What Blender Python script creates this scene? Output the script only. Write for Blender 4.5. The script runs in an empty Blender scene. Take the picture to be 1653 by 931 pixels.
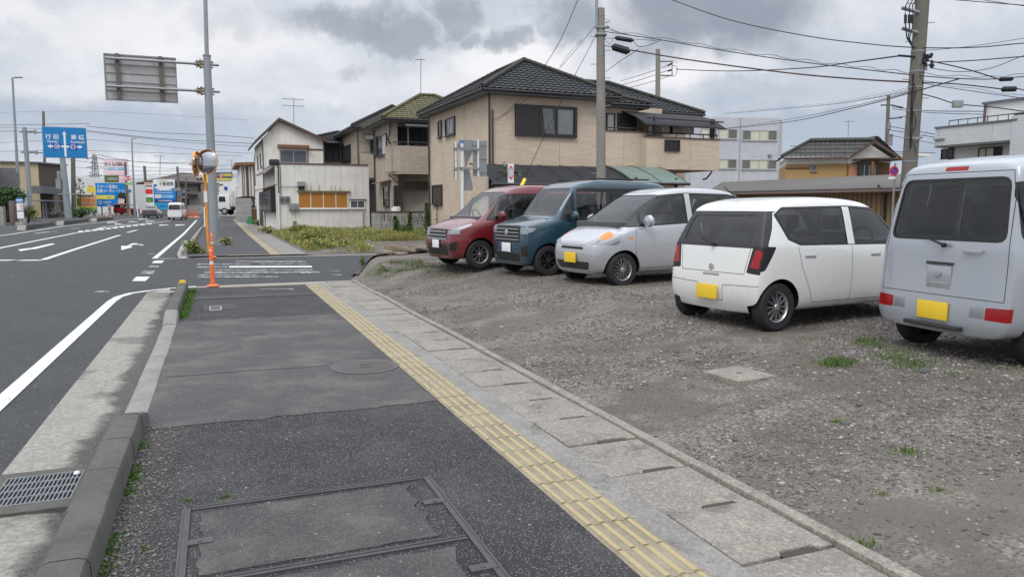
import bpy, bmesh, math, random
import numpy as np
from mathutils import Vector, Matrix, noise
random.seed(7)
S = bpy.context.scene
C = S.collection
pi = math.pi
# ------------------------------------------------------------ camera
F = 1200.0; HC = 1.6; PITCH = math.atan(131.5/F)
cd = bpy.data.cameras.new('camera'); cam = bpy.data.objects.new('camera', cd); C.objects.link(cam)
cd.sensor_width = 36; cd.lens = 36*F/1653; cd.clip_start = .05; cd.clip_end = 6000
cam.location = (0, 0, HC); cam.rotation_euler = (pi/2-PITCH, 0, 0)
S.camera = cam
S.view_settings.view_transform = 'Standard'; S.view_settings.look = 'None'
S.view_settings.exposure = 0.0; S.view_settings.gamma = 1; S.view_settings.use_curve_mapping = False
S.cycles.max_bounces = 6; S.cycles.transparent_max_bounces = 8
S.cycles.use_denoising = True

def ray(px, py):
    dx = (px-826.5)/F; dz = -(py-465.5)/F
    return Vector((dx, math.cos(PITCH)+dz*math.sin(PITCH), -math.sin(PITCH)+dz*math.cos(PITCH)))
def V(px, py, D):
    r = ray(px, py); t = D/r.y
    return Vector((r.x*t, D, HC+r.z*t))
TH = math.radians(-21.6); sT, cT = math.sin(TH), math.cos(TH)
def W(u, v, z=0): return Vector((u*sT+v*cT, u*cT-v*sT, z))
def UV(p): return p[0]*sT+p[1]*cT, p[0]*cT-p[1]*sT
def G(px, py, z=0):
    r = ray(px, py); t = (z-HC)/r.z
    return Vector((r.x*t, r.y*t, z))

# ------------------------------------------------------------ sky and sun
w = bpy.data.worlds.new('World'); S.world = w; w.use_nodes = True
N = w.node_tree.nodes; LK = w.node_tree.links; N.clear()
def nd(t, **k):
    n = N.new(t)
    for a, b in k.items(): setattr(n, a, b)
    return n
SUN_EL, SUN_AZ = 52, 200      # degrees
sky = nd('ShaderNodeTexSky', sky_type='NISHITA', sun_disc=False)
sky.sun_elevation = math.radians(SUN_EL); sky.sun_rotation = math.radians(SUN_AZ)
sky.air_density = 1.2; sky.dust_density = 2.5
tc = nd('ShaderNodeTexCoord')
def vm(op, a, b=None):
    n = nd('ShaderNodeVectorMath', operation=op)
    for i, x in enumerate((a, b)):
        if x is None: continue
        if isinstance(x, (tuple, Vector)): n.inputs[i].default_value = tuple(x)
        else: LK.new(x, n.inputs[i])
    return n
def mt(op, a, b=None, c=None, clamp=False):
    n = nd('ShaderNodeMath', operation=op, use_clamp=clamp)
    for i, x in enumerate((a, b, c)):
        if x is None: continue
        if isinstance(x, (int, float)): n.inputs[i].default_value = x
        else: LK.new(x, n.inputs[i])
    return n.outputs[0]
def mr(x, a, b, c=0.0, d=1.0):
    n = nd('ShaderNodeMapRange', interpolation_type='SMOOTHSTEP')
    LK.new(x, n.inputs['Value'])
    for k, q in zip(('From Min', 'From Max', 'To Min', 'To Max'), (a, b, c, d)): n.inputs[k].default_value = q
    return n.outputs[0]
def mixc(f, a, b, mode='MIX'):
    n = nd('ShaderNodeMix', data_type='RGBA', blend_type=mode)
    for k, x in ((0, f), (6, a), (7, b)):
        if isinstance(x, (int, float)): n.inputs[k].default_value = x
        elif isinstance(x, tuple): n.inputs[k].default_value = (*x, 1)
        else: LK.new(x, n.inputs[k])
    return n.outputs[2]
D0 = tc.outputs['Generated']
sep = nd('ShaderNodeSeparateXYZ'); LK.new(D0, sep.inputs[0])
# flattened coordinates so that clouds stretch towards the horizon
zz = mt('ADD', mt('MAXIMUM', sep.outputs[2], 0.0), 0.22)
cmb = nd('ShaderNodeCombineXYZ')
LK.new(mt('DIVIDE', sep.outputs[0], zz), cmb.inputs[0]); LK.new(mt('DIVIDE', sep.outputs[1], zz), cmb.inputs[1])
def noi(vec, sc, det=6, rough=.55, dist=0.0):
    n = nd('ShaderNodeTexNoise'); n.inputs['Scale'].default_value = sc; n.inputs['Detail'].default_value = det
    n.inputs['Roughness'].default_value = rough; n.inputs['Distortion'].default_value = dist
    LK.new(vec, n.inputs['Vector']); return n
n1 = noi(cmb.outputs[0], 1.1, 8, .58, .3)
n2 = noi(D0, 9.0, 7, .6, .4)
n3 = noi(cmb.outputs[0], .45, 4, .5)
wob = noi(D0, 11.0, 6, .62)
wv = vm('MULTIPLY', vm('SUBTRACT', wob.outputs['Color'], (.5, .5, .5)).outputs[0], (.17, .17, .12)).outputs[0]
DW = vm('ADD', D0, wv).outputs[0]
def blob(px, py, rx, ry, soft=.35):
    d = ray(px, py).normalized()
    s = vm('MULTIPLY', vm('SUBTRACT', DW, d).outputs[0], (F/rx, F/rx*.6, F/ry)).outputs[0]
    ln = vm('LENGTH', s).outputs['Value']
    return mr(ln, 1.15, soft, 0, 1)
def total(l):
    o = l[0]
    for x in l[1:]: o = mt('MAXIMUM', o, x)
    return o
dark = total([mt('MULTIPLY', blob(*b[:4]), b[4]) for b in (
    (1150, 20, 190, 75, 1.0), (560, 42, 125, 36, .85), (640, 50, 90, 30, .75), (735, 18, 48, 30, .8), (760, 55, 28, 22, .7), (815, 58, 40, 26, .75),
    (910, 30, 62, 42, .8), (575, 125, 30, 18, .35), (350, 50, 60, 28, .3), (820, 60, 28, 18, .5), (1010, 60, 60, 50, .6))])
light = total([mt('MULTIPLY', blob(*b[:4]), b[4]) for b in (
    (1010, 20, 60, 60, .9), (830, 105, 130, 45, .8), (1160, 112, 150, 30, .7), (60, 40, 110, 30, .5), (300, 60, 220, 50, .5), (760, 140, 150, 40, .5))])
blue = total([mt('MULTIPLY', blob(*b[:4]), b[4]) for b in (
    (1380, 215, 300, 70, 1.0), (200, 205, 300, 55, .8), (440, 190, 160, 30, .4), (1500, 120, 300, 90, .6), (1250, 190, 120, 50, .6))])
base = mixc(mr(n1.outputs['Fac'], .32, .68), (4.7, 5.2, 5.95), (7.6, 7.75, 8.15))
base = mixc(mt('MULTIPLY', mr(n2.outputs['Fac'], .42, .7), .45), base, (5.2, 5.5, 6.1))
base = mixc(light, base, (8.6, 8.5, 8.7))
base = mixc(mt('MULTIPLY', blue, .8), base, (3.3, 4.0, 5.1))
base = mixc(mt('MULTIPLY', dark, mr(n2.outputs['Fac'], .2, .6, .75, 1.0)), base, (2.85, 3.2, 3.85))
base = mixc(mr(n1.outputs['Fac'], .2, .5, .12, .0), base, sky.outputs[0])
# an overcast sky is brighter overhead than near the horizon
up = mr(sep.outputs[2], .22, .9, 1.0, 2.45)
scl = nd('ShaderNodeVectorMath', operation='SCALE'); LK.new(base, scl.inputs[0]); LK.new(up, scl.inputs['Scale'])
bg = nd('ShaderNodeBackground'); bg.inputs[1].default_value = .115; LK.new(scl.outputs[0], bg.inputs[0])
out = nd('ShaderNodeOutputWorld'); LK.new(bg.outputs[0], out.inputs[0])
sl = bpy.data.lights.new('sun', 'SUN'); sl.energy = 1.3; sl.angle = math.radians(22); sl.color = (1, .96, .9)
so = bpy.data.objects.new('sun', sl); C.objects.link(so)
so.rotation_euler = (math.radians(90-SUN_EL), 0, math.radians(180-SUN_AZ))

# ------------------------------------------------------------ materials
MATS = {}
class NT:
    def __init__(s, name):
        s.m = bpy.data.materials.new(name); s.m.use_nodes = True
        s.t = s.m.node_tree; s.n = s.t.nodes; s.b = s.n['Principled BSDF']; s.tc = s.n.new('ShaderNodeTexCoord')
        s.o = s.tc.outputs['Object']
    def lk(s, a, b): s.t.links.new(a, b)
    def node(s, t, **k):
        n = s.n.new(t)
        for a, b in k.items(): setattr(n, a, b)
        return n
    def put(s, n, key, x):
        if isinstance(x, (int, float)): n.inputs[key].default_value = x
        elif isinstance(x, tuple):
            n.inputs[key].default_value = (*x, 1) if len(n.inputs[key].default_value) == 4 and len(x) == 3 else x
        else: s.lk(x, n.inputs[key])
    def noise(s, sc, det=4, rough=.55, vec=None, dist=0):
        n = s.node('ShaderNodeTexNoise'); s.put(n, 'Scale', sc); s.put(n, 'Detail', det); s.put(n, 'Roughness', rough); s.put(n, 'Distortion', dist)
        s.lk(vec or s.o, n.inputs['Vector']); return n.outputs['Fac']
    def voro(s, sc, feat='F1', vec=None):
        n = s.node('ShaderNodeTexVoronoi', feature=feat); s.put(n, 'Scale', sc); s.lk(vec or s.o, n.inputs['Vector']); return n
    def ramp(s, x, a, b, c=0.0, d=1.0, sm=True):
        n = s.node('ShaderNodeMapRange'); n.interpolation_type = 'SMOOTHSTEP' if sm else 'LINEAR'
        s.lk(x, n.inputs['Value'])
        for k, q in zip(('From Min', 'From Max', 'To Min', 'To Max'), (a, b, c, d)): n.inputs[k].default_value = q
        return n.outputs[0]
    def math(s, op, a, b=None, c=None, clamp=False):
        n = s.node('ShaderNodeMath', operation=op, use_clamp=clamp)
        for i, x in enumerate((a, b, c)):
            if x is not None: s.put(n, i, x)
        return n.outputs[0]
    def mix(s, f, a, b, mode='MIX'):
        n = s.node('ShaderNodeMix', data_type='RGBA', blend_type=mode)
        s.put(n, 0, f); s.put(n, 6, a); s.put(n, 7, b); return n.outputs[2]
    def sep(s, v):
        n = s.node('ShaderNodeSeparateXYZ'); s.lk(v, n.inputs[0]); return n.outputs
    def comb(s, x, y, z=0.0):
        n = s.node('ShaderNodeCombineXYZ'); s.put(n, 0, x); s.put(n, 1, y); s.put(n, 2, z); return n.outputs[0]
    def facade(s):   # wall coordinates: along the wall, height
        nn = s.sep(s.tc.outputs['Normal']); oo = s.sep(s.o)
        side = s.math('GREATER_THAN', s.math('ABSOLUTE', nn[0]), .6)
        top = s.math('GREATER_THAN', s.math('ABSOLUTE', nn[2]), .8)
        a = s.math('ADD', s.math('MULTIPLY', oo[0], s.math('SUBTRACT', 1.0, side)), s.math('MULTIPLY', oo[1], side))
        return s.comb(a, oo[2], 0.0)
    def bump(s, h, st=.3, dist=.01):
        n = s.node('ShaderNodeBump'); s.put(n, 'Strength', st); s.put(n, 'Distance', dist); s.lk(h, n.inputs['Height'])
        s.lk(n.outputs[0], s.b.inputs['Normal'])
    def fin(s, col=None, rough=None, metal=None, **k):
        if col is not None: s.put(s.b, 'Base Color', col)
        if rough is not None: s.put(s.b, 'Roughness', rough)
        if metal is not None: s.put(s.b, 'Metallic', metal)
        for a, b in k.items(): s.put(s.b, a, b)
        MATS[s.m.name] = s.m; return s.m

def pm(name, col, rough=.7, var=.12, sc=6, metal=0.0, bump=0.0, dirt=0.0, dcol=(.12, .10, .08)):
    """plain surface with two scales of uneven colour, optional dirt"""
    n = NT(name)
    a = n.noise(sc, 5, .6); b = n.noise(sc*9, 3)
    f = n.math('ADD', n.math('MULTIPLY', a, .65), n.math('MULTIPLY', b, .35))
    c = n.mix(n.ramp(f, .3, .7), tuple(x*(1-var) for x in col), tuple(min(1, x*(1+var)) for x in col))
    if dirt:
        d = n.ramp(n.noise(sc*.7, 7, .7, dist=.5), .5, .75, 0, dirt)
        c = n.mix(d, c, dcol)
    r = n.ramp(f, .3, .7, max(.03, rough-.06), min(1, rough+.06))
    if bump: n.bump(b, bump, .004)
    return n.fin(c, r, metal)

def asphalt(name, dark, lite, speck=.22, cell=95, rough=.85, dust=0.0, dustcol=(.2, .19, .17), bst=.5, big=.25, spk_n=.72):
    n = NT(name)
    v = n.voro(cell); rc = n.sep(v.outputs['Color'])
    v2 = n.voro(cell*.42); rc2 = n.sep(v2.outputs['Color'])
    blot = n.noise(.9, 5, .6); blot2 = n.noise(4.5, 4, .6)
    f = n.math('ADD', n.math('MULTIPLY', blot, .6), n.math('MULTIPLY', blot2, .4))
    c = n.mix(n.ramp(f, .35, .65), dark, lite)
    c = n.mix(n.ramp(rc[0], 0, 1, 0, .55, False), c, tuple(x*.45 for x in dark))
    sp = n.math('MULTIPLY', n.math('GREATER_THAN', rc[1], spk_n), n.ramp(v.outputs['Distance'], .28, .45, 1, 0))
    c = n.mix(sp, c, (speck, speck*.97, speck*.92))
    sp2 = n.math('MULTIPLY', n.math('GREATER_THAN', rc2[1], .985), n.ramp(v2.outputs['Distance'], .2, .4, 1, 0))
    c = n.mix(sp2, c, (speck*1.9, speck*1.85, speck*1.7))
    if dust:
        c = n.mix(n.ramp(n.noise(1.7, 6, .65), .42, .72, 0, dust), c, dustcol)
    h = n.math('ADD', n.math('MULTIPLY', v.outputs['Distance'], -1), n.math('MULTIPLY', rc[2], .6))
    n.bump(h, bst, .006)
    return n.fin(c, rough)

M = {}
M['road'] = asphalt('road_asphalt', (.036, .037, .041), (.05, .051, .055), .12, 80, .82, bst=.35)
M['pave_dark'] = asphalt('pavement_asphalt_coarse', (.025, .025, .028), (.042, .0415, .044), .19, 100, .85, bst=1.0, dust=.15, spk_n=.6)
M['pave_light'] = asphalt('pavement_asphalt_worn', (.066, .066, .068), (.088, .086, .085), .16, 120, .9, dust=.7, dustcol=(.15, .134, .114), bst=.4, spk_n=.84)
M['pave_hatch'] = asphalt('pavement_asphalt_infill', (.056, .055, .055), (.082, .079, .076), .17, 120, .9, dust=.4, bst=.5, spk_n=.74)
M['pave_far'] = asphalt('pavement_asphalt_far', (.06, .061, .064), (.075, .076, .08), .14, 100, .9)

def concrete(name, a, b, agg=0.0, stain=.35, stcol=(.07, .065, .055), sc=2.2, cell=70):
    n = NT(name)
    f = n.math('ADD', n.math('MULTIPLY', n.noise(sc, 6, .65), .6), n.math('MULTIPLY', n.noise(sc*14, 4, .6), .4))
    c = n.mix(n.ramp(f, .35, .65), a, b)
    v = n.voro(cell); rc = n.sep(v.outputs['Color'])
    if agg:
        c = n.mix(n.math('MULTIPLY', n.math('GREATER_THAN', rc[0], .66), agg), c, tuple(x*.5 for x in a))
        c = n.mix(n.math('MULTIPLY', n.math('GREATER_THAN', rc[1], .82), agg), c, (.5, .44, .36))
    st = n.ramp(n.noise(sc*1.6, 8, .72, dist=.6), .5, .72, 0, stain)
    c = n.mix(st, c, stcol)
    n.bump(n.math('ADD', n.noise(sc*40, 3), n.math('MULTIPLY', v.outputs['Distance'], -.5)), .35, .004)
    return n.fin(c, .88)
M['slab'] = concrete('slab_concrete', (.20, .182, .156), (.28, .256, .222), .3, .75, sc=1.9, cell=78)
M['kerb'] = concrete('kerb_concrete_dark', (.07, .068, .06), (.105, .10, .09), 0.0, .55, (.045, .045, .035), sc=2.5)
M['kerb_low'] = concrete('kerb_concrete_pale', (.2, .19, .18), (.27, .26, .245), .15, .3, sc=3)
M['mortar'] = concrete('mortar_strip', (.19, .18, .168), (.26, .25, .232), .2, .8, (.075, .065, .052), sc=2.1)
M['conc'] = concrete('concrete_plain', (.26, .25, .235), (.36, .345, .32), .1, .35, sc=1.5)
# gutter: bright swept middle, dark silt along the kerb
def gutter_mat():
    n = NT('gutter_concrete')
    g = n.sep(n.o)   # object x = across (v), y = along (u)
    wob = n.math('MULTIPLY', n.math('SUBTRACT', n.noise(2.2, 7, .7), .5), .55)
    e = n.math('ADD', g[0], wob)
    f = n.ramp(e, -.24, -.10)
    f2 = n.math('MAXIMUM', f, n.ramp(n.noise(1.1, 5, .6), .52, .62, 0, .55))
    c = n.mix(n.ramp(n.noise(30, 5, .7), .35, .65), (.21, .197, .172), (.33, .31, .275))
    v = n.voro(75); rc = n.sep(v.outputs['Color'])
    d = n.mix(rc[0], (.045, .043, .04), (.11, .104, .096))
    c = n.mix(f2, c, d)
    sp = n.math('MULTIPLY', n.math('GREATER_THAN', n.noise(60, 4, .7), .62), n.ramp(n.noise(2.5, 3), .42, .6))
    c = n.mix(sp, c, (.05, .047, .042))
    n.bump(n.noise(55, 4), .5, .006)
    return n.fin(c, .9)
M['gutter'] = gutter_mat()
def gravel_mat():
    n = NT('gravel_ground')
    v = n.voro(58); rc = n.sep(v.outputs['Color'])
    v2 = n.voro(120); r2 = n.sep(v2.outputs['Color'])
    stone = n.mix(rc[0], (.052, .046, .041), (.245, .217, .19))
    stone = n.mix(n.math('MULTIPLY', n.math('GREATER_THAN', rc[1], .965), .8), stone, (.34, .315, .285))
    stone = n.mix(n.math('MULTIPLY', n.math('GREATER_THAN', rc[2], .8), .5), stone, (.24, .17, .12))
    fine = n.mix(r2[0], (.05, .041, .034), (.165, .14, .117))
    k = n.ramp(n.noise(1.3, 5, .6), .42, .58)
    c = n.mix(k, fine, stone)
    o3 = n.sep(n.o); mud = n.ramp(n.noise(1.0, 7, .66, vec=n.comb(n.math('MULTIPLY', o3[0], .5), n.math('MULTIPLY', o3[1], 1.2)), dist=.5), .46, .62, 0, .72)
    c = n.mix(mud, c, n.mix(n.noise(25, 4), (.045, .034, .026), (.13, .102, .078)))
    c = n.mix(n.ramp(n.noise(.28, 3), .4, .65, 0, .25), c, (.2, .185, .165))
    h = n.math('ADD', n.math('MULTIPLY', v.outputs['Distance'], -1.2), n.math('MULTIPLY', v2.outputs['Distance'], -.5))
    n.bump(h, .55, .010)
    return n.fin(c, .9)
M['gravel'] = gravel_mat()
def dirt_mat():
    n = NT('bare_ground')
    v = n.voro(40); rc = n.sep(v.outputs['Color'])
    c = n.mix(rc[0], (.11, .1, .088), (.27, .25, .225))
    c = n.mix(n.ramp(n.noise(.5, 5), .4, .6, 0, .6), c, (.1, .095, .055))
    n.bump(v.outputs['Distance'], .5, .01)
    return n.fin(c, .95)
M['dirt'] = dirt_mat()
def paint_mat(name, lo, hi):
    n = NT(name)
    wear = n.ramp(n.noise(7, 8, .75), lo, hi)
    crk = n.ramp(n.noise(60, 5, .7), .34, .46)
    k = n.math('MULTIPLY', wear, crk)
    c = n.mix(n.noise(3, 5), (.56, .56, .55), (.72, .72, .71))
    c = n.mix(k, (.085, .085, .088), c)
    return n.fin(c, .7)
M['paint'] = paint_mat('road_paint', .14, .32)
M['paint_worn'] = paint_mat('road_paint_worn', .46, .66)
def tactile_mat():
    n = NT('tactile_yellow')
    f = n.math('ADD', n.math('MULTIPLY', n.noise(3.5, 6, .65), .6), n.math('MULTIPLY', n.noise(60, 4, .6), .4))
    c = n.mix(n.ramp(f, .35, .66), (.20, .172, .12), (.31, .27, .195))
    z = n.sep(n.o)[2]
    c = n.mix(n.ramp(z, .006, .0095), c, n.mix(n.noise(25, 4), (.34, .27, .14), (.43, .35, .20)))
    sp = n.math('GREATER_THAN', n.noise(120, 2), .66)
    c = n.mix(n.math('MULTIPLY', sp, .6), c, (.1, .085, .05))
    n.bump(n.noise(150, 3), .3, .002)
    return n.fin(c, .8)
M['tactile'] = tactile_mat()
def brick_siding(name, c1, c2, mort, bw=.45, bh=.085, off=.5):
    n = NT(name); v = n.facade()
    b = n.node('ShaderNodeTexBrick'); n.lk(v, b.inputs['Vector']); b.offset = off
    n.put(b, 'Scale', 1.0); n.put(b, 'Brick Width', bw); n.put(b, 'Row Height', bh); n.put(b, 'Mortar Size', .006); n.put(b, 'Mortar Smooth', .3); n.put(b, 'Bias', 0.0)
    n.put(b, 'Color1', c1); n.put(b, 'Color2', c2); n.put(b, 'Mortar', mort)
    c = n.mix(n.ramp(n.noise(1.1, 5), .35, .65, 0, .35), b.outputs['Color'], tuple(x*.8 for x in c1))
    c = n.mix(n.ramp(n.noise(14, 5, .7), .4, .6, 0, .3), c, tuple(min(1, x*1.15) for x in c2))
    # a panel joint every 3 m
    xx = n.sep(v)[0]; j = n.math('LESS_THAN', n.math('ABSOLUTE', n.math('SUBTRACT', n.math('FRACT', n.math('DIVIDE', n.math('ADD', xx, 50.0), 3.03)), .5)), .004)
    c = n.mix(n.math('MULTIPLY', j, .6), c, (.2, .15, .11))
    n.bump(n.math('ADD', b.outputs['Fac'], n.math('MULTIPLY', n.noise(30, 3), -.7)), -.5, .012)
    return n.fin(c, .82)
M['beige_brick'] = brick_siding('beige_stone_siding', (.53, .425, .325), (.62, .515, .405), (.43, .34, .255))
M['tan_brick'] = brick_siding('tan_stone_siding', (.33, .285, .225), (.44, .385, .31), (.24, .2, .16), .4, .08)
M['grey_tile_wall'] = brick_siding('grey_tile_wall', (.5, .52, .54), (.55, .57, .59), (.38, .4, .42), .3, .16)
def batten(name, col, pitch=.46, stain=.35, gap=.012, dark=.45, horiz=False):
    n = NT(name); v = n.facade(); s_ = n.sep(v)
    a = s_[1] if horiz else s_[0]
    fr = n.math('FRACT', n.math('DIVIDE', n.math('ADD', a, 50.0), pitch))
    j = n.math('LESS_THAN', fr, gap/pitch)
    vs = n.node('ShaderNodeVectorMath', operation='MULTIPLY'); n.lk(v, vs.inputs[0]); vs.inputs[1].default_value = (5, .6, 1)
    st = n.ramp(n.noise(1.0, 7, .7, vec=vs.outputs[0]), .48, .72, 0, stain)
    c = n.mix(n.ramp(n.noise(1.3, 5), .35, .65), tuple(x*.9 for x in col), col)
    c = n.mix(st, c, (col[0]*.55, col[1]*.5, col[2]*.42))
    rust = n.ramp(n.noise(3.1, 8, .75), .66, .74, 0, .6)
    c = n.mix(n.math('MULTIPLY', rust, stain), c, (.22, .11, .05))
    c = n.mix(j, c, tuple(x*dark for x in col))
    n.bump(j, -.6, .01)
    return n.fin(c, .7)
M['cream_panel'] = batten('cream_panel_siding', (.78, .755, .70), .46, .4)
M['office_panel'] = batten('office_panel', (.50, .51, .55), 1.2, .12, .02, .8, True)
M['ochre_sheet'] = batten('ochre_corrugated', (.46, .30, .12), .09, .35, .03, .7)
M['rusty_sheet'] = batten('rusty_corrugated', (.32, .22, .11), .12, .9, .04, .5)
M['shed_roof'] = batten('shed_corrugated_roof', (.16, .145, .13), .11, .5, .03, .6)
M['locker'] = batten('locker_sheet', (.42, .39, .35), .16, .3, .012, .6)
M['block_wall'] = brick_siding('block_wall', (.27, .26, .25), (.38, .365, .35), (.15, .145, .14), .4, .2)
M['block_stain'] = M['block_wall']
# simple ones
for a in (
 ('tile_dark', (.015, .018, .022), .62, .5, 3), ('tile_green', (.105, .10, .045), .7, .5, 3), ('tile_grey', (.065, .062, .06), .7, .5, 3), ('tile_brown', (.13, .105, .095), .5, .6, 6),
 ('ridge', (.04, .038, .03), .75, .5, 4), ('eave', (.12, .125, .135), .5, .1, 2), ('soffit', (.28, .28, .28), .7, .1, 2), ('gutter_dark', (.035, .03, .032), .4, .2, 4),
 ('frame_dark', (.022, .018, .018), .4, .2, 5), ('shutter', (.035, .033, .035), .5, .2, 6), ('alu', (.45, .45, .46), .4, .1, 5), ('white_paint', (.72, .72, .70), .45, .06, 4),
 ('brown_trim', (.10, .058, .045), .6, .3, 5), ('wood', (.20, .11, .055), .75, .35, 5), ('wood_dark', (.08, .045, .03), .75, .3, 5), ('ply_orange', (.45, .19, .03), .6, .15, 7),
 ('pole_conc', (.24, .225, .20), .85, .2, 3), ('pole_conc_dark', (.15, .14, .12), .85, .25, 3), ('pole_steel', (.26, .29, .31), .55, .12, 3), ('steel_grey', (.27, .275, .29), .5, .12, 4),
 ('sign_back', (.40, .385, .38), .6, .2, 3), ('rusty_steel', (.2, .15, .07), .75, .5, 9), ('black', (.012, .012, .013), .45, .2, 5), ('cable', (.02, .02, .022), .6, .1, 2),
 ('cable_brown', (.07, .035, .03), .6, .1, 2), ('rubber', (.018, .018, .019), .8, .2, 8), ('dark_plastic', (.03, .03, .032), .5, .15, 8), ('interior', (.08, .08, .085), .8, .2, 5),
 ('rim', (.5, .5, .52), .35, .08, 5), ('rim_dark', (.03, .03, .032), .3, .1, 5), ('orange', (.85, .16, .03), .5, .08, 6), ('orange_pole', (.75, .30, .035), .5, .12, 4), ('reflect', (.75, .76, .78), .35, .06, 9),
 ('yellow_plate', (.82, .56, .03), .5, .04, 5), ('yellow_guard', (.8, .6, .04), .5, .1, 5), ('sign_blue', (.005, .19, .47), .45, .06, 2), ('sign_white', (.8, .8, .8), .5, .04, 2), ('deep_blue', (.02, .06, .4), .45, .06, 2),
 ('sign_red', (.7, .04, .04), .5, .05, 2), ('pink', (.75, .42, .48), .55, .12, .8), ('pale_pink', (.78, .62, .66), .55, .1, .7), ('cyan', (.0, .38, .62), .5, .05, 1), ('bill_blue', (.0, .22, .6), .5, .05, 1),
 ('sky_blue', (.25, .55, .78), .5, .2, .5), ('green_sign', (.03, .25, .06), .5, .1, 2), ('lime', (.28, .55, .12), .55, .2, 1), ('yellow', (.8, .66, .08), .55, .1, 2), ('orange_food', (.7, .28, .1), .55, .35, 2), ('tactile_far', (.30, .255, .17), .85, .25, 4), ('tan_board', (.62, .48, .3), .6, .15, 1),
 ('skin', (.62, .42, .33), .6, .05, 8), ('skin_pale', (.7, .58, .54), .6, .1, 3), ('hair', (.03, .025, .025), .6, .2, 8), ('cloth_white', (.72, .70, .68), .9, .08, 5), ('cloth_pink', (.6, .35, .35), .9, .1, 9),
 ('cloth_navy', (.03, .04, .09), .9, .15, 9), ('curtain', (.5, .51, .52), .9, .12, 4), ('curtain_white', (.74, .76, .77), .9, .05, 4), ('blind_cream', (.55, .55, .42), .8, .06, 1), ('blind_grey', (.13, .135, .115), .6, .1, 1),
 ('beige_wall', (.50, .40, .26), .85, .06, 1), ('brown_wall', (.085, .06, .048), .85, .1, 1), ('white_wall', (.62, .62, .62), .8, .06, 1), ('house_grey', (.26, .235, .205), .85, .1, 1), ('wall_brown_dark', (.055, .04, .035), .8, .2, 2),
 ('plaster', (.72, .71, .68), .8, .06, 1), ('salmon', (.55, .27, .17), .7, .1, 2), ('iron', (.09, .086, .088), .6, .25, 9), ('iron_pale', (.13, .115, .112), .55, .2, 9), ('galv', (.3, .315, .33), .45, .2, 9),
 ('leaf_dark', (.028, .062, .02), .7, .35, 3), ('leaf', (.085, .145, .03), .7, .3, 3), ('leaf_yellow', (.33, .31, .075), .7, .3, 3), ('leaf_bright', (.13, .19, .045), .7, .3, 3), ('straw', (.38, .31, .13), .8, .3, 3), ('moss', (.06, .15, .012), .95, .4, 12),
 ('bark', (.09, .07, .055), .9, .3, 6), ('rock', (.17, .135, .10), .9, .4, 5), ('tarp', (.016, .017, .02), .55, .3, 5), ('stone_a', (.195, .178, .162), .9, .35, 9), ('stone_b', (.10, .095, .092), .9, .3, 9), ('stone_c', (.15, .12, .10), .9, .3, 9), ('stone_d', (.34, .32, .29), .9, .15, 9),
 ('green_paint', (.03, .35, .12), .5, .1, 5), ('tail_red', (.30, .01, .012), .12, .2, 5), ('amber', (.75, .25, .05), .25, .05, 5), ('lamp_clear', (.36, .38, .4), .1, .15, 5), ('roof_sheet_dark', (.02, .02, .024), .85, .15, 2), ('roof_sheet_green', (.15, .21, .185), .4, .15, 2), ('black_lamp', (.05, .02, .02), .2, .05, 5), ('grey_balcony', (.35, .35, .36), .6, .1, 2), ('laundry_pink', (.66, .56, .56), .9, .05, 3), ('purple_cloth', (.06, .015, .06), .9, .1, 3),
 ):
    M[a[0]] = pm(a[0], a[1], a[2], a[3]*.7, a[4], bump=.15 if a[2] > .65 else 0)
for k, mtl in (('lamp_clear', .6), ('rim', .8), ('galv', .6), ('steel_grey', .3), ('alu', .5), ('iron', .4), ('iron_pale', .5)): M[k].node_tree.nodes['Principled BSDF'].inputs['Metallic'].default_value = mtl
def car_paint(name, col, metal=.0, flake=0.0):
    n = NT(name)
    c = n.mix(n.ramp(n.noise(1.5, 3), .3, .8, 0, .5), col, tuple(x*.96 for x in col))
    zz_ = n.sep(n.o)[2]
    d = n.math('MULTIPLY', n.ramp(zz_, .18, .5, 1, 0), n.ramp(n.noise(4, 6, .7), .35, .75, 0, .3))
    c = n.mix(d, c, (.16, .14, .12))
    r = n.ramp(n.noise(5, 5), .3, .7, .26, .36)
    return n.fin(c, r, metal, **{'Coat Weight': 1.0, 'Coat Roughness': .03})
M['car_white'] = car_paint('car_paint_white', (.72, .72, .70)); M['car_silver'] = car_paint('car_paint_silver', (.47, .48, .505), .4)
M['car_silver2'] = car_paint('car_paint_silver_blue', (.40, .425, .465), .4); M['car_blue'] = car_paint('car_paint_blue', (.008, .045, .07), .1)
M['car_red'] = car_paint('car_paint_red', (.16, .010, .013), .1); M['car_maroon'] = car_paint('car_paint_crimson', (.2, .008, .015), .1); M['car_grey'] = car_paint('car_paint_dark_grey', (.06, .062, .07), .3)
def glass_mat(name, tint, trans, dark=(.02, .025, .028), ior=1.7):
    n = NT(name); t = n.node('ShaderNodeBsdfTransparent'); n.put(t, 'Color', tint)
    n.fin(dark, .5)
    mx = n.node('ShaderNodeMixShader'); m2 = n.node('ShaderNodeMixShader'); fr = n.node('ShaderNodeFresnel'); n.put(fr, 'IOR', ior); gl = n.node('ShaderNodeBsdfGlossy'); n.put(gl, 'Roughness', .03)
    n.put(mx, 0, trans); n.lk(n.b.outputs[0], mx.inputs[1]); n.lk(t.outputs[0], mx.inputs[2])
    n.lk(fr.outputs[0], m2.inputs[0]); n.lk(mx.outputs[0], m2.inputs[1]); n.lk(gl.outputs[0], m2.inputs[2])
    n.lk(m2.outputs[0], n.n['Material Output'].inputs['Surface']); return n.m
M['glass'] = glass_mat('car_glass', (.93, .97, .96), .97, ior=1.7); M['glass_dark'] = glass_mat('car_glass_dark', (.6, .64, .66), .85, ior=1.6)
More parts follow.
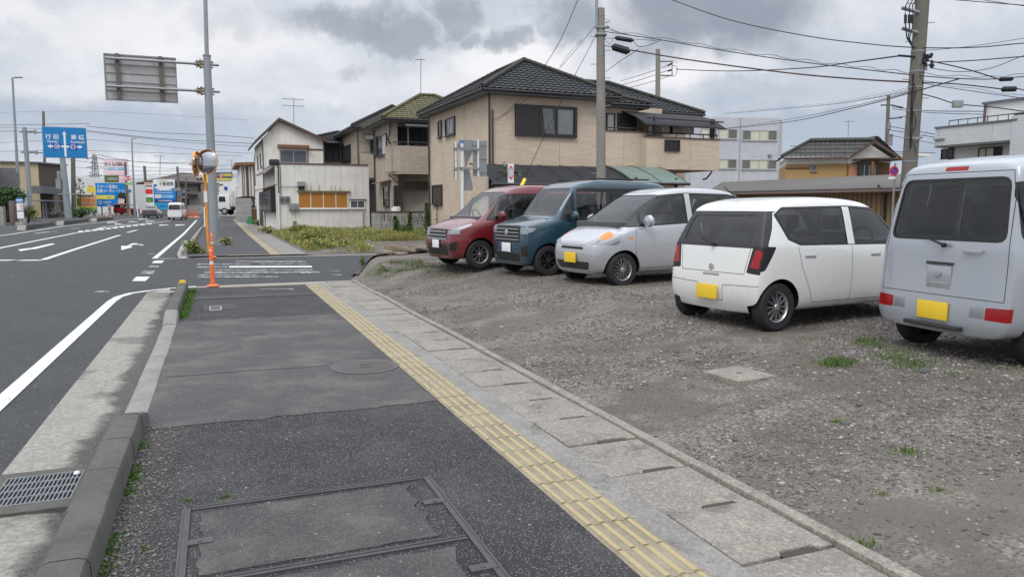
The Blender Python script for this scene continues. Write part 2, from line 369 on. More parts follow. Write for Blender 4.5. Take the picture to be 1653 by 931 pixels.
M['pane'] = glass_mat('window_pane', (.96, .98, .98), .95); M['pane_dark'] = pm('window_pane_dark', (.03, .036, .042), .08, .2, 2)
M['pane_grey'] = pm('window_pane_grey', (.10, .115, .13), .15, .2, 2)
def mirror_mat():
    n = NT('mirror'); n.bump(n.noise(4, 2), .05, .01); return n.fin((.45, .47, .49), .05, 1.0)
M['mirror'] = mirror_mat()
def emis(name, col, st):
    n = NT(name); n.put(n.b, 'Emission Color', col); n.put(n.b, 'Emission Strength', st); return n.fin(col, .4)
M['red_light'] = emis('red_signal_light', (1, .06, .05), 2.2); M['tail_lit'] = emis('lit_tail_lamp', (1, .12, .06), 1.2)

# ------------------------------------------------------------ mesh builder and tagging
def tag(o, label=None, cat=None, group=None, kind=None):
    if label: o['label'] = label
    if cat: o['category'] = cat
    if group: o['group'] = group
    if kind: o['kind'] = kind
    return o
def T(name, label, cat, loc=(0, 0, 0), yaw=0.0, group=None):
    o = bpy.data.objects.new(name, None); C.objects.link(o); o.empty_display_size = .2
    o.location = loc; o.rotation_euler = (0, 0, yaw); return tag(o, label, cat, group)
class MB:
    def __init__(s): s.v = []; s.f = []; s.m = []; s.M = None
    def add(s, vs, fs, m=0):
        b = len(s.v)
        s.v += [tuple(s.M @ Vector(p)) for p in vs] if s.M else [tuple(p) for p in vs]
        s.f += [tuple(b+i for i in f) for f in fs]; s.m += [m]*len(fs); return s
    def box(s, x0, x1, y0, y1, z0, z1, m=0):
        return s.add([(x, y, z) for x in (x0, x1) for y in (y0, y1) for z in (z0, z1)],
                     [(0, 1, 3, 2), (4, 6, 7, 5), (0, 4, 5, 1), (2, 3, 7, 6), (0, 2, 6, 4), (1, 5, 7, 3)], m)
    def cbox(s, c, d, m=0): return s.box(c[0]-d[0]/2, c[0]+d[0]/2, c[1]-d[1]/2, c[1]+d[1]/2, c[2]-d[2]/2, c[2]+d[2]/2, m)
    def tube(s, pts, r, n=8, m=0, cap=True):
        pts = [Vector(p) for p in pts]; k = len(pts); rs = r if isinstance(r, (list, tuple)) else [r]*k
        vs = []; up = None
        for i, p in enumerate(pts):
            d = (pts[min(i+1, k-1)]-pts[max(i-1, 0)]).normalized()
            if up is None or abs(up.dot(d)) > .95:
                up = Vector((0, 0, 1)) if abs(d.z) < .9 else Vector((1, 0, 0))
            a = d.cross(up).normalized(); b = d.cross(a).normalized()
            for j in range(n):
                t = 2*pi*j/n; vs.append(p+(a*math.cos(t)+b*math.sin(t))*rs[i])
        fs = [(i*n+j, i*n+(j+1) % n, (i+1)*n+(j+1) % n, (i+1)*n+j) for i in range(k-1) for j in range(n)]
        if cap: fs += [tuple(range(n)), tuple((k-1)*n+j for j in range(n))]
        return s.add(vs, fs, m)
    def prism(s, poly, axis, a, b, m=0):
        """poly: 2D outline in the two axes that are not `axis`, extruded from a to b"""
        def P(p, t):
            if axis == 'x': return (t, p[0], p[1])
            if axis == 'y': return (p[0], t, p[1])
            return (p[0], p[1], t)
        n = len(poly)
        return s.add([P(p, a) for p in poly]+[P(p, b) for p in poly],
                     [tuple(range(n)), tuple(range(n, 2*n))]+[(i, (i+1) % n, n+(i+1) % n, n+i) for i in range(n)], m)
    def lathe(s, prof, c, axis='z', n=24, m=0):
        c = Vector(c); vs = []
        for r, h in prof:
            for j in range(n):
                t = 2*pi*j/n; a, b = r*math.cos(t), r*math.sin(t)
                vs.append(c+Vector({'z': (a, b, h), 'y': (a, h, b), 'x': (h, a, b)}[axis]))
        k = len(prof)
        return s.add(vs, [(i*n+j, i*n+(j+1) % n, (i+1)*n+(j+1) % n, (i+1)*n+j) for i in range(k-1) for j in range(n)], m)
    def poly(s, pts, m=0): return s.add(pts, [tuple(range(len(pts)))], m)
    def thick(s, pts, d, m=0):
        """planar polygon with thickness vector d"""
        d = Vector(d); n = len(pts); p = [Vector(q) for q in pts]
        return s.add(p+[q+d for q in p], [tuple(range(n)), tuple(range(n, 2*n))]+[(i, (i+1) % n, n+(i+1) % n, n+i) for i in range(n)], m)
    def build(s, name, mats, parent=None, smooth=None, bevel=0, loc=None, yaw=0):
        me = bpy.data.meshes.new(name); me.from_pydata(s.v, [], s.f)
        for x in (mats if isinstance(mats, (list, tuple)) else [mats]): me.materials.append(M[x] if isinstance(x, str) else x)
        me.polygons.foreach_set('material_index', s.m)
        bm = bmesh.new(); bm.from_mesh(me)
        bmesh.ops.recalc_face_normals(bm, faces=bm.faces)
        if bevel:
            bmesh.ops.bevel(bm, geom=[e for e in bm.edges if len(e.link_faces) == 2 and e.calc_face_angle(0) > .5], offset=bevel, segments=2, affect='EDGES', profile=.6)
        bm.to_mesh(me); bm.free()
        if smooth is None: smooth = True
        if smooth:
            me.polygons.foreach_set('use_smooth', [True]*len(me.polygons)); me.set_sharp_from_angle(angle=.6)
        o = bpy.data.objects.new(name, me); C.objects.link(o)
        if parent: o.parent = parent
        if loc is not None: o.location = loc; o.rotation_euler = (0, 0, yaw)
        return o
def one(name, mb, mats, label, cat, group=None, loc=None, yaw=0, **k):
    return tag(mb.build(name, mats, None, loc=loc, yaw=yaw, **k), label, cat, group)
def struct(name, mb, mats, **k): return tag(mb.build(name, mats, **k), kind='structure')
_tf = None
def text(s, size, mat, parent, Mx, name='lettering', thick=.002, align='CENTER', squeeze=1.0):
    cu = bpy.data.curves.new(name, 'FONT'); cu.body = s; cu.size = size; cu.align_x = align; cu.align_y = 'CENTER'; cu.extrude = thick; cu.resolution_u = 2
    cu.offset = size*.012
    tmp = bpy.data.objects.new('tmp', cu); C.objects.link(tmp)
    bpy.context.view_layer.update()
    me = bpy.data.meshes.new_from_object(tmp.evaluated_get(bpy.context.evaluated_depsgraph_get()))
    bpy.data.objects.remove(tmp); bpy.data.curves.remove(cu)
    me.transform(Mx @ Matrix.Diagonal((squeeze, 1, 1, 1))); me.name = name
    me.materials.clear(); me.materials.append(M[mat])
    o = bpy.data.objects.new(name, me); C.objects.link(o)
    if parent: o.parent = parent
    return o
RX = Matrix.Rotation(pi/2, 4, 'X')
def TF(x, y, z): return Matrix.Translation((x, y, z)) @ RX       # lettering that faces local -y
class Fr:
    """a building's own axes: x along its front, y away from the viewer, z up; f() and s() find where a sight line meets a wall"""
    def __init__(s, O, yaw):
        s.O = Vector(O); s.yaw = yaw; s.M = Matrix.Translation(s.O) @ Matrix.Rotation(yaw, 4, 'Z'); s.Mi = s.M.inverted()
        s.c = s.Mi @ Vector((0, 0, HC))
    def r(s, px, py): return s.Mi.to_3x3() @ ray(px, py)
    def f(s, px, py, y=0.0):
        r = s.r(px, py); t = (y-s.c.y)/r.y; p = s.c+r*t; return p.x, p.z
    def s(s, px, py, x=0.0):
        r = s.r(px, py); t = (x-s.c.x)/r.x; p = s.c+r*t; return p.y, p.z
    def rect(s, x0, y0, x1, y1, y=0.0):
        my = (y0+y1)/2; mx = (x0+x1)/2
        return s.f(x0, my, y)[0], s.f(x1, my, y)[0], s.f(mx, y1, y)[1], s.f(mx, y0, y)[1]
    def srect(s, x0, y0, x1, y1, x=0.0):
        my = (y0+y1)/2; mx = (x0+x1)/2
        a, b = s.s(x0, my, x)[0], s.s(x1, my, x)[0]
        return min(a, b), max(a, b), s.s(mx, y1, x)[1], s.s(mx, y0, x)[1]
def FM(y): return Matrix(((1, 0, 0, 0), (0, -1, 0, y), (0, 0, 1, 0), (0, 0, 0, 1)))     # (along, out, up) on a front wall
def SM(x): return Matrix(((0, -1, 0, x), (1, 0, 0, 0), (0, 0, 1, 0), (0, 0, 0, 1)))     # ... on a left side wall
def window(par, R, mx, n=2, fm='frame_dark', gm='pane_dark', fw=.05, dep=.07, name='window', bars=(), sill=True, cols=None):
    x0, x1, z0, z1 = R
    a = MB(); a.M = mx
    a.box(x0, x0+fw, .0, dep, z0, z1).box(x1-fw, x1, .0, dep, z0, z1).box(x0+fw, x1-fw, 0, dep, z1-fw, z1).box(x0+fw, x1-fw, 0, dep, z0, z0+fw)
    for i in range(1, n):
        x = x0+(x1-x0)*i/n; a.box(x-fw*.4, x+fw*.4, 0.001, dep*.8, z0+fw, z1-fw)
    for bz in bars: a.box(x0+fw, x1-fw, .001, dep*.7, z0+(z1-z0)*bz-.015, z0+(z1-z0)*bz+.015)
    if sill: a.box(x0-.03, x1+.03, 0, dep+.05, z0-.04, z0)
    wo = a.build(name, fm, par)
    if cols:
        for i, cm in enumerate(cols):
            p = MB(); p.M = mx; p.box(x0+fw*.9+(x1-x0-2*fw)*i/len(cols), x0+fw*.9+(x1-x0-2*fw)*(i+1)/len(cols), .01, .03, z0+fw*.9, z1-fw*.9).build('pane', cm, wo)
    else:
        p = MB(); p.M = mx; p.box(x0+fw*.9, x1-fw*.9, .01, .03, z0+fw*.9, z1-fw*.9).build('pane', gm, wo)
    return wo
def shutter(par, R, mx, m='shutter', pitch=.09, name='shutter', dep=.09):
    x0, x1, z0, z1 = R; a = MB(); a.M = mx
    a.box(x0, x1, 0, dep*.7, z0, z1).box(x0, x0+.04, 0, dep, z0, z1).box(x1-.04, x1, 0, dep, z0, z1).box(x0+.04, x1-.04, 0, dep, z1-.04, z1).box(x0+.04, x1-.04, 0, dep, z0, z0+.04)
    z = z0+.06
    while z < z1-.06: a.box(x0+.045, x1-.045, 0, dep*.7+.02, z, z+pitch*.55); z += pitch
    return a.build(name, m, par)
def tiles(mb, A, B, Cc, Dd, ps=.28, pt=.26, amp=.035, m=0):
    """wavy clay tiles on the roof plane A-B (eave, left to right) to Cc-Dd (top, left to right)"""
    A, B, Cc, Dd = map(Vector, (A, B, Cc, Dd))
    ex = (B-A).normalized(); nn = ex.cross(((Cc+Dd)/2-(A+B)/2)).normalized()
    if nn.z < 0: nn = -nn
    up = nn.cross(ex).normalized()
    if up.z < 0: up = -up
    Hh = (Cc-A).dot(up); L = (B-A).length
    rows = max(2, int(Hh/pt)); step = ps/6
    ks = int(max(L, (Dd-A).dot(ex))/step)+2; k0 = int(min(0, (Cc-A).dot(ex))/step)-1
    vs = []; idx = []
    lines = []
    for i in range(rows):
        lines += [(i/rows, .035), ((i+1)/rows, 0.0)]
    for t, lift in lines:
        lo = (Cc-A).dot(ex)*t; hi = L+((Dd-A).dot(ex)-L)*t; row = []
        for k in range(k0, ks):
            s_ = min(max(k*step, lo), hi)
            wv_ = amp*(abs(math.sin(pi*s_/ps))**.7)
            row.append(len(vs)); vs.append(A+ex*s_+up*(Hh*t)+nn*(wv_+lift))
        idx.append((row, lo, hi))
    fs = []
    for i in range(len(idx)-1):
        a, lo, hi = idx[i]; b, lo2, hi2 = idx[i+1]
        for j in range(len(a)-1):
            s0 = (k0+j)*step
            if s0+step < min(lo, lo2) or s0 > max(hi, hi2): continue
            fs.append((a[j], a[j+1], b[j+1], b[j]))
    mb.add(vs, fs, m)
def ridge(mb, P, Q, r=.085, m=0):
    P, Q = Vector(P), Vector(Q); L = (Q-P).length; n = max(2, int(L/.24)); pts = []; rs = []
    for i in range(n):
        for f_, k in ((.0, .92), (.45, 1.0), (.95, 1.12)):
            pts.append(P+(Q-P)*((i+f_)/n)); rs.append(r*k)
    mb.tube(pts, rs, 8, m)
def cable(px, r=.015, name='power_cable', label=None, group='overhead wires', m='cable', sag=0.0, lash=0.0, n=14):
    """px: points (x, y, distance); spline through the sight lines at those distances"""
    pts = []
    P = [V(*p) for p in px]
    for i in range(len(P)-1):
        for k in range(n):
            t = k/n
            p0 = P[max(i-1, 0)]; p1 = P[i]; p2 = P[i+1]; p3 = P[min(i+2, len(P)-1)]
            q = .5*((2*p1)+(p2-p0)*t+(2*p0-5*p1+4*p2-p3)*t*t+(3*p1-p0-3*p2+p3)*t**3)
            q.z -= sag*4*t*(1-t); pts.append(q)
    pts.append(P[-1])
    mb = MB(); o0 = pts[0].copy(); pts = [p-o0 for p in pts]; mb.tube(pts, r, 5)
    if lash:
        L = 0; lp = []
        tot = sum((pts[i+1]-pts[i]).length for i in range(len(pts)-1)); k = int(tot/.16)
        for j in range(k):
            s_ = j/k*(len(pts)-1); i = int(s_); q = pts[i].lerp(pts[min(i+1, len(pts)-1)], s_-i); ph = j*pi/3
            lp.append(q+Vector((0, .02*math.cos(ph), .06+lash*math.sin(ph))))
        mb.tube(lp, r*.5, 4)
    return one(name, mb, m, label or 'thin dark overhead wire crossing the cloudy sky', 'cable', group, loc=o0)
# ============================================================ the ground
def zrise(y): return .006*min(max(y-45, 0), 70)
def sheet(name, polys, z, mats, kind='structure', label=None, cat=None, uvspace=True, ms=None):
    """flat outlines (u, v) laid on the ground; split where the ground starts to rise"""
    bm = bmesh.new()
    for k, pl in enumerate(polys):
        f = bm.faces.new([bm.verts.new(W(p[0], p[1], 0) if uvspace else (p[0], p[1], 0)) for p in pl]); f.material_index = ms[k] if ms else 0
    for y in (45, 115):
        bmesh.ops.bisect_plane(bm, geom=bm.faces[:]+bm.edges[:]+bm.verts[:], plane_co=(0, y, 0), plane_no=(0, 1, 0))
    for v in bm.verts: v.co.z = z+zrise(v.co.y)
    bmesh.ops.recalc_face_normals(bm, faces=bm.faces)
    for f in bm.faces:
        if f.normal.z < 0: f.normal_flip()
    me = bpy.data.meshes.new(name); bm.to_mesh(me); bm.free()
    for x in (mats if isinstance(mats, (list, tuple)) else [mats]): me.materials.append(M[x])
    o = bpy.data.objects.new(name, me); C.objects.link(o)
    return tag(o, label, cat, None, kind)
def R4(u0, u1, v0, v1): return [(u0, v0), (u1, v0), (u1, v1), (u0, v1)]
def PX(pts, z=-.05): return [UV(Groad(x, y, z)) for x, y in pts]
def Groad(x, y, z):
    zz_ = z
    for _ in range(30): p = G(x, y, zz_); zz_ = zz_*.5+(z+zrise(p.y))*.5
    return p
# terrain: one large sheet
sheet('ground', [[(-60, -900), (-60, 900), (2500, 900), (2500, -900)]], -.16, 'dirt')
ZR = -.05
sheet('road', [R4(-30, 400, -14.5, -1.28), R4(16.35, 26.1, -1.28, 60), [(84, -60), (84, -14.5), (112, -14.5), (112, -60)], [(90, -1.28), (90, 60), (112, 60), (112, -1.28)]], ZR, 'road')
sheet('far_pavement', [R4(-30, 84, -19, -14.5)], ZR+.004, 'pave_far')
# gutter (object space: x across, y along)
def LOC(o, u, v, z=0): o.location = W(u, v, z); o.rotation_euler = (0, 0, -TH); return o
def gut(u0, u1):
    m_ = MB()
    n = int((u1-u0)/.5)
    vs = [(x, (u1-u0)*i/n, ZR+.006-.012*(x == -.1)) for i in range(n+1) for x in (-.56, -.28, -.1, .0)]
    fs = [(i*4+j, i*4+j+1, i*4+5+j, i*4+4+j) for i in range(n) for j in range(3)]
    m_.add(vs, fs)
    o = struct('gutter', m_, 'gutter'); return LOC(o, u0, -.74)
# local axes of road-aligned objects: x = v (across), y = u (along)
gut(-4, 16.0)
# rounded concrete apron at the corner of the side street and round the far corner
mb = MB()
def ribbon(pts, wd, z, th=.05, side=1):
    P = [Vector((*p, 0)) for p in pts]; m_ = MB(); vs = []
    for i, p in enumerate(P):
        d = (P[min(i+1, len(P)-1)]-P[max(i-1, 0)]).normalized(); nn = Vector((-d.y, d.x, 0))*side
        for a, zz_ in ((0, z-th), (0, z), (wd, z), (wd, z-th)): q = p+nn*a; vs.append((q.x, q.y, zz_))
    k = len(P)
    m_.add(vs, [(i*4+j, i*4+(j+1) % 4, i*4+4+(j+1) % 4, i*4+4+j) for i in range(k-1) for j in range(4)]+[(0, 1, 2, 3), (k*4-4, k*4-3, k*4-2, k*4-1)])
    return m_
def uvw(l): return [tuple(W(u, v)[:2]) for u, v in l]
corner = uvw([(15.6, -1.25), (16.05, -.95), (16.35, -.5), (16.45, .2), (16.5, 1.2), (16.5, 2.9)])
struct('corner_apron', ribbon(corner, .45, -.012, .06, -1), 'conc')
far_c = uvw([(40, -1.5), (34, -1.45), (29, -1.35), (27, -1.25), (26.2, -1.05), (25.85, -.3), (25.8, .8), (25.75, 2.9), (25.75, 20)])
struct('far_corner_apron', ribbon(far_c, .42, -.042, .06, 1), 'conc')
# near pavement
sheet('pavement', [R4(-4, 15.8, -.6, 1.66), R4(15.8, 16.06, -.9, 1.66)], 0, 'pave_dark')
rag = lambda u0, s_, a_: [(u0+a_*noise.noise(Vector((i*.31, u0, 0)))+a_*.6*noise.noise(Vector((i*1.7, u0, 2))), -.56+2.2*i/40) for i in (range(41) if s_ else range(40, -1, -1))]
sheet('worn_pavement_patch', [rag(5.83, 1, .05)+rag(11.3, 0, .12)], .004, 'pave_light')
sheet('dark_pavement_patch', [rag(13.9, 1, .05)+rag(14.3, 0, .05), [(7.6, -.5), (7.62, .2), (7.57, .9), (7.6, 1.0), (7.585, 1.0), (7.55, .9), (7.60, .2), (7.58, -.5)]], .0075, 'pave_far')
sheet('patched_asphalt', [[(12.4, -.25), (13.1, -.25), (13.1, .25), (12.4, .25)]], .004, 'pave_far')
sheet('far_pavement_right', [R4(26.2, 88, -.95, 1.66)], 0, 'pave_far')
sheet('far_slab_path', [R4(26.2, 88, 2.02, 2.85)], .0, 'mortar')
struct('mortar_strip', MB().box(1.945, 2.125, -4, 16.1, -.1, .002), 'mortar').location = (0, 0, 0)
o = bpy.data.objects['mortar_strip']; LOC(o, 0, 0)
# kerb: raised, then dropped for the driveway, then raised again
def kerb_run(u0, u1, z0, z1, v0=-.76, v1=-.57, m='kerb', seams=.6, base=-.2):
    a = MB(); n = max(1, round((u1-u0)/seams)); b = .035
    for i in range(n):
        ua = u0+(u1-u0)*i/n+.004; ub = u0+(u1-u0)*(i+1)/n-.004
        za = z0+(z1-z0)*i/n; zb = z0+(z1-z0)*(i+1)/n
        j = random.uniform(-.004, .004)
        prof = [(v0-.02, base), (v0, -b), (v0+b*.6, -.008), (v0+b*1.4, 0), (v1-b*1.2, 0), (v1-b*.4, -.01), (v1, -b), (v1+.01, base)]
        vs = []
        for uu, zt in ((ua, za), (ub, zb)):
            for (x, h) in prof: vs.append((x+j, uu, h if h == base else zt+h+j*.5))
        k = len(prof)
        a.add(vs, [tuple(range(k)), tuple(range(k, 2*k))]+[(q, (q+1) % k, k+(q+1) % k, k+q) for q in range(k)])
    o = struct('kerb', a, m); LOC(o, 0, 0); return o
kerb_run(-4.2, 5.75, .15, .15, -.745, -.55)
kerb_run(5.75, 6.3, .15, .02, -.74, -.55)
kerb_run(6.3, 11.0, .014, .014, -.74, -.55, 'kerb_low', 1.2)
kerb_run(11.0, 11.6, .02, .14, -.75, -.56, 'kerb_low')
kerb_run(11.6, 15.8, .14, .15, -.75, -.57)
kerb_run(27.4, 60, .14, .14, -1.15, -.97, 'kerb_low', .6)
# reflectors on the kerb ends
mb = MB().prism([(-.07, 0), (.07, 0), (.045, .045), (-.045, .045)], 'y', -.05, .05)
one('kerb_reflector', mb, 'amber', 'amber reflector on the rounded end of the near kerb', 'reflector', 'kerb reflectors', loc=W(15.6, -.66, .15), yaw=-TH).data.materials[0] = M['yellow_plate']
for k, u in enumerate((31.2, 38.5)):
    one('kerb_reflector', MB().prism([(-.07, 0), (.07, 0), (.045, .05), (-.045, .05)], 'y', -.05, .05), 'yellow_plate', ('nearer', 'farther')[k]+' yellow reflector on the far pavement kerb beyond the side street', 'reflector', 'kerb reflectors', loc=W(u, -1.06, .14+zrise(W(u, 0).y)), yaw=-TH)
# tactile strip
def tactile(u0, u1, v0, v1, name='tactile_paving', lip=.004, fine=True):
    a = MB(); n = int((u1-u0)/.3); w_ = (v1-v0)
    for i in range(n):
        ua = u0+.3*i+.002; ub = u0+.3*(i+1)-.003; j = random.uniform(-.0015, .0015)
        a.box(v0, v1, ua, ub, -.05, lip+j)
        if fine:
            for q in range(4):
                c = v0+w_*(.125+.25*q)
                a.prism([(c-.017, lip+j+.0005), (c+.017, lip+j+.0005), (c+.011, lip+j+.0065), (c-.011, lip+j+.0065)], 'y', ua+.008, ub-.008)
    o = struct(name, a, 'tactile', smooth=False); LOC(o, 0, 0); return o
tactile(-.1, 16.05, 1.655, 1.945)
sheet('far_tactile_paving', [R4(26.2, 88, 1.66, 2.0)], .005, 'tactile_far')
sheet('tactile_crossing_bar', [R4(15.78, 16.08, .0, 1.65), R4(26.15, 26.45, .3, 1.66), R4(26.15, 26.45, 2.0, 2.1)], .006, 'tactile')
# concrete lids over the drain beside the pavement, with hand slots
def slabs():
    a = MB(); dk = MB(); u = -2.2+.02; i = 0
    while u < 16.2:
        sh = .30*min(1, max(0, (u-6)/9)) * 0
        j = random.uniform(-.006, .004); x0 = 2.13+random.uniform(-.006, .006); x1 = 2.665
        ub = u+.585
        xm = x0+(x1-x0)*.42; xe = x0+(x1-x0)*.86; nt = .04
        top = [(x0, u+.004), (xm, u+.004), (xm+.02, u+nt), (xe-.02, u+nt), (xe, u+.004), (x1, u+.004), (x1, ub), (x0, ub)]
        a.prism(top, 'z', -.12, .004+j); dk.box(xm+.01, xe-.01, u-.006, u+nt-.004, -.05, -.002)
        u += .595; i += 1
    o = struct('drain_slabs', a, 'slab', bevel=.005); LOC(o, 0, 0); LOC(struct('slot_painted_shade', dk, 'wall_brown_dark'), 0, 0)  # dark boxes filling the hand slots paint in the shade of open gaps
slabs()
mb = MB()
u = -2.2
while u < 16.3:
    L = 1.98; j = random.uniform(-.006, .006)
    mb.box(2.675+j, 2.755+j, u+.004, min(u+L, 16.3)-.004, -.1, .022+random.uniform(-.004, .006)); u += L
LOC(struct('drain_edge', mb, 'slab', bevel=.006), 0, 0)
LOC(struct('drain_bed', MB().box(2.0, 2.9, -3, 16.3, -.3, -.09), 'wall_brown_dark'), 0, 0)

# ---- the gravel lot
def smooth(a, b, x): t = min(1, max(0, (x-a)/(b-a))); return t*t*(3-2*t)
def uedge(v):
    T_ = ((2.7, 16.7), (3.1, 18.2), (3.6, 19.3), (4.4, 20.0), (5.6, 20.5), (9, 22))
    for (a, b), (c_, d) in zip(T_, T_[1:]):
        if v <= c_: return b+(d-b)*max(0, v-a)/(c_-a)
    return 22
def zlot(u, v, rough=True):
    amp = .22+.13*smooth(6.5, 10.5, u)
    z = -.005+amp*smooth(2.9, 5.8-2.0*smooth(14.5, 17.5, u), v)
    z -= (z+.10)*smooth(-.45, .35, u-uedge(v))
    if rough: z += .009*(noise.noise(Vector((u*.9, v*.9, 0))))+.005*noise.noise(Vector((u*3, v*3, 3)))
    return z
def ulim(v): return uedge(v)+.5
def lot():
    vs = []; fs = []; vv = [2.76+i*.2 for i in range(40)]+[10.8+i*1.2 for i in range(30)]; nu = 130
    for i, v in enumerate(vv):
        um = ulim(v)
        for j in range(nu): u = -4+(um+4)*j/(nu-1); vs.append((v, u, max(-.12, zlot(u, v))))
    for i in range(len(vv)-1):
        for j in range(nu-1): fs.append((i*nu+j, i*nu+j+1, (i+1)*nu+j+1, (i+1)*nu+j))
    o = struct('gravel_lot', MB().add(vs, fs), 'gravel'); LOC(o, 0, 0)
lot()
def GL(px, py):     # sight line onto the lot
    z = .1
    for _ in range(40): p = G(px, py, z); z = .5*z+.5*zlot(*UV(p))
    return p
def scatter_mesh(name, pts, sizes, mats, flat=.6, kind='stuff', label=None, cat=None, seed=1, yaw=True):
    """many small stones as one mesh"""
    rng = np.random.default_rng(seed)
    ph = (1+5**.5)/2
    ico = np.array([(-1, ph, 0), (1, ph, 0), (-1, -ph, 0), (1, -ph, 0), (0, -1, ph), (0, 1, ph), (0, -1, -ph), (0, 1, -ph), (ph, 0, -1), (ph, 0, 1), (-ph, 0, -1), (-ph, 0, 1)], dtype=float)/1.9
    fc = np.array([(0, 11, 5), (0, 5, 1), (0, 1, 7), (0, 7, 10), (0, 10, 11), (1, 5, 9), (5, 11, 4), (11, 10, 2), (10, 7, 6), (7, 1, 8), (3, 9, 4), (3, 4, 2), (3, 2, 6), (3, 6, 8), (3, 8, 9), (4, 9, 5), (2, 4, 11), (6, 2, 10), (8, 6, 7), (9, 8, 1)])
    n = len(pts); P = np.array(pts); Sz = np.array(sizes)[:, None]
    sc = np.stack([rng.uniform(.7, 1.3, n), rng.uniform(.5, 1.0, n), rng.uniform(.35, flat, n)], 1)*Sz
    a = rng.uniform(0, 2*pi, n); v = ico[None]*sc[:, None, :]*rng.uniform(.8, 1.2, (n, 12, 1))
    x = v[..., 0]*np.cos(a)[:, None]-v[..., 1]*np.sin(a)[:, None]; y = v[..., 0]*np.sin(a)[:, None]+v[..., 1]*np.cos(a)[:, None]
    v = np.stack([x, y, v[..., 2]], -1)+P[:, None, :]
    F_ = (fc[None]+12*np.arange(n)[:, None, None]).reshape(-1, 3)
    me = bpy.data.meshes.new(name); me.vertices.add(n*12); me.vertices.foreach_set('co', v.reshape(-1))
    me.loops.add(len(F_)*3); me.loops.foreach_set('vertex_index', F_.reshape(-1).astype(np.int32)); me.polygons.add(len(F_))
    me.polygons.foreach_set('loop_start', np.arange(0, len(F_)*3, 3, dtype=np.int32)); me.polygons.foreach_set('loop_total', np.full(len(F_), 3, dtype=np.int32))
    for m_ in mats: me.materials.append(M[m_])
    me.polygons.foreach_set('material_index', np.repeat(rng.choice(len(mats), n, p=None), 20).astype(np.int32))
    me.update(); me.validate()
    o = bpy.data.objects.new(name, me); C.objects.link(o)
    return tag(o, label, cat, None, kind)
rng = random.Random(3)
pts = []; sz = []
while len(pts) < 72000:
    u = -1+rng.random()**1.5*17.5; v = rng.uniform(2.8, 2.8+3+u*.62)
    if u > uedge(v)-.5: continue
    x, y = W(u, v)[:2]
    if y < 1.5: continue
    k = noise.noise(Vector((u*.7, v*.7, 5)))+.4*noise.noise(Vector((u*2.3, v*2.3, 1)))
    if rng.random() > .55+k*1.3: continue
    s_ = rng.choice((.005, .007, .009, .013))*rng.uniform(.7, 1.3)*(1+.3*(y > 6))
    if rng.random() < .012: s_ *= 2.2
    pts.append((x, y, zlot(u, v)+s_*.15)); sz.append(s_)
scatter_mesh('loose_gravel', pts, sz, ['stone_a', 'stone_b', 'stone_a', 'stone_c', 'stone_b', 'stone_a', 'stone_b', 'stone_d'], label='loose grey and brown gravel covering the parking lot', cat='gravel')
pts = []; sz = []
while len(pts) < 5000:
    u = rng.uniform(1.0, 5.9) if rng.random() < .8 else rng.uniform(11.3, 15.8)
    wd = .28 if u < 6 else .5
    v = -.55+abs(rng.gauss(0, wd*.5))
    if v > .2: continue
    if -.24 < v and 3 < u < 4.4: continue
    s_ = rng.choice((.005, .007, .009, .012))*rng.uniform(.7, 1.2); p = W(u, v, s_*.2); pts.append(tuple(p)); sz.append(s_)
scatter_mesh('kerbside_pebbles', pts, sz, ['stone_a', 'stone_b', 'stone_b', 'stone_c', 'stone_b'], label='loose pebbles gathered along the inside of the kerb', cat='pebbles', seed=5)
# crossing gravel verge in front of the white house
sheet('gravel_verge', [[(26.12, 2.86), (26.12, 16), (28, 16), (28, 2.86)]], -.035, 'gravel')
# ---- road markings
mk = []
def line(u0, u1, v0, v1): mk.append(R4(u0, u1, v0, v1))
line(-4, 14.6, -1.84, -1.69)
arc = [(14.6, -1.84, -1.69)]
mk += [PX([(200, 463), (213, 461), (226, 462), (206, 467)])] * 0
def strip(pts, w0, w1=None):
    P = [UV(Groad(*p, ZR)) for p in pts]; w1 = w0 if w1 is None else w1
    for i in range(len(P)-1):
        a, b = Vector(P[i]), Vector(P[i+1]); d = (b-a).normalized(); n_ = Vector((-d.y, d.x)); k0 = w0+(w1-w0)*i/(len(P)-1); k1 = w0+(w1-w0)*(i+1)/(len(P)-1)
        mk.append([tuple(a-n_*k0/2), tuple(b-n_*k1/2), tuple(b+n_*k1/2), tuple(a+n_*k0/2)])
def ustrip(P, w0):
    for i in range(len(P)-1):
        a, b = Vector(P[i]), Vector(P[i+1]); d = (b-a).normalized(); n_ = Vector((-d.y, d.x)); a = a-d*.01
        mk.append([tuple(a-n_*w0/2), tuple(b-n_*w0/2), tuple(b+n_*w0/2), tuple(a+n_*w0/2)])
ustrip([(14.6, -1.765), (15.3, -1.73), (15.85, -1.58), (16.2, -1.3)], .15)
ustrip([(16.2, -1.3), (16.55, -.9), (16.75, -.45)], .13)
# far line along the road and round its corner
line(26.3, 52, -1.98, -1.82); ustrip([(52, -1.9), (88, -2.0)], .16)
ustrip([(26.35, -1.95), (26.15, -1.4), (26.1, -.5), (26.05, 1.0), (26.0, 3.0)], .13)
mk.append(PX([(213, 447.5), (236, 446.5), (241, 447), (241, 447)][:3]+[(229, 454), (213, 454)])) if 0 else None
for q in (((213, 454), (235, 454), (242, 447), (220, 447)), ((245, 425), (261, 425), (265.5, 421), (249, 421))): mk.append(PX(q))
wm = [PX(q) for q in (((226, 443), (247, 443), (251, 437), (232, 437)), ((238, 432), (255, 432), (258, 429), (243, 429)), ((237, 411), (248, 411), (248, 410), (237, 410)), ((152, 472), (178, 472), (174, 470), (156, 470)))]
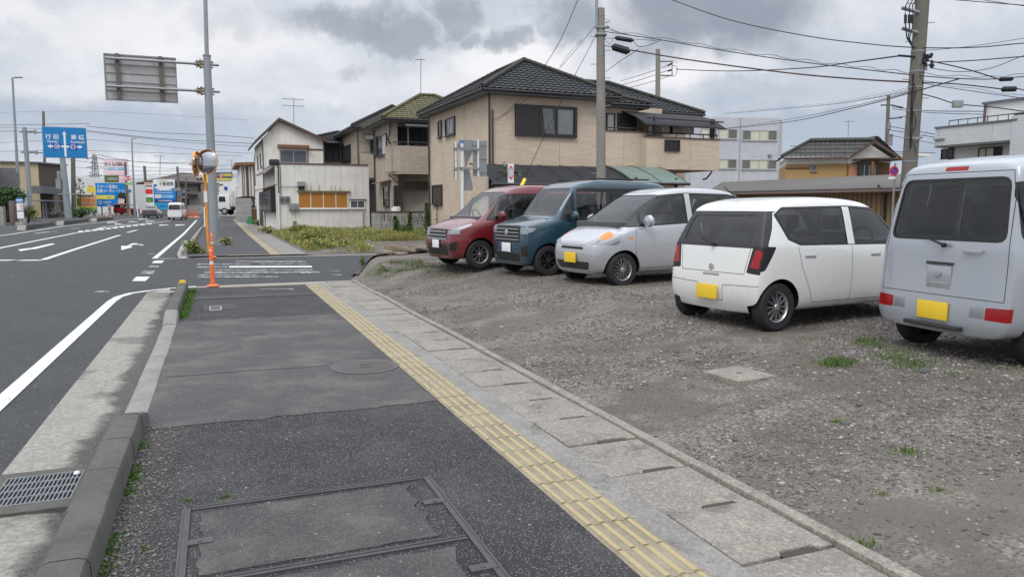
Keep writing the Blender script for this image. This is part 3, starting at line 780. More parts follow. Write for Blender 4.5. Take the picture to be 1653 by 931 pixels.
# zebra crossing over the side street
for (y, x0, x1, s_, h) in ((447.6, 318, 412, 1, 2.4), (440, 330, 516, 1, 3.0), (431, 370, 504, 1, 2.6), (422.6, 462, 494, 1, 2.2)):
    (wm if y != 431 else mk).append(PX(((x0, y+h/2), (x1, y+h/2-.3), (x1-1, y-h/2-.3), (x0, y-h/2))))
for (y, x0, x1, h) in ((447.2, 412, 450, 1.8), (431.4, 318, 368, 2), (426.8, 318, 404, 1.6), (436, 330, 505, 1.4), (443.8, 318, 420, 1.3), (426.8, 420, 498, 1.2), (422.6, 380, 462, 2), (444, 536, 552, 1.2), (438, 533, 549, 1)):
    wm.append(PX(((x0, y+h/2), (x1, y+h/2), (x1-1, y-h/2), (x0, y-h/2))))
strip([(-60, 420.3), (21.7, 420.3)], .42); strip([(31.5, 420.3), (70, 420.3)], .42)
strip([(68, 420), (120, 403), (193.5, 379.7)], .2, .2); strip([(205.6, 375.5), (221, 371.4)], .2)
strip([(-150, 436), (0, 400.6), (60, 388.5), (120, 376.5), (190, 366), (248, 360), (275, 356.5)], .2)
strip([(155, 370), (170, 366), (210, 362), (248, 360)], .2)
for i in range(11):
    x = 127+i*11; y = 374.5-i*1.33
    mk.append(PX(((x, y+1.2), (x+9, y+.6), (x+6, y-1.9+i*.08), (x-1, y-1.2+i*.06))))
strip([(-150, 402), (0, 380.7), (104.5, 365), (199, 355), (235, 352.2)], .18)
mk.append(PX(((195.6, 397), (195.8, 404), (214, 399.2), (210, 397.6), (216, 395.2), (233, 396.6), (229, 394.5), (219, 395.5), (224, 393), (213.5, 393), (205, 397.2))))
mk.append(PX(((28.5, 403), (33, 405.6), (51, 402.5), (58, 402), (89, 394.3), (84, 393), (50, 400.5))))
wm.append(PX(((52, 377), (60, 377.6), (80, 375.2), (83, 373.8), (70, 374.2))))
for (a, b, y, h) in ((172, 190, 359.2, 1.4), (184, 196, 362, 1.4), (207, 222, 358.2, 1.2), (222, 240, 354, 1), (256, 272, 363.6, 1.6), (282, 298, 363.6, 1.8), (234, 250, 357.5, 1.2), (295, 322, 350.5, 1.2)):
    mk.append(PX(((a, y+h/2), (b, y), (b, y-h/2), (a+2, y-h/2))))
for (a, b, y) in ((112, 128, 368.4), (70, 92, 374), (14, 20, 445.5)): wm.append(PX(((a, y+.6), (b, y+.4), (b, y-.4), (a+2, y-.4))))
mk = [q for q in mk if q]
sheet('road_markings', mk, ZR+.008, 'paint'); sheet('worn_road_markings', wm, ZR+.008, 'paint_worn')
sheet('white_patch_mark', [[(15.0, 1.35), (15.15, 1.35), (15.3, .75), (15.15, .75)]], .004, 'paint_worn')

# ---- iron drain grate in the gutter
t = T('drain_grate', 'galvanized steel drain grate set in the gutter beside the kerb', 'drain grate', W(4.9, -1.03, ZR+.014), -TH)
a = MB(); gx, gy = .2, .26
fr = MB().box(-.31, .285, -.36, -.24, -.08, .009).box(-.31, .285, .24, .34, -.08, .009).box(-.31, -.2, -.24, .24, -.08, .009).box(.2, .285, -.24, .24, -.08, .009)
fr.build('surround', 'kerb', t)
MB().box(-.2, .2, -.24, .24, -.3, -.003).build('painted_pit_shade', 'black', t)  # black block right under the bars, standing in for the shade of an open pit
for i in range(19): a.box(-.2+.4*i/18-.003, -.2+.4*i/18+.003, -.24, .24, -.002, .010)
for i in range(5): a.box(-.2, .2, -.235+.47*i/4-.005, -.235+.47*i/4+.005, -.001, .012)
a.build('bars', 'galv', t, smooth=False)
MB().lathe([(0, .018), (.012, .016), (.02, .006), (.02, 0)], (.17, .2, .006), n=10).build('bolt', 'white_paint', t)
# the patch of gravelly darkness below it is hidden by the kerb
# ---- framed service hatch
t = T('service_hatch', 'rectangular iron framed service hatch filled with asphalt in the pavement', 'hatch', W(2.0, .45, .0), -TH)
x0, x1 = -.66, .65; ys = (-.45, 1.3, 2.16)
a = MB()
def rail(p, q, w_=.011, gap=.016):
    p, q = Vector(p), Vector(q); d = (q-p).normalized(); nrm = Vector((-d.y, d.x))
    for s_ in (-1, 1):
        c0 = p+nrm*s_*gap; c1 = q+nrm*s_*gap
        a.prism([tuple(c0-nrm*w_/2), tuple(c1-nrm*w_/2), tuple(c1+nrm*w_/2), tuple(c0+nrm*w_/2)], 'z', -.03, .011)
    a.prism([tuple(p-nrm*gap), tuple(q-nrm*gap), tuple(q+nrm*gap), tuple(p+nrm*gap)], 'z', -.03, .007)
rail((x0, ys[0]), (x0, ys[2])); rail((x1, ys[0]), (x1, ys[2])); rail((x0+.03, ys[2]), (x1-.03, ys[2])); rail((x0+.03, ys[1]), (x1-.03, ys[1])); rail((x0+.03, ys[0]), (x1-.03, ys[0]))
a.build('frame', 'iron', t, smooth=False)
for k in range(2):
    a0, a1 = ys[k]+.03, ys[k+1]-.03
    n_ = 46; ol = []
    for i in range(n_):
        s_ = i/n_*4; e = int(s_); f_ = s_-e; ins = .075+.035*noise.noise(Vector((i*.6, k*9, 0)))+(.03 if e in (1,) else 0)
        X0, X1, Y0, Y1 = x0+ins, x1-ins*1.5, a0+ins*.5, a1-ins*.6
        ol.append(((X0+(X1-X0)*f_, Y0), (X1, Y0+(Y1-Y0)*f_), (X1-(X1-X0)*f_, Y1), (X0, Y1-(Y1-Y0)*f_))[e])
    MB().prism(ol, 'z', -.02, .0075).build('infill', 'pave_hatch', t, smooth=False)
for (cx, cy, r_) in ((x0+.075, 1.72, .02), (x1-.06, 1.78, .0), (x1-.06, .98, 0.)):
    MB().box(cx-.06, cx+.06, cy-.028, cy+.028, .0, .0125).box(cx-.01, cx+.01, cy-.014, cy+.014, .0125, .016).build('lifting_tab', 'iron', t, smooth=False)
# ---- manhole cover
t = T('manhole_cover', 'round cast iron manhole cover with slanted ribs beside the yellow paving', 'manhole cover', W(7.37, 1.33, .006), math.radians(18))
a = MB().lathe([(.335, -.02), (.335, .006), (.30, .008), (.295, .003), (.29, .003)], (0, 0, 0), n=64); a.build('rim', 'iron_pale', t)
a = MB().lathe([(0, .004), (.288, .004), (.288, -.02)], (0, 0, 0), n=64)
i = -.27
while i < .27:
    h = math.sqrt(max(0, .272**2-i*i))
    for s_, e in (((-h, -.09) if abs(i) < .075 else (-h, h)), ((.09, h) if abs(i) < .075 else (0, 0))):
        if e-s_ > .02:
            y = s_
            while y < e: a.box(i, i+.009, y, min(y+.075, e), .0042, .009); y += .082
    i += .0195
a.lathe([(.035, .004), (.035, .009), (.05, .009), (.05, .004)], (0, 0, 0), n=24); a.lathe([(.052+.02, .004), (.052+.02, .008), (.052+.026, .008), (.052+.026, .004)], (0, 0, 0), n=30)
a.build('lid', 'iron_pale', t, smooth=False)
# small square valve cover
t = T('valve_cover', 'small square pale concrete cover in the pavement near the kerb end', 'cover', W(12.6, .0, .002), -TH)
MB().box(-.16, .02, -.26, .26, -.02, .008).build('surround', 'conc', t); MB().box(-.14, 0, -.2, .2, .008, .012).build('lid', 'iron', t)
# concrete lid in the gravel
p = GL(1193, 607)
t = T('concrete_lid', 'square concrete lid lying level in the gravel lot', 'drain lid', p, -TH+.1)
MB().box(-.23, .23, -.23, .23, -.05, .028).build('slab', 'slab', t, bevel=.006); MB().box(-.03, .03, -.007, .007, .0285, .031).build('slot', 'black', t)
# ---- delineator posts
def delineator(label, p, lean):
    t = T('delineator_post', label, 'bollard', p, 0, 'orange delineator posts')
    b = MB().lathe([(0, .035), (.06, .035), (.10, .022), (.125, .008), (.125, 0), (0, 0)], (0, 0, 0), n=24); b.build('base', 'orange', t)
    b = MB().lathe([(0.043, .03), (.04, .2), (.036, .5), (.034, .79), (.028, .80), (0, .80)], (0, 0, 0), n=20); pb = b.build('pole', 'orange', t)
    for z in (.47, .60, .71): MB().lathe([(.0385-.004*(z > .55), z-.03), (.0385-.004*(z > .55), z+.03)], (0, 0, 0), n=20).build('reflective_band', 'reflect', pb)
    t.rotation_euler = (0, lean, 0)
delineator('near orange delineator post with white bands at the pavement corner', W(16.28, -.12, .0), -.02)
delineator('farther orange delineator post beyond the crosswalk beside the mirror pole', W(25.9, -.16, -.02), -.01)
# ============================================================ buildings
YW = -TH
# ---- white panelled shop house
f = Fr(V(448, 372.5, 45), math.radians(22.5)); H1 = T('panelled_house', 'old cream panelled house with orange boarded window and gabled upper storey', 'house', f.O, f.yaw)
zb = 0.0
w1 = f.f(595, 330)[0]; pz = f.f(448, 264)[1]; pz2 = f.f(593, 267)[1]; dep = 9.0
MB().prism([(0, -.3), (w1, -.3), (w1, pz2), (0, pz)], 'y', 0, dep).build('lower_wall', 'cream_panel', H1)
gl = f.f(422.5, 240, dep)[0]; gr = f.f(521.5, 240, dep)[0]; ez = f.f(422.5, 225, dep)[1]; ez2 = f.f(521.5, 225, dep)[1]; px_, gz = f.f(449.5, 193, dep)
gl = 0.0 if abs(gl) < 1.2 else gl
ezm = (ez+ez2)/2; D2 = dep+9
MB().prism([(gl, -.3), (gr, -.3), (gr, ezm), (px_, gz-.12), (gl, ezm)], 'y', dep, D2).build('upper_wall', 'cream_panel', H1)
rf = MB()
for (xa, za, sx) in ((gl-.45, ezm-.2, 1), (gr+.35, ezm-.12, -1)):
    rf.thick([(px_, dep-.35, gz), (xa, dep-.35, za), (xa, D2+.3, za), (px_, D2+.3, gz)], (0, 0, .09))
rf.build('roof', 'tile_brown', H1)
vb = MB()
for (xa, za) in ((gl-.45, ezm-.2), (gr+.35, ezm-.12)):
    vb.thick([(px_, dep-.38, gz-.10), (xa, dep-.38, za-.1), (xa, dep-.38, za+.10), (px_, dep-.38, gz+.1)], (0, .04, 0))
vb.box(gl-.5, gl-.42, dep-.3, D2+.2, ezm-.26, ezm-.14); vb.build('bargeboard', 'brown_trim', H1)
MB().box(-.03, w1+.03, -.05, dep-.02, pz-.02, pz+.05).build('parapet_cap', 'brown_trim', H1).rotation_euler = (0, math.atan2(pz-pz2, w1)*1, 0)
# corner boards
MB().box(w1-.02, w1+.05, -.03, .05, -.2, pz2-.05).box(-.04, .03, -.03, .05, -.2, pz-.05).build('corner_trim', 'white_wall', H1)
window(H1, f.rect(451.5, 242.5, 495, 263.5, dep), FM(dep-.002), 2, 'alu', 'pane_grey', .05, name='upper_window')
R = f.rect(448, 234.5, 498, 239, dep); MB().box(R[0], R[1], dep-.4, dep, R[2], R[3]).build('window_canopy', 'wood', H1)
R = f.rect(496, 240, 521, 243, dep); MB().box(R[0], R[1], dep-.03, dep-.001, R[2], R[3]-.02).box(R[0], R[0]+.06, dep-.03, dep-.001, R[2]-1.0, R[2]).build('trim_strip', 'brown_trim', H1)
wo = window(H1, f.rect(480.8, 309.5, 562, 337), FM(0), 4, 'white_paint', 'ply_orange', .06, name='boarded_window')
R = f.rect(479, 308, 565, 310); MB().box(R[0], R[1], -.16, -.001, R[2], R[3]).build('window_hood', 'rusty_steel', H1)
for xx in (502, 515, 534, 541, 549):
    x, z = f.f(xx, 308); MB().tube([(x, -.05, z), (x, -.1, z+.25+.05*(xx % 3))], .015, 6).build('bracket', 'rusty_steel', H1)
window(H1, f.rect(565, 323.5, 589, 336.5), FM(0), 2, 'white_paint', 'pane_grey', .05, name='small_window')
R = f.rect(564, 321.5, 591, 323); MB().box(R[0], R[1], -.1, -.001, R[2], R[3]).build('window_hood', 'brown_trim', H1)
R = f.rect(480, 293.5, 492, 306); a = MB(); a.box(R[0], R[1], -.28, -.001, R[2]+.2, R[3]); a.build('vent_hood', 'soffit', H1)
MB().box(R[0]+.05, R[1]-.05, -.22, -.001, R[2], R[2]+.2).build('vent_opening', 'black', H1)
R = f.rect(466, 328.5, 481, 339.5); MB().box(R[0], R[1], -.22, -.001, R[2], R[3]).build('meter_cabinet', 'steel_grey', H1, bevel=.015)
for xx in (454.5, 463.5):
    x, z = f.f(xx, 322)
    mm_ = MB().box(x-.16, x+.16, -.1, -.001, z-.2, z+.2).build('electric_meter', 'soffit', H1); MB().lathe([(0, -.2), (.11, -.2), (.12, -.101)], (x, 0, z+.03), 'y', 16).build('dial', 'pane_grey', mm_)
a = MB()
x, z0_ = f.f(450, 312); z1_ = f.f(450, 266)[1]; a.tube([(x, -.06, z0_), (x, -.06, z1_)], .035, 8); x = f.f(453, 300)[0]; a.tube([(x, -.05, f.f(453, 318)[1]), (x, -.05, z1_-.1)], .02, 6)
a.tube([(x, -.05, z1_-1.3), (x+1.0, -.05, z1_-1.3)], .012, 5)
a.build('conduit', 'gutter_dark', H1)
x = f.f(449.5, 340)[0]; MB().tube([(x+.02, -.07, -.2), (x+.02, -.07, f.f(449.5, 312)[1])], .06, 8).build('downpipe', 'plaster', H1)
x, z = f.f(586, 355); MB().tube([(x, -.08, .05), (x, -.08, 1.0), (x+.03, -.14, 1.1), (x+.08, -.2, 1.05), (x+.08, -.2, .95)], .03, 8).build('standpipe', 'soffit', H1)
MB().box(.02, w1-.02, -.02, -.001, -.3, .12).build('plinth', 'conc', H1)
# street side of the house
R = f.srect(425.5, 308, 446, 342, 0)
sw = T_ = None
a = MB(); a.M = SM(0); L0, L1, Z0, Z1 = R
a.box(L0, L1, 0, .3, Z0, Z1); a.build('bay_window', 'frame_dark', H1)
a = MB(); a.M = SM(0)
for i in range(3): a.box(L0+.1+(L1-L0)*i/3, L0-.1+(L1-L0)*(i+1)/3, .301, .32, Z0+.15, Z1-.15)
a.build('bay_pane', 'pane_dark', H1)
a = MB(); a.M = SM(0); a.thick([(L0-.2, 0, Z1+.25), (L1+.3, 0, Z1+.25), (L1+.3, .6, Z1+.05), (L0-.2, .6, Z1+.05)], (0, 0, .06)); a.build('side_canopy', 'wood', H1)
a = MB(); a.M = SM(0); zz0 = f.s(448, 264, 0)[1]
a.thick([(0, 0, pz-.15), (dep, 0, pz-.05), (dep, .55, pz-.45), (0, .55, pz-.6)], (0, 0, .10)); a.build('side_pent_roof', 'tile_brown', H1)
MB().box(-.35, .25, -.1, .35, pz-.1, pz+.25).build('ridge_end_tile', 'gutter_dark', H1, bevel=.08)
R = f.srect(419, 310, 424.5, 350, 0); a = MB(); a.M = SM(0); a.box(R[0], R[1], 0, .04, 0, 2.1); a.build('side_door', 'frame_dark', H1)
for (a0, a1, y0, y1) in ((413.5, 416, 250, 270), (417, 419, 243, 265)):
    pass
a = MB(); a.M = SM(gl); a.box(dep+2.2, dep+3.0, 0, .05, ezm-2.0, ezm-.9).box(dep+5, dep+5.8, 0, .05, ezm-2.0, ezm-.9); a.build('side_upper_window', 'frame_dark', H1)
x, z = 0, 0; a = MB(); a.tube([(gl-.03, dep-.03, 0), (gl-.03, dep-.03, ezm)], .04, 8); a.build('side_downpipe', 'brown_trim', H1)
for (xx, yy, zz_) in ((gl-.12, dep-.12, ezm-2.0),): MB().lathe([(0, 0), (.12, 0), (.12, .12), (0, .12)], (xx, yy, zz_), 'y', 12).build('cable_box', 'steel_grey', H1)

def yagi(name, label, base, top, group='television aerials', w_=1.0, rows=2, thin=.012, yaw=0):
    h = (top-base).length; a = MB(); a.tube([(0, 0, 0), tuple(top-base)], thin*1.2, 6)
    for r in range(rows):
        z = h-.12-r*.5*w_; a.tube([(-w_*.8, 0, z), (w_*.8, .0, z+.04)], thin, 5)
        for i in range(8 if r == 0 else 6): x = -w_*.75+w_*1.5*i/(7 if r == 0 else 5); a.tube([(x, -.28*w_, z+.02), (x, .28*w_, z+.02)], thin*.7, 4)
    return one(name, a, 'steel_grey', label, 'aerial', group, loc=base, yaw=yaw)
p0 = f.M @ Vector((f.f(474, 200, dep+1)[0], dep+1, gz-.6)); yagi('roof_aerial', 'many-armed television aerial on the gabled cream house', p0, V(474, 158, p0.y), w_=.95, rows=2, yaw=.5, thin=.02)

# ---- striped house further along the pavement
f2 = Fr(V(391, 352, 76), math.radians(22)); H2 = T('striped_house', 'narrow house front with brown and cream vertical stripes behind the cream house', 'house', f2.O, f2.yaw)
x1 = f2.f(411, 300)[0]; zt = f2.f(391, 268)[1]; zm = f2.f(400, 317)[1]
MB().box(0, x1, 0, 9, zm, zt).build('upper_wall', 'plaster', H2); MB().box(.3, x1-.02, .35, 8.9, -.3, zm).build('lower_wall', 'wall_brown_dark', H2)
a = MB()
for (p, q) in ((391, 392.4), (394, 395.2), (397.5, 402), (404.6, 406), (409.4, 411)):
    a.box(f2.f(p, 300)[0], f2.f(q, 300)[0], -.05, -.001, zm, zt-.05)
a.build('stripe_boards', 'brown_trim', H2)
MB().thick([(-.5, -.5, zt), (x1+.2, -.5, zt+.12), (x1+.2, 9.2, zt+.12), (-.5, 9.2, zt)], (0, 0, .3)).build('roof', 'wood', H2)
MB().box(-.5, x1, -1.2, .0, zm-.25, zm-.12).box(-.45, -.3, -1.1, -.95, 0, zm-.25).build('porch', 'wood_dark', H2)
R = f2.rect(400, 320, 408, 332); MB().box(R[0], R[1], -.06, -.0, R[2], R[3]).build('panel', 'plaster', H2)
one('garden_wall', MB().box(-.35, 1.0, -.2, 3.0, -.3, 2.1).box(1.02, 1.5, -1.2, -.9, -.3, 1.2), 'block_wall', 'low grey block wall and gate pier before the striped house', 'wall', loc=V(388.5, 356, 71), yaw=f2.yaw)
t = T('lattice_screen', 'brown wooden slatted screen standing on the pavement edge', 'screen', V(407.5, 355, 66), f2.yaw)
MB().box(0, .56, 0, .03, .0, 1.0).build('panel', 'wood', t)
a = MB()
for i in range(7): a.box(0, .56, -.02, -.001, .06+i*.14, .10+i*.14)
a.box(0, .04, -.03, -.0205, 0, 1.0).box(.52, .56, -.03, -.0205, 0, 1); a.build('slats', 'wood_dark', t)
t = T('a_board', 'small green folding board standing beside the wooden screen', 'sign board', V(403.8, 362, 58), .6)
MB().thick([(-.14, -.12, 0), (.14, -.12, 0), (.11, 0, .62), (-.11, 0, .62)], (0, .02, 0)).build('front_panel', 'green_paint', t); MB().thick([(-.14, .14, 0), (.14, .14, 0), (.11, .02, .62), (-.11, .02, .62)], (0, .02, 0)).build('back_panel', 'green_paint', t)

# ---- hip roof helper
def hip(par, x0, x1, y0, y1, ez, rise, over=.6, tm='tile_dark', ridge_len=None, rm='ridge', ps=.28, thick=.12, name='roof'):
    X0, X1, Y0, Y1 = x0-over, x1+over, y0-over, y1+over
    wd, dp = X1-X0, Y1-Y0
    if wd > dp: h = dp/2; A = (X0+h, (Y0+Y1)/2, ez+rise); B = (X1-h, (Y0+Y1)/2, ez+rise)
    else: h = wd/2; A = ((X0+X1)/2, Y0+h, ez+rise); B = ((X0+X1)/2, Y1-h, ez+rise)
    c00, c10, c11, c01 = (X0, Y0, ez), (X1, Y0, ez), (X1, Y1, ez), (X0, Y1, ez)
    r = MB()
    if wd > dp: tiles(r, c00, c10, A, B, ps); tiles(r, c01, c00, A, A, ps); tiles(r, c10, c11, B, B, ps); tiles(r, c11, c01, B, A, ps)
    else: tiles(r, c00, c10, A, A, ps); tiles(r, c01, c00, B, A, ps); tiles(r, c10, c11, A, B, ps); tiles(r, c11, c01, B, B, ps)
    ro = r.build(name, tm, par)
    q = MB()
    if wd > dp:
        for P_, Q_ in ((c00, A), (c01, A), (c10, B), (c11, B), (A, B)): ridge(q, Vector(P_)+Vector((0, 0, .09)), Vector(Q_)+Vector((0, 0, .10)))
    else:
        for P_, Q_ in ((c00, A), (c10, A), (c01, B), (c11, B), (A, B)): ridge(q, Vector(P_)+Vector((0, 0, .09)), Vector(Q_)+Vector((0, 0, .10)))
    q.build('ridge_tiles', rm, ro)
    MB().box(X0+.06, X1-.06, Y0+.06, Y1-.06, ez-.16, ez-.03).build('eaves', 'eave', ro)
    g_ = MB()
    for P_, Q_ in (((X0, Y0), (X1, Y0)), ((X0, Y1), (X0, Y0))): g_.tube([(*P_, ez-.04), (*Q_, ez-.04)], .06, 8)
    g_.build('rain_gutter', 'gutter_dark', ro)
    return ro

# ---- dark roofed house behind
f3 = Fr(V(582, 372, 52), YW); H3 = T('dark_roofed_house', 'tan house with dark tiled roof half hidden behind the cream house', 'house', f3.O, f3.yaw)
xr = f3.f(606, 300)[0]+1; e3 = f3.f(584, 208)[1]; dl3 = f3.s(552, 260, 0)[0]
MB().box(0, xr, 0, dl3, -.3, e3).build('wall', 'tan_brick', H3)
hip(H3, 0, xr+4, 0, dl3, e3+.1, 1.9, .55)
R = f3.rect(521, 229, 552, 300, dl3); MB().box(R[0]-.5, -.01, dl3, dl3+7, -.3, R[3]).build('rear_wing_wall', 'tan_brick', H3)
hip(H3, R[0]-.5, 2, dl3, dl3+5, R[3]+.15, .75, .5)
window(H3, f3.rect(524, 233, 548, 259, dl3), FM(dl3), 2); R = f3.rect(522, 228, 551, 232, dl3); MB().thick([(R[0], dl3-.9, R[2]), (R[1], dl3-.9, R[2]), (R[1], dl3, R[3]), (R[0], dl3, R[3])], (0, 0, .06)).build('window_canopy', 'eave', H3)
window(H3, f3.srect(556.5, 235, 566.5, 262), SM(0), 1); shutter(H3, f3.srect(550.5, 234.5, 556, 263), SM(0))
R = f3.rect(584, 249, 605, 287, -.7); MB().box(.05, xr, -.75, -.01, R[2], R[3]).build('side_balcony', 'tan_brick', H3)
R = f3.rect(589, 216, 606, 226, -.6); MB().thick([(R[0], -.9, R[2]), (xr, -.9, R[2]), (xr, -.02, R[3]), (R[0], -.02, R[3])], (0, 0, .06)).build('balcony_canopy', 'eave', H3)
a = MB()
for i in range(3): z = f3.f(590, 249-i*2.2, -.7)[1]; a.tube([(.05, -.7, z), (1.1, -.7, z)], .02, 6)
a.build('railing', 'gutter_dark', H3)
R = f3.rect(598, 226, 606, 248); MB().box(R[0], R[1], -.05, -.001, R[2], R[3]).build('balcony_door', 'pane_dark', H3)
MB().tube([(-.07, -.07, 0), (-.07, -.07, e3)], .04, 8).build('downpipe', 'gutter_dark', H3)
R = f3.rect(588, 292, 605, 340); MB().box(R[0], R[1], -.04, -.001, 0, R[3]).build('lower_window', 'wall_brown_dark', H3)

# ---- green roofed house
f4 = Fr(V(634, 372, 41), YW); H4 = T('green_roofed_house', 'tan stone house with moss green tiled roof and recessed balcony', 'house', f4.O, f4.yaw)
xr = f4.f(700, 300)[0]; e4 = f4.f(636, 196)[1]; dl4 = f4.s(605.5, 250, 0)[0]
MB().box(0, xr, .8, dl4, -.3, e4).box(0, .35, 0, .8, -.3, e4).build('wall', 'tan_brick', H4)
MB().box(.36, xr, 0, .79, e4-.25, e4-.003).build('lintel', 'eave', H4)
hip(H4, 0, xr+3, 0, dl4, e4+.1, 1.65, .6, 'tile_green', rm='tile_green', ps=.3)
yb4 = -.5; z_b0, z_b1 = f4.f(660, 281, yb4)[1], f4.f(660, 235.5, yb4)[1]; xw = f4.f(646.5, 260, yb4)[0]; bl = f4.s(626, 260, -.02)[0]
bp = [(-.02, bl), (-.25, .5), (xw, yb4), (xr, yb4), (xr, .79), (.36, .79), (.36, -.003), (-.02, -.003)]
a = MB(); a.prism(bp, 'z', z_b0, z_b0+.12); a.prism([(-.02, bl), (-.25, .5), (xw, yb4), (xr, yb4), (xr, yb4+.12), (xw+.03, yb4+.12), (-.12, .5), (-.021, bl-.2)], 'z', z_b0+.12, z_b1); a.build('balcony', 'tan_brick', H4)
a = MB(); zr = z_b1+.2; a.tube([(-.2, .5, zr), (xw, yb4+.06, zr), (xr, yb4+.06, zr)], .025, 6)
for i in range(5): x = xw+(xr-xw)*i/4; a.tube([(x, yb4+.06, z_b1), (x, yb4+.06, zr)], .02, 6)
a.build('balcony_rail', 'gutter_dark', H4)
MB().box(.36, xr, .74, .79, z_b0+.12, e4-.25).build('balcony_door', 'pane_dark', H4)
a = MB()
for i in range(6): x = .4+(xr-.5)*i/5; a.box(x, x+.07, .70, .735, z_b0+.12, e4-.25)
a.build('door_frames', 'frame_dark', H4)
x = f4.f(659.5, 220, 0)[0]; MB().tube([(x, .1, z_b0), (x, .1, e4-.25)], .05, 8).build('balcony_post', 'steel_grey', H4)
R = f4.rect(637, 198, 697, 204.5, -.6); MB().thick([(R[0]+.6, -.7, R[2]), (xr, -.7, R[2]), (xr, -.01, R[3]+.1), (R[0]+.6, -.01, R[3]+.1)], (0, 0, .05)).build('balcony_canopy', 'eave', H4)
shutter(H4, f4.srect(604.5, 221, 610, 253), SM(0)); window(H4, f4.srect(610.5, 218, 625, 251), SM(0), 2, cols=['curtain', 'pane_dark'])
window(H4, f4.srect(620, 300, 629, 333), SM(0), 1); shutter(H4, f4.rect(635.5, 299.5, 643, 333), FM(0))
R = f4.srect(613, 292.5, 632, 296); a = MB(); a.M = SM(0); a.thick([(R[0], 0, R[3]), (R[1], 0, R[3]), (R[1], .5, R[2]), (R[0], .5, R[2])], (0, 0, .05)); a.build('window_canopy', 'wood', H4)
MB().tube([(-.07, dl4-.1, 0), (-.07, dl4-.1, e4-.1)], .045, 8).build('downpipe', 'gutter_dark', H4)
MB().tube([(-.05, -.1, e4-.1), (-.1, -.12, e4-.5), (-.1, -.12, z_b1+.6), (-.2, -.1, z_b1+.4), (-.05, .0, z_b1+.1)], .05, 7).build('duct', 'gutter_dark', H4)
a = MB(); a.tube([(-.1, -.1, z_b0-.1), (.5, -.12, z_b0-.6), (.55, -.1, -.2)], .035, 6); a.build('drain_arm', 'gutter_dark', H4)
window(H4, f4.rect(652, 293, 694, 304), FM(0), 2)
one('storage_shed', MB().box(0, 2.45, 0, 1.5, 0, 1.95).thick([(-.05, -.08, 1.95), (2.5, -.08, 2.0), (2.5, 1.55, 2.1), (-.05, 1.55, 2.06)], (0, 0, .06)), 'locker', 'pale corrugated metal storage locker behind the block wall', 'shed', loc=V(649, 357, 42), yaw=math.radians(4)).location.z = V(649, 305.2, 42).z-2.02
t = T('gas_cylinder_cover', 'white rounded tank top showing above the block wall', 'tank', V(639.5, 337, 41.2), 0); t.location.z = V(640, 331.5, 41.2).z-.62
MB().lathe([(0, .62), (.12, .6), (.24, .54), (.27, .42), (.27, 0)], (0, 0, 0), n=20).build('tank', 'white_paint', t)

# ---- block wall
p = V(600, 374, 40); fw = Fr(p, math.radians(4)); L = fw.f(770, 350)[0]; zt = fw.f(600, 343)[1]
t = T('block_wall', 'weathered grey concrete block wall with peeling dark stains beside the weeds', 'wall', p, fw.yaw)
MB().box(0, L, 0, .15, -.5, zt).build('blocks', 'block_wall', t); MB().box(-.03, L, -.03, .18, zt, zt+.07).build('coping', 'wood_dark', t)
a = MB(); rg = random.Random(5)
for i in range(110):       # dead ivy stems stuck to the wall
    x = rg.uniform(.5, L-.5); z = rg.uniform(.2, zt-.2); pts_ = [(x, -.012, z)]
    for k in range(4): x += rg.uniform(-.04, .04); z += rg.uniform(.02, .2); pts_.append((x, -.012, min(z, zt)))
    a.tube(pts_, rg.uniform(.004, .009), 4)
a.build('dead_stems', 'bark', t)

# ---- beige house
f5 = Fr(V(792, 402, 29.5), math.radians(23)); H5 = T('beige_house', 'large beige stone-clad house with dark tiled hip roofs and laundry balcony', 'house', f5.O, f5.yaw)
e5 = f5.f(792, 152)[1]; dl = f5.s(694, 250, 0)[0]; w5 = f5.f(976, 200)[0]
MB().box(0, w5, 0, dl, -.4, e5).build('wall', 'beige_brick', H5)
ap = f5.f(842, 97, 3.8)
hip(H5, 0, w5, 0, dl, e5+.14, 1.72, .5)
# wing behind to the right
xw2 = f5.f(1030, 200, 1.2)[0]; e5b = f5.f(1010, 175, 1.2)[1]
MB().box(w5+.003, xw2, 1.2, 7.5, -.4, e5b).build('wing_wall', 'beige_brick', H5)
ro = hip(H5, w5-3, xw2-.1, 1.25, 7.4, e5b+.14, 1.15, .5)
xw3 = f5.f(1128, 190, 4.0)[0]; e5c = f5.f(1110, 187, 4.0)[1]
MB().box(xw2+.003, xw3-.6, 4.2, 9.8, -.4, e5c).build('rear_wing_wall', 'beige_brick', H5)
hip(H5, w5-1, xw3-.5, 4.0, 10, e5c+.05, 1.75, .5)
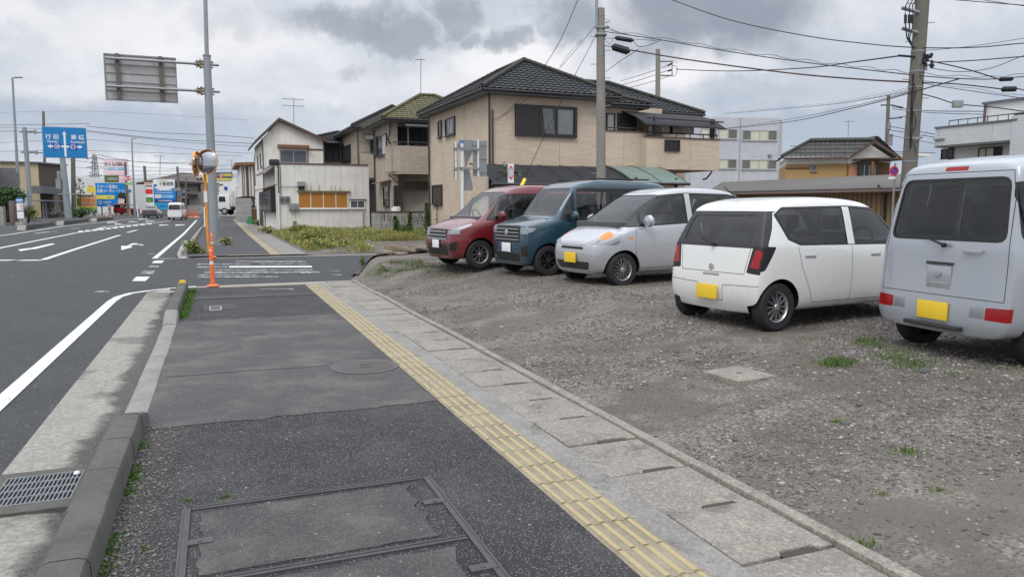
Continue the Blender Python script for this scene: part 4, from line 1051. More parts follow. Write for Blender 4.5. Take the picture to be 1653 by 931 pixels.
# windows
R = f5.rect(831, 171, 929.5, 221); xs = f5.f(871, 200)[0]
sh = shutter(H5, (R[0], xs, R[2], R[3]), FM(0), dep=.12)
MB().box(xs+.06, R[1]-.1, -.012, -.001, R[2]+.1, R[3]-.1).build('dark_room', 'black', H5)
a = MB(); a.box(xs, xs+.08, -.13, 0, R[2], R[3]).box(R[1]-.12, R[1], -.13, 0, R[2], R[3]).box(xs+.08, R[1]-.12, -.13, 0, R[3]-.1, R[3]).box(xs+.08, R[1]-.12, -.13, 0, R[2], R[2]+.11)
xmid = f5.f(897, 200)[0]; a.box(xmid-.03, xmid+.04, -.1, -.02, R[2]+.11, R[3]-.1); wo = a.build('big_window', 'frame_dark', H5)
def curtain(par, x0, x1, z0, z1, y, m='curtain_white', amp=.02, fold=.09, lean=0, name='curtain'):
    n = max(8, int((x1-x0)/.02)); vs = []
    for i in range(n+1):
        x = x0+(x1-x0)*i/n; yy = y+amp*math.sin(x/fold*2*pi)+amp*.4*math.sin(x/fold*3.7)
        vs += [(x+lean, yy, z0), (x, yy, z1)]
    return MB().add(vs, [(2*i, 2*i+2, 2*i+3, 2*i+1) for i in range(n)]).build(name, m, par)
curtain(wo, xs+.1, f5.f(891, 200)[0], R[2]+.12, R[3]-.1, -.045, 'curtain', lean=.12)
curtain(wo, f5.f(900, 200)[0], R[1]-.14, R[2]+.12, R[3]-.12, -.045)
MB().add([(xs+.08, -.08, R[2]+.11), (R[1]-.12, -.08, R[2]+.11), (R[1]-.12, -.08, R[3]-.1), (xs+.08, -.08, R[3]-.1)], [(0, 1, 2, 3)]).build('pane', 'pane', wo)
R = f5.srect(720, 190, 735.4, 218.5, 0); window(H5, R, SM(0), 2, cols=['pane_dark', 'curtain', 'pane_dark'], fw=.06)
R = f5.srect(708.5, 195, 713.7, 222.5, 0); window(H5, R, SM(0), 1, cols=['pane_grey'], fw=.05)
R = f5.srect(699, 298.5, 714.5, 330, 0); window(H5, R, SM(0), 1, cols=['wall_brown_dark'], name='shuttered_window')
R = f5.rect(978, 183, 992, 214, 1.2); window(H5, R, FM(1.2), 1, cols=['curtain'], sill=False); shutter(H5, f5.rect(996, 183.5, 1026, 213, 1.2), FM(1.2))
MB().tube([(-.07, -.09, -.3), (-.07, -.09, e5-.15), (-.2, -.3, e5+.02)], .045, 8).tube([(.08, -.07, -.3), (.08, -.07, e5-.6)], .03, 8).build('downpipe', 'gutter_dark', H5)
MB().tube([(-.08, dl-.1, 0), (-.08, dl-.1, e5-.2)], .045, 8).build('rear_downpipe', 'gutter_dark', H5)
# balcony wing
zt1 = f5.f(1010, 213, .0)[1]; zb1 = f5.f(1010, 269.5, .0)[1]; xa = f5.f(1043, 240, 0)[0]
MB().box(w5+.02, xa, -.001, 1.19, zb1, zt1).build('front_balcony', 'beige_brick', H5)
yb = -.5; xb_ = f5.f(1044, 240, yb)[0]; xc = f5.f(1161, 250, yb)[0]; zt2 = f5.f(1100, 224, yb)[1]; zb2 = f5.f(1100, 274, yb)[1]
a = MB(); a.box(xb_, xc, yb, yb+.15, zb2+.12, zt2).box(xc-.15, xc, yb+.15, 4.2, zb2+.12, zt2).box(xb_, xb_+.15, yb+.15, 1.2, zb2+.12, zt2).box(xb_, xc, yb, 4.2, zb2, zb2+.119); a.build('laundry_balcony', 'beige_brick', H5)
a = MB(); a.box(w5+.02, xa, -.04, .1, zt1, zt1+.05).box(xb_-.02, xc+.03, yb-.04, yb+.18, zt2, zt2+.05).build('balcony_cap', 'brown_trim', H5)
a = MB(); zr = f5.f(1010, 207, .1)[1]; a.tube([(w5+.05, .1, zr), (xa-.1, .1, zr)], .03, 6)
for i in range(4): x = w5+.1+(xa-.3-w5)*i/3; a.tube([(x, .1, zt1), (x, .1, zr)], .02, 6)
zr2 = zt2+.22; a.tube([(xb_+.1, yb+.08, zr2), (xc-.08, yb+.08, zr2)], .03, 6)
for i in range(6): x = xb_+.1+(xc-.2-xb_)*i/5; a.tube([(x, yb+.08, zt2), (x, yb+.08, zr2)], .02, 6)
a.build('railing', 'gutter_dark', H5)
R = f5.rect(1072.5, 226, 1096.5, 244.5, yb); window(H5, R, FM(yb), 1, name='balcony_opening', sill=False, fw=.05); a = MB()
for i in range(9): x = R[0]+.08+(R[1]-R[0]-.16)*i/8; a.box(x-.008, x+.008, yb-.055, yb-.035, R[2]+.06, R[3]-.06)
a.build('opening_bars', 'gutter_dark', H5)
MB().box(xb_+.3, xc-1.2, 1.0, 4.0, -.4, zb2).build('under_balcony_wall', 'beige_brick', H5)
a = MB(); a.box(f5.f(1110, 300, yb)[0], xc-1.15, .95, .99, -.3, zb2-.9); a.build('under_balcony_door', 'black', H5)
x0_, z0_ = f5.f(1134, 290, 1.0); x1_, z1_ = f5.f(1148, 279, .2); MB().tube([(x0_, 1.0, z0_), (x0_+.15, .9, z0_+.05), (x1_, .2, z1_), (x1_+.1, .2, z1_+.3)], .04, 6).build('drain_arm', 'gutter_dark', H5)
# back wall of the balcony, canopy and laundry
yk = 2.2
MB().box(xw2+.01, f5.f(1068, 205, yk)[0], yk, 4.19, zb2+.12, e5c-.02).build('balcony_back_wall', 'beige_brick', H5)
MB().box(f5.f(1068, 205, yk)[0], xc-1.2, 3.9, 3.99, zb2+.12, zt2+1.3).build('balcony_glass_door', 'pane_dark', H5)
c0 = f5.f(1046, 182, yb)[1]; cx0, cx1 = f5.f(1040, 190, -.6)[0], f5.f(1170, 190, -.6)[0]
a = MB(); n = 9; vs = []
for i in range(n+1):
    t_ = i/n; y = 3.8-(4.5)*t_; z = c0+.42-.9*t_**3
    vs += [(cx0, y, z), (cx1, y, z-.03), (cx0, y, z-.05), (cx1, y, z-.08)]
fs = []
for i in range(n): b = i*4; fs += [(b, b+1, b+5, b+4), (b+2, b+3, b+7, b+6), (b, b+2, b+6, b+4), (b+1, b+3, b+7, b+5)]
a.add(vs, fs+[(0, 1, 3, 2), (n*4, n*4+1, n*4+3, n*4+2)]); a.build('balcony_canopy', 'roof_sheet_dark', H5)
a = MB()
for px in (1056, 1148, 1152): x = f5.f(px, 210, -.35)[0]; a.tube([(x, -.35, zt2), (x, -.35, c0-.1)], .05, 6)
a.tube([(cx0+.1, -.66, c0-.22), (cx1-.1, -.66, c0-.25)], .035, 6); a.build('canopy_posts', 'gutter_dark', H5)
for (pa, pb, m_) in ((1068, 1081, 'curtain_white'), (1081, 1086, 'purple_cloth'), (1086, 1104, 'laundry_pink'), (1104, 1121, 'curtain_white'), (1047, 1053, 'cloth_white')):
    xa_, xb2 = f5.f(pa, 205, .3)[0], f5.f(pb, 205, .3)[0]; z1_ = f5.f(pa, 195.5, .3)[1]; z0_ = f5.f(pa, 217, .3)[1]
    q = MB(); n = 12; vs = []
    for i in range(n+1): x = (xb2-xa_)*i/n; yy = .02*math.sin(i*1.3+pa); vs += [(x, yy, 0), (x, yy*.3, z1_-z0_), (x, yy+.012, 0), (x, yy*.3+.012, z1_-z0_)]
    q.add(vs, [(4*i, 4*i+4, 4*i+5, 4*i+1) for i in range(n)]+[(4*i+2, 4*i+6, 4*i+7, 4*i+3) for i in range(n)])
    lab = {'purple_cloth': 'dark purple cloth hanging between pale laundry on the balcony', 'laundry_pink': 'pale pink bed sheet hanging on the balcony under the canopy'}.get(m_) or {1068: 'grey white cloth hung left of the purple one on the balcony', 1104: 'white sheet hung right of the pink one on the balcony', 1047: 'narrow white garment hanging by the left balcony post'}[pa]
    one('hanging_laundry', q, m_, lab, 'laundry', 'laundry drying on the balcony', loc=f5.M @ Vector((xa_, .3, z0_)), yaw=f5.yaw)
MB().tube([(f5.f(1047, 196, .3)[0], .306, f5.f(1047, 195.5, .3)[1]+.02), (f5.f(1122, 196, .3)[0], .306, f5.f(1104, 195.5, .3)[1]+.02)], .015, 6).build('drying_pole', 'steel_grey', H5)
# carports
def carport(label, pa, pb, ytop, ybot, col, grp='carports', out=2.6, yoff=0):
    xa, xb = f5.f(pa, 285, -out)[0], f5.f(pb, 285, -out)[0]
    ztp = f5.f((pa+pb)/2, ytop, 0-.02+yoff)[1]; zbt = f5.f((pa+pb)/2, ybot, -out)[1]
    t = T('carport', label, 'carport', f5.M @ Vector((xa, -out, -.3)), f5.yaw, grp)
    a = MB(); n = 10; vs = []; L_ = xb-xa
    for i in range(n+1):
        s_ = i/n; y = .0+s_*(out-.02+yoff); z = zbt+.3+(ztp-zbt)*(1-(1-s_)**1.6)
        vs += [(0, y, z), (L_, y, z), (0, y, z-.03), (L_, y, z-.03)]
    fs = []
    for i in range(n): b = i*4; fs += [(b, b+1, b+5, b+4), (b+2, b+3, b+7, b+6), (b, b+2, b+6, b+4), (b+1, b+3, b+7, b+5)]
    a.add(vs, fs+[(0, 1, 3, 2), (n*4, n*4+1, n*4+3, n*4+2)]); a.build('roof_sheet', col, t)
    r_ = MB(); k = max(2, int(L_/.95))
    for j in range(k+1):
        x = L_*j/k; r_.tube([(x, (i/n)*(out-.02+yoff), zbt+.3+.015+(ztp-zbt)*(1-(1-i/n)**1.6)) for i in range(n+1)], .010, 4)
    r_.tube([(-.1, -.02, zbt+.26), (L_+.1, -.02, zbt+.26)], .06, 6); r_.build('ribs', 'gutter_dark', t)
    for x in (.3, L_-.3): MB().box(x-.05, x+.05, .3, .4, 0, zbt+.5).build('post', 'gutter_dark', t)
    MB().box(-.02, .0, .1, out-.1, zbt+.0, zbt+.3).build('end_panel', 'roof_sheet_dark', t) if False else None
carport('dark grey curved carport roof against the beige house', 797, 1022, 268, 297, 'roof_sheet_dark')
carport('pale green curved carport roof right of the dark one', 1024, 1110, 269.5, 295, 'roof_sheet_green')
MB().box(1.2, w5+3, -.05, -.01, -.3, 2.2).build('painted_garage_shade', 'wall_brown_dark', H5)  # dark sheet before the house front, painted in as shade under the carports
# thin aerial on the green roof
yagi('roof_aerial', 'tall thin mast aerial rising behind the beige house', V(679, 168, 47), V(679.5, 94, 47), w_=.38, rows=1, thin=.02)

# ---- office building
f6 = Fr(V(1130, 345, 86), math.radians(6)); H6 = T('office_building', 'pale grey panelled office building with two rows of windows', 'building', f6.O, f6.yaw)
xl = f6.f(1130, 250)[0]; xr = f6.f(1256, 250)[0]; z6 = f6.f(1200, 190)[1]
MB().box(xl-1, xr, 0, 14, -1.5, z6).build('wall', 'office_panel', H6); MB().prism([(xr+.002, 0), (xr+1.6, 2.5), (xr+1.6, 14), (xr+.002, 14)], 'z', -1.5, z6-.02).build('return_wall', 'office_panel', H6)
for (a0, a1, y0, y1) in ((1131, 1157, 207, 224), (1160, 1190.5, 208, 225), (1197.5, 1254.5, 210, 227.5), (1131, 1157, 255, 271), (1160, 1189.5, 256.5, 273), (1196.5, 1253.5, 257.5, 274)):
    w4 = a1-a0 > 40
    window(H6, f6.rect(a0, y0, a1, y1), FM(0), 4 if w4 else 2, 'alu', fw=.12, dep=.08, cols=['blind_grey', 'blind_cream', 'blind_cream', 'blind_grey'] if w4 else ['blind_cream', 'blind_grey'])
a = MB()
for px in (1193.8,): x = f6.f(px, 250)[0]; a.box(x-.04, x+.04, -.03, -.001, 0, z6)
a.build('panel_joint', 'steel_grey', H6)
x, z = f6.f(1242, 251); MB().box(x-.2, x+.2, -.3, 0, z-.1, z+.1).build('outdoor_lamp', 'steel_grey', H6)

# ---- ochre bungalow
f7 = Fr(V(1266, 345, 50), math.radians(-16)); H7 = T('ochre_house', 'low ochre corrugated house with grey tiled gable roof and white band', 'house', f7.O, f7.yaw)
x7 = f7.f(1367, 270)[0]; e7 = f7.f(1310, 253.5)[1]; gx = f7.f(1436, 260)[0]
fy = 0
MB().box(0, x7, 0, 7, -.6, e7-.45).build('wall', 'ochre_sheet', H7); MB().box(.005, x7-.005, .01, 6.99, e7-.45, e7).build('plaster_band', 'plaster', H7)
# gable wing at the right, gable end towards the viewer
f7b = Fr(f7.M @ Vector((x7, 0, 0)), math.radians(12)); H7b = H7
x8 = f7b.f(1437, 260)[0]; pk = f7b.f(1403, 229)
def tb(p): return f7.Mi @ (f7b.M @ Vector(p))
def pris(poly, y0, y1, par, name, mat):
    n = len(poly); vs = [tb((p[0], y0, p[1])) for p in poly]+[tb((p[0], y1, p[1])) for p in poly]
    return MB().add(vs, [tuple(range(n)), tuple(range(n, 2*n))]+[(i, (i+1) % n, n+(i+1) % n, n+i) for i in range(n)]).build(name, mat, par)
e8 = f7b.f(1437, 252)[1]; e8l = e7-.1
pris([(0.02, -.6), (x8, -.6), (x8, e8-.5), (pk[0], pk[1]-1.1), (0.02, e8l-.4)], .0, .5, H7, 'gable_wall', 'wood')
pris([(0.02, e8l-.4), (pk[0], pk[1]-1.1), (x8, e8-.5), (x8, e8-.1), (pk[0], pk[1]-.15), (0.02, e8l)], -.06, .45, H7, 'gable_plaster', 'plaster')
r = MB()
A = tb((pk[0], -.5, pk[1])); E0 = Vector((-.35, -.45, e7-.02)); E1 = tb((-.15, -.5, e8l+.02)); B = A+(E0-E1)*.93; A2 = A+(E1-E0).normalized()*.0+Vector((.2, 2.5, 0))
tiles(r, E0, E1, B, A, .3, .3)
tiles(r, (-.35, 7.4, e7), E0, B, B, .3, .3); tiles(r, tb((x8+.4, -.5, e8-.15)), tb((x8+.4, 2.2, e8-.15)), A, A2, .3, .3)
ro = r.build('roof', 'tile_grey', H7)
q = MB(); ridge(q, A+Vector((0, 0, .1)), B+Vector((0, 0, .1)), .15); ridge(q, E0+Vector((0, 0, .1)), B+Vector((0, 0, .1)), .1); q.build('ridge_tiles', 'tile_grey', ro)
q = MB(); q.thick([E1-Vector((0, 0, .12)), A-Vector((0, 0, .12)), A+Vector((0, 0, .08)), E1+Vector((0, 0, .08))], (0, -.05, 0)); t2 = tb((x8+.4, -.5, e8-.15)); q.thick([t2-Vector((0, 0, .12)), A-Vector((0, 0, .12)), A+Vector((0, 0, .08)), t2+Vector((0, 0, .08))], (0, -.05, 0))
q.tube([E0-Vector((0, .05, .05)), E1-Vector((0, .05, .05))], .06, 6); q.build('bargeboard', 'brown_trim', ro)
window(H7, f7.rect(1309, 265.5, 1318.5, 276.5), FM(0), 1, 'steel_grey', 'pane_grey', .06)
R = f7.rect(1267, 271, 1308, 272.5); MB().box(R[0], R[1], -.05, -.001, R[2], R[3]).build('sheet_joint', 'wood_dark', H7)
def bx2(pa, y0, pb, y1, yy, d, name, mat):
    a0, a1 = f7b.f(pa, (y0+y1)/2, yy)[0], f7b.f(pb, (y0+y1)/2, yy)[0]; z1, z0 = f7b.f((pa+pb)/2, y0, yy)[1], f7b.f((pa+pb)/2, y1, yy)[1]
    vs = [tb((x, y, z)) for x in (a0, a1) for y in (yy-d, yy) for z in (z0, z1)]
    return MB().add(vs, [(0, 1, 3, 2), (4, 6, 7, 5), (0, 4, 5, 1), (2, 3, 7, 6), (0, 2, 6, 4), (1, 5, 7, 3)]).build(name, mat, H7)
bx2(1369, 265, 1382.5, 292, 0, .06, 'salmon_panel', 'salmon'); bx2(1376, 257.5, 1440, 260, -.1, 1.6, 'porch_roof', 'wood_dark'); bx2(1385, 262, 1415, 292, 0, .05, 'glazed_doors', 'pane_grey')
for px in (1394, 1402, 1411): bx2(px, 266, px+1.4, 290, -.06, .04, 'door_stile', 'white_paint')
bx2(1405.5, 260, 1408, 296, -1.5, .12, 'porch_post', 'wood'); bx2(1384, 279, 1437, 280, -1.5, .05, 'railing', 'gutter_dark')
for k in range(9): bx2(1386+k*6, 280.2, 1386.6+k*6, 288, -1.5, .04, 'baluster', 'gutter_dark')
bx2(1428, 252, 1450, 257, 3, 3, 'side_roof', 'plaster')
yagi('roof_aerial', 'thin aerial on the ochre bungalow roof', V(1369, 232, 54), V(1369.5, 194, 54), w_=.45, rows=1, thin=.02)

# ---- long low shed behind the cars
pA, pB = V(1140, 311, 27), V(1450, 304, 21.5); pC, pD = V(1166, 294.5, 38), V(1470, 281, 31)
t = T('long_shed', 'long low shed with grey corrugated roof and rusty walls behind the cars', 'shed', (pA.x, pA.y, .25), 0)
o_ = Vector((pA.x, pA.y, .25)); pB = pB+(pB-pA)*.25; pD = pD+(pD-pC)*.25
MB().thick([pA-o_, pB-o_, pD-o_, pC-o_], (0, 0, -.07)).build('roof', 'shed_roof', t)
d_ = Vector((.25, .5, 0)); a = MB(); q = [pA-o_+d_, pB-o_+d_, pD-o_-d_, pC-o_-d_]
for i in range(4):
    p0, p1 = q[i], q[(i+1) % 4]; a.add([(p0.x, p0.y, -.3), (p1.x, p1.y, -.3), (p1.x, p1.y, p1.z-.1), (p0.x, p0.y, p0.z-.1)], [(0, 1, 2, 3)])
a.build('wall', 'rusty_sheet', t)
MB().tube([pA-o_-Vector((0, .06, .08)), pB-o_-Vector((0, .06, .08))], .05, 6).build('rain_gutter', 'brown_trim', t)
# corrugation ribs on its roof
a = MB(); n = 150; e1 = pB-pA; e2 = pD-pC
for i in range(n):
    s_ = (i+.5)/n; p0 = pA+e1*s_-o_; p1 = pC+e2*s_-o_; a.tube([p0+Vector((0, 0, .0)), p1+Vector((0, 0, .0))], .03, 4, cap=False)
a.build('roof_ribs', 'shed_roof', t)
x = V(1416, 318, 22.3)-o_; MB().tube([x+Vector((0, 0, .35)), x+Vector((.2, -.05, .1)), x+Vector((.22, -.05, -.9))], .04, 6).build('downpipe', 'gutter_dark', t)

# ---- tiled building at the right edge
f9 = Fr(V(1507, 345, 42), math.radians(-66)); H9 = T('tiled_building', 'pale grey tiled two-storey building behind the silver van', 'building', f9.O, f9.yaw)
zt = f9.f(1507, 208)[1]; zb = f9.f(1507, 236)[1]; xx = f9.f(1640, 230)[0]
MB().box(0, xx+6, .9, 9, -.6, zb+.3).build('wall', 'white_wall', H9)
MB().box(-.2, xx-.3, 0, .25, zb, zt).box(-.2, .2, .25, 9, zb, zt).box(-.2, xx+6, .25, 9, zb-.02, zb+.18).build('balcony_wall', 'grey_tile_wall', H9)
MB().box(xx-.28, xx+6, -.02, .9, -.6, zt+.25).build('stair_wall', 'grey_tile_wall', H9)
MB().box(-.25, xx, -.06, .3, zt, zt+.08).box(-.2, xx, .0, .9, zb-.1, zb-.021).build('cap', 'eave', H9)
window(H9, f9.rect(1520, 240, 1540, 256, .9), FM(.9), 2); window(H9, f9.rect(1580, 238, 1618, 256, .9), FM(.9), 3, cols=['curtain', 'blind_cream', 'pane_dark'])
px0 = f9.f(1590, 190, 2.5)[0]; z0_ = zt-.2; z1_ = f9.f(1590, 169, 2.5)[1]
MB().box(px0, px0+12, 2.5, 9, z0_, z1_).build('penthouse_wall', 'white_wall', H9); MB().box(px0-.15, px0+12, 2.35, 9.1, z1_, z1_+.12).build('penthouse_cap', 'eave', H9)
R = f9.rect(1638, 182, 1660, 195, 2.5); window(H9, R, FM(2.5), 2)
a = MB(); zr = zt+.35; a.tube([(f9.f(1530, 200)[0], .1, zr), (xx, .1, zr)], .03, 6)
for i in range(8): x = f9.f(1530, 200)[0]+(xx-f9.f(1530, 200)[0])*i/7; a.tube([(x, .1, zt), (x, .1, zr)], .02, 6)
a.build('roof_rail', 'gutter_dark', H9)
R = f9.rect(1508, 223.5, 1525, 226); MB().box(R[0], R[1], -.1, -.001, R[2], R[3]).build('wall_pipe', 'steel_grey', H9)
x = f9.f(1590.5, 180, 2.45)[0]; MB().tube([(x, 2.4, z0_), (x, 2.4, z1_)], .06, 8).build('downpipe', 'brown_trim', H9)

# ---- far left: beige and brown house
f10 = Fr(V(67, 350, 96), YW); H10 = T('beige_brown_house', 'two-storey house, beige on the left and brown on the right, behind the road sign', 'house', f10.O, f10.yaw)
pb = V(108, 350, 109); fb = Fr(f10.O, math.atan2(pb.y-f10.O.y, pb.x-f10.O.x)); MR = f10.Mi @ fb.M
zt = f10.f(67, 264)[1]; xl = f10.f(-60, 300)[0]; xr = fb.f(108, 300)[0]; zt2 = fb.f(107, 268)[1]
def MBb(): a = MB(); a.M = MR; return a
MB().box(xl, -.003, 0, 10, -.5, zt).build('beige_wall', 'beige_wall', H10); MBb().prism([(0.002, -.5), (xr, -.5), (xr, zt2), (.002, zt-.05)], 'y', 0, 4).build('brown_wall', 'brown_wall', H10)
MB().box(xl-.3, .0, -.3, 10, zt+.003, zt+.2).build('roof', 'eave', H10); MBb().prism([(-.1, zt+.005), (xr+.2, zt2+.02), (xr+.2, zt2+.2), (-.1, zt+.2)], 'y', -.3, 4.2).build('brown_roof', 'eave', H10)
window(H10, f10.rect(3, 271.5, 31, 291), FM(0), 1, 'white_paint', 'white_paint', fw=.15, name='roller_shutter_window')
window(H10, fb.rect(92, 277, 98, 294), MR @ FM(0), 1, 'white_paint', 'pane_grey', fw=.12)
for (q, yy, n_, m_) in (((68, 302, 104, 313), 1.5, 'porch_fascia', 'eave'), ((68, 323.5, 110, 325.2), 2.2, 'cycle_shelter_roof', 'steel_grey'), ((71, 313, 107, 349), .06, 'porch_recess', 'wall_brown_dark'), ((87, 314, 97, 345), .12, 'front_door', 'pane_grey')):
    R = fb.rect(*q, -yy); MBb().box(R[0], R[1], -yy, -.002 if yy > 1 else -yy+.058, R[2], R[3]).build(n_, m_, H10)
a = MBb()
for px in (70, 74.5, 97, 104): x = fb.f(px, 340, -1.9)[0]; a.box(x-.07, x+.07, -1.97, -1.83, -.2, fb.f(px, 325, -1.9)[1])
a.build('porch_posts', 'steel_grey', H10)
def bicycle(label, loc, yaw):
    t = T('bicycle', label, 'bicycle', loc, yaw, 'bicycles under the shelter')
    for x in (-.53, .53):
        n = 20; MB().tube([(x+.33*math.cos(2*pi*i/n), 0, .34+.33*math.sin(2*pi*i/n)) for i in range(n+1)], .02, 5).tube([(x-.3, 0, .34), (x+.3, 0, .34)], .008, 4).tube([(x, 0, .04), (x, 0, .64)], .008, 4).build('wheel', 'black', t)
    MB().tube([(-.53, 0, .34), (-.15, 0, .32), (.42, 0, .78), (.53, 0, .34)], .022, 5).tube([(-.15, 0, .32), (-.25, 0, .82)], .022, 5).tube([(-.53, 0, .34), (-.23, 0, .7)], .018, 5).build('frame', 'alu', t)
    MB().tube([(.42, 0, .78), (.4, 0, 1.0), (.3, -.25, 1.0)], .018, 5).tube([(.4, 0, 1.0), (.3, .25, 1.0)], .018, 5).build('handlebar', 'alu', t)
    MB().box(-.36, -.14, -.07, .07, .84, .9).build('saddle', 'black', t, bevel=.02)
    MB().box(.5, .76, -.16, .16, .74, .96).build('basket', 'steel_grey', t)
for k, (px, lb) in enumerate(((81, 'bicycle parked leftmost under the shelter of the brown house'), (88.5, 'bicycle parked in the middle under the shelter of the brown house'), (104, 'bicycle parked by the right post of the shelter of the brown house'))):
    bicycle(lb, V(px, 350, 93), 1.1+.25*k)
# tiled low house at the left edge
f11 = Fr(V(0, 357, 72), YW); H11 = T('low_tiled_house', 'low white house with grey tiled eaves behind the hedge at the left edge', 'house', f11.O, YW)
MB().box(-9, f11.f(26, 330)[0], 0, 7, -.3, 2.9).build('wall', 'white_wall', H11)
r = MB(); tiles(r, (-9.5, -.9, 2.85), (f11.f(38, 330)[0], -.9, 2.6), (-9.5, 5, 5.6), (f11.f(10, 330)[0], 5, 5.2), .35, .35); r.build('roof', 'tile_grey', H11)
tiles_ = MB(); tiles(tiles_, (-9.5, -.9, 5.6), (f11.f(9, 300)[0], -.9, 5.3), (-9.5, 4, 7.4), (-2.0, 4, 7.0), .35, .35); tiles_.build('upper_roof', 'tile_grey', H11); MB().box(-9, -1.0, 0, 6, 4.6, 5.7).build('upper_wall', 'white_wall', H11)
one('garden_wall', MB().box(-4, 0, 0, .3, -.2, 1.5), 'conc', 'short pale concrete wall at the left edge under the hedge', 'wall', loc=V(7, 362, 63), yaw=.05)
one('gate_panel', MB().box(0, 1.1, 0, .08, 0, 1.45), 'wall_brown_dark', 'dark brown gate panel beside the concrete wall', 'gate', loc=V(8.5, 359.5, 64), yaw=.05)
one('gate_pillar', MB().box(-.17, .17, -.17, .17, -.1, 1.85), 'stone_c', 'brown stone gate pillar left of the bus stop sign', 'pillar', loc=V(21.5, 360, 63), yaw=.05, bevel=.02)

# ---- far: white sheds, gable house, shops
sh_ = lambda n_, lb, px0, px1, y0, y1, D, m_, dp=6, cat='building': one(n_, MB().box(0, (px1-px0)/F*D, 0, dp, -(y1-y0)/F*D*0, (y1-y0)/F*D), m_, lb, cat, loc=V(px0, y1, D), yaw=YW)
sh_('warehouse', 'long white windowless warehouse behind the coloured billboards', 118, 240, 287, 352, 160, 'white_wall', 8)
sh_('warehouse', 'white hoarding-like wall building between the signs and the gable house', 216, 252, 295, 340, 135, 'white_wall', 3)
fg = Fr(V(232, 345, 122), math.radians(4)); HG = T('gable_house', 'grey-brown house with a broad tiled gable roof behind the hospital billboard', 'house', fg.O, fg.yaw)
xl, xr = fg.f(234, 320)[0], fg.f(325, 320)[0]; ez = fg.f(232, 294)[1]; rz = fg.f(289, 273, 4)[1]; xp = fg.f(289, 273, 4)[0]
MB().box(fg.f(286, 320)[0], xr, 0, 9, -.5, ez).build('wall', 'house_grey', HG); MB().box(xl, fg.f(286, 320)[0]-.01, 1.5, 9, -.5, ez-.1).build('rear_wall', 'house_grey', HG)
r = MB(); tiles(r, (xl-.8, -1, ez-.2), (xp, -1, ez+.25), (xl+4.5, 5, rz-1.0), (xp, 5, rz), .4, .4); tiles(r, (xp, -1, ez+.25), (xr+.9, -1, ez-.1), (xp, 5, rz), (xr-3.2, 5, rz-1.2), .4, .4)
r.build('roof', 'tile_brown', HG); MB().thick([(xl-.8, -1.02, ez-.4), (xr+.9, -1.02, ez-.3), (xr+.9, -1.02, ez-.05), (xp, -1.02, ez+.3), (xl-.8, -1.02, ez-.1)], (0, .9, 0)).build('eaves', 'wall_brown_dark', HG)
window(HG, fg.rect(294, 304, 309, 311), FM(0), 2, 'alu', 'pane_grey', fw=.1, cols=['curtain', 'pane_grey']); window(HG, fg.rect(320, 298, 323.5, 308), FM(0), 1)
R = fg.rect(293, 313, 315, 316, -1.2); MB().box(R[0], R[1], -1.2, 0, R[2], R[3]).build('porch_roof', 'wall_brown_dark', HG); R = fg.rect(294, 320, 305, 334); MB().box(R[0], R[1], -.06, -.0, R[2]-.8, R[3]).build('door_recess', 'wall_brown_dark', HG)
R = fg.rect(297, 317.3, 306, 319.7); MB().box(R[0], R[1], -.1, 0, R[2], R[3]).build('door_lintel', 'white_paint', HG)
sh_('garden_wall', 'low grey-beige garden wall in front of the gable house', 300, 325, 332, 345, 116, 'conc', .3, 'wall')
# roadside store with yellow and dark fascia beyond the junction
fs_ = Fr(V(320, 340, 150), 0); HS = T('roadside_store', 'distant white store with dark fascia and yellow lettering beyond the junction', 'shop', fs_.O, 0)
R = fs_.rect(346, 278, 374, 287); R2 = fs_.rect(322, 287, 382, 340)
MB().box(R2[0], R2[1], 0, 12, -.5, R2[3]).build('wall', 'white_paint', HS); MB().box(R[0], R[1], -.3, .5, R[2], R[3]).build('dark_fascia', 'eave', HS)
a = MB(); zc = (R[2]+R[3])/2
for k in range(5): a.box(R[0]+1.5+k*.42, R[0]+1.82+k*.42, -.34, -.301, zc-.25+.1*(k % 2), zc+.25)
a.build('fascia_marks', 'yellow', HS)
R = fs_.rect(349, 288, 373, 290.5); MB().box(R[0], R[1], -.2, -.001, R[2], R[3]).build('yellow_band', 'yellow', HS); R = fs_.rect(322, 283, 336, 296); MB().box(R[0], R[1], -.25, -.01, R[2], R[3]).build('yellow_board', 'yellow', HS)
x, z = fs_.f(364.7, 304); MB().lathe([(0, -.15), (.36, -.15), (.36, -.0)], (x, 0, z), 'y', 20).build('blue_disc', 'deep_blue', HS)
x, z = fs_.f(356, 297.5); MB().tube([(x-1, -.1, z), (x-.4, -.1, z+.2), (x-.1, -.1, z-.1), (x+.5, -.1, z)], .09, 5).build('brush_mark', 'black', HS)
sh_('shop_building', 'grey shop building right of the white store, seen past the striped house', 374, 398, 283, 342, 175, 'office_panel', 10)
sh_('distant_building', 'low pale building closing the street beyond the junction', 300, 350, 318, 342, 190, 'white_wall', 10)
# ============================================================ street furniture
def local(fr, px, py, y=0.0): x, z = fr.f(px, py, y); return x, z
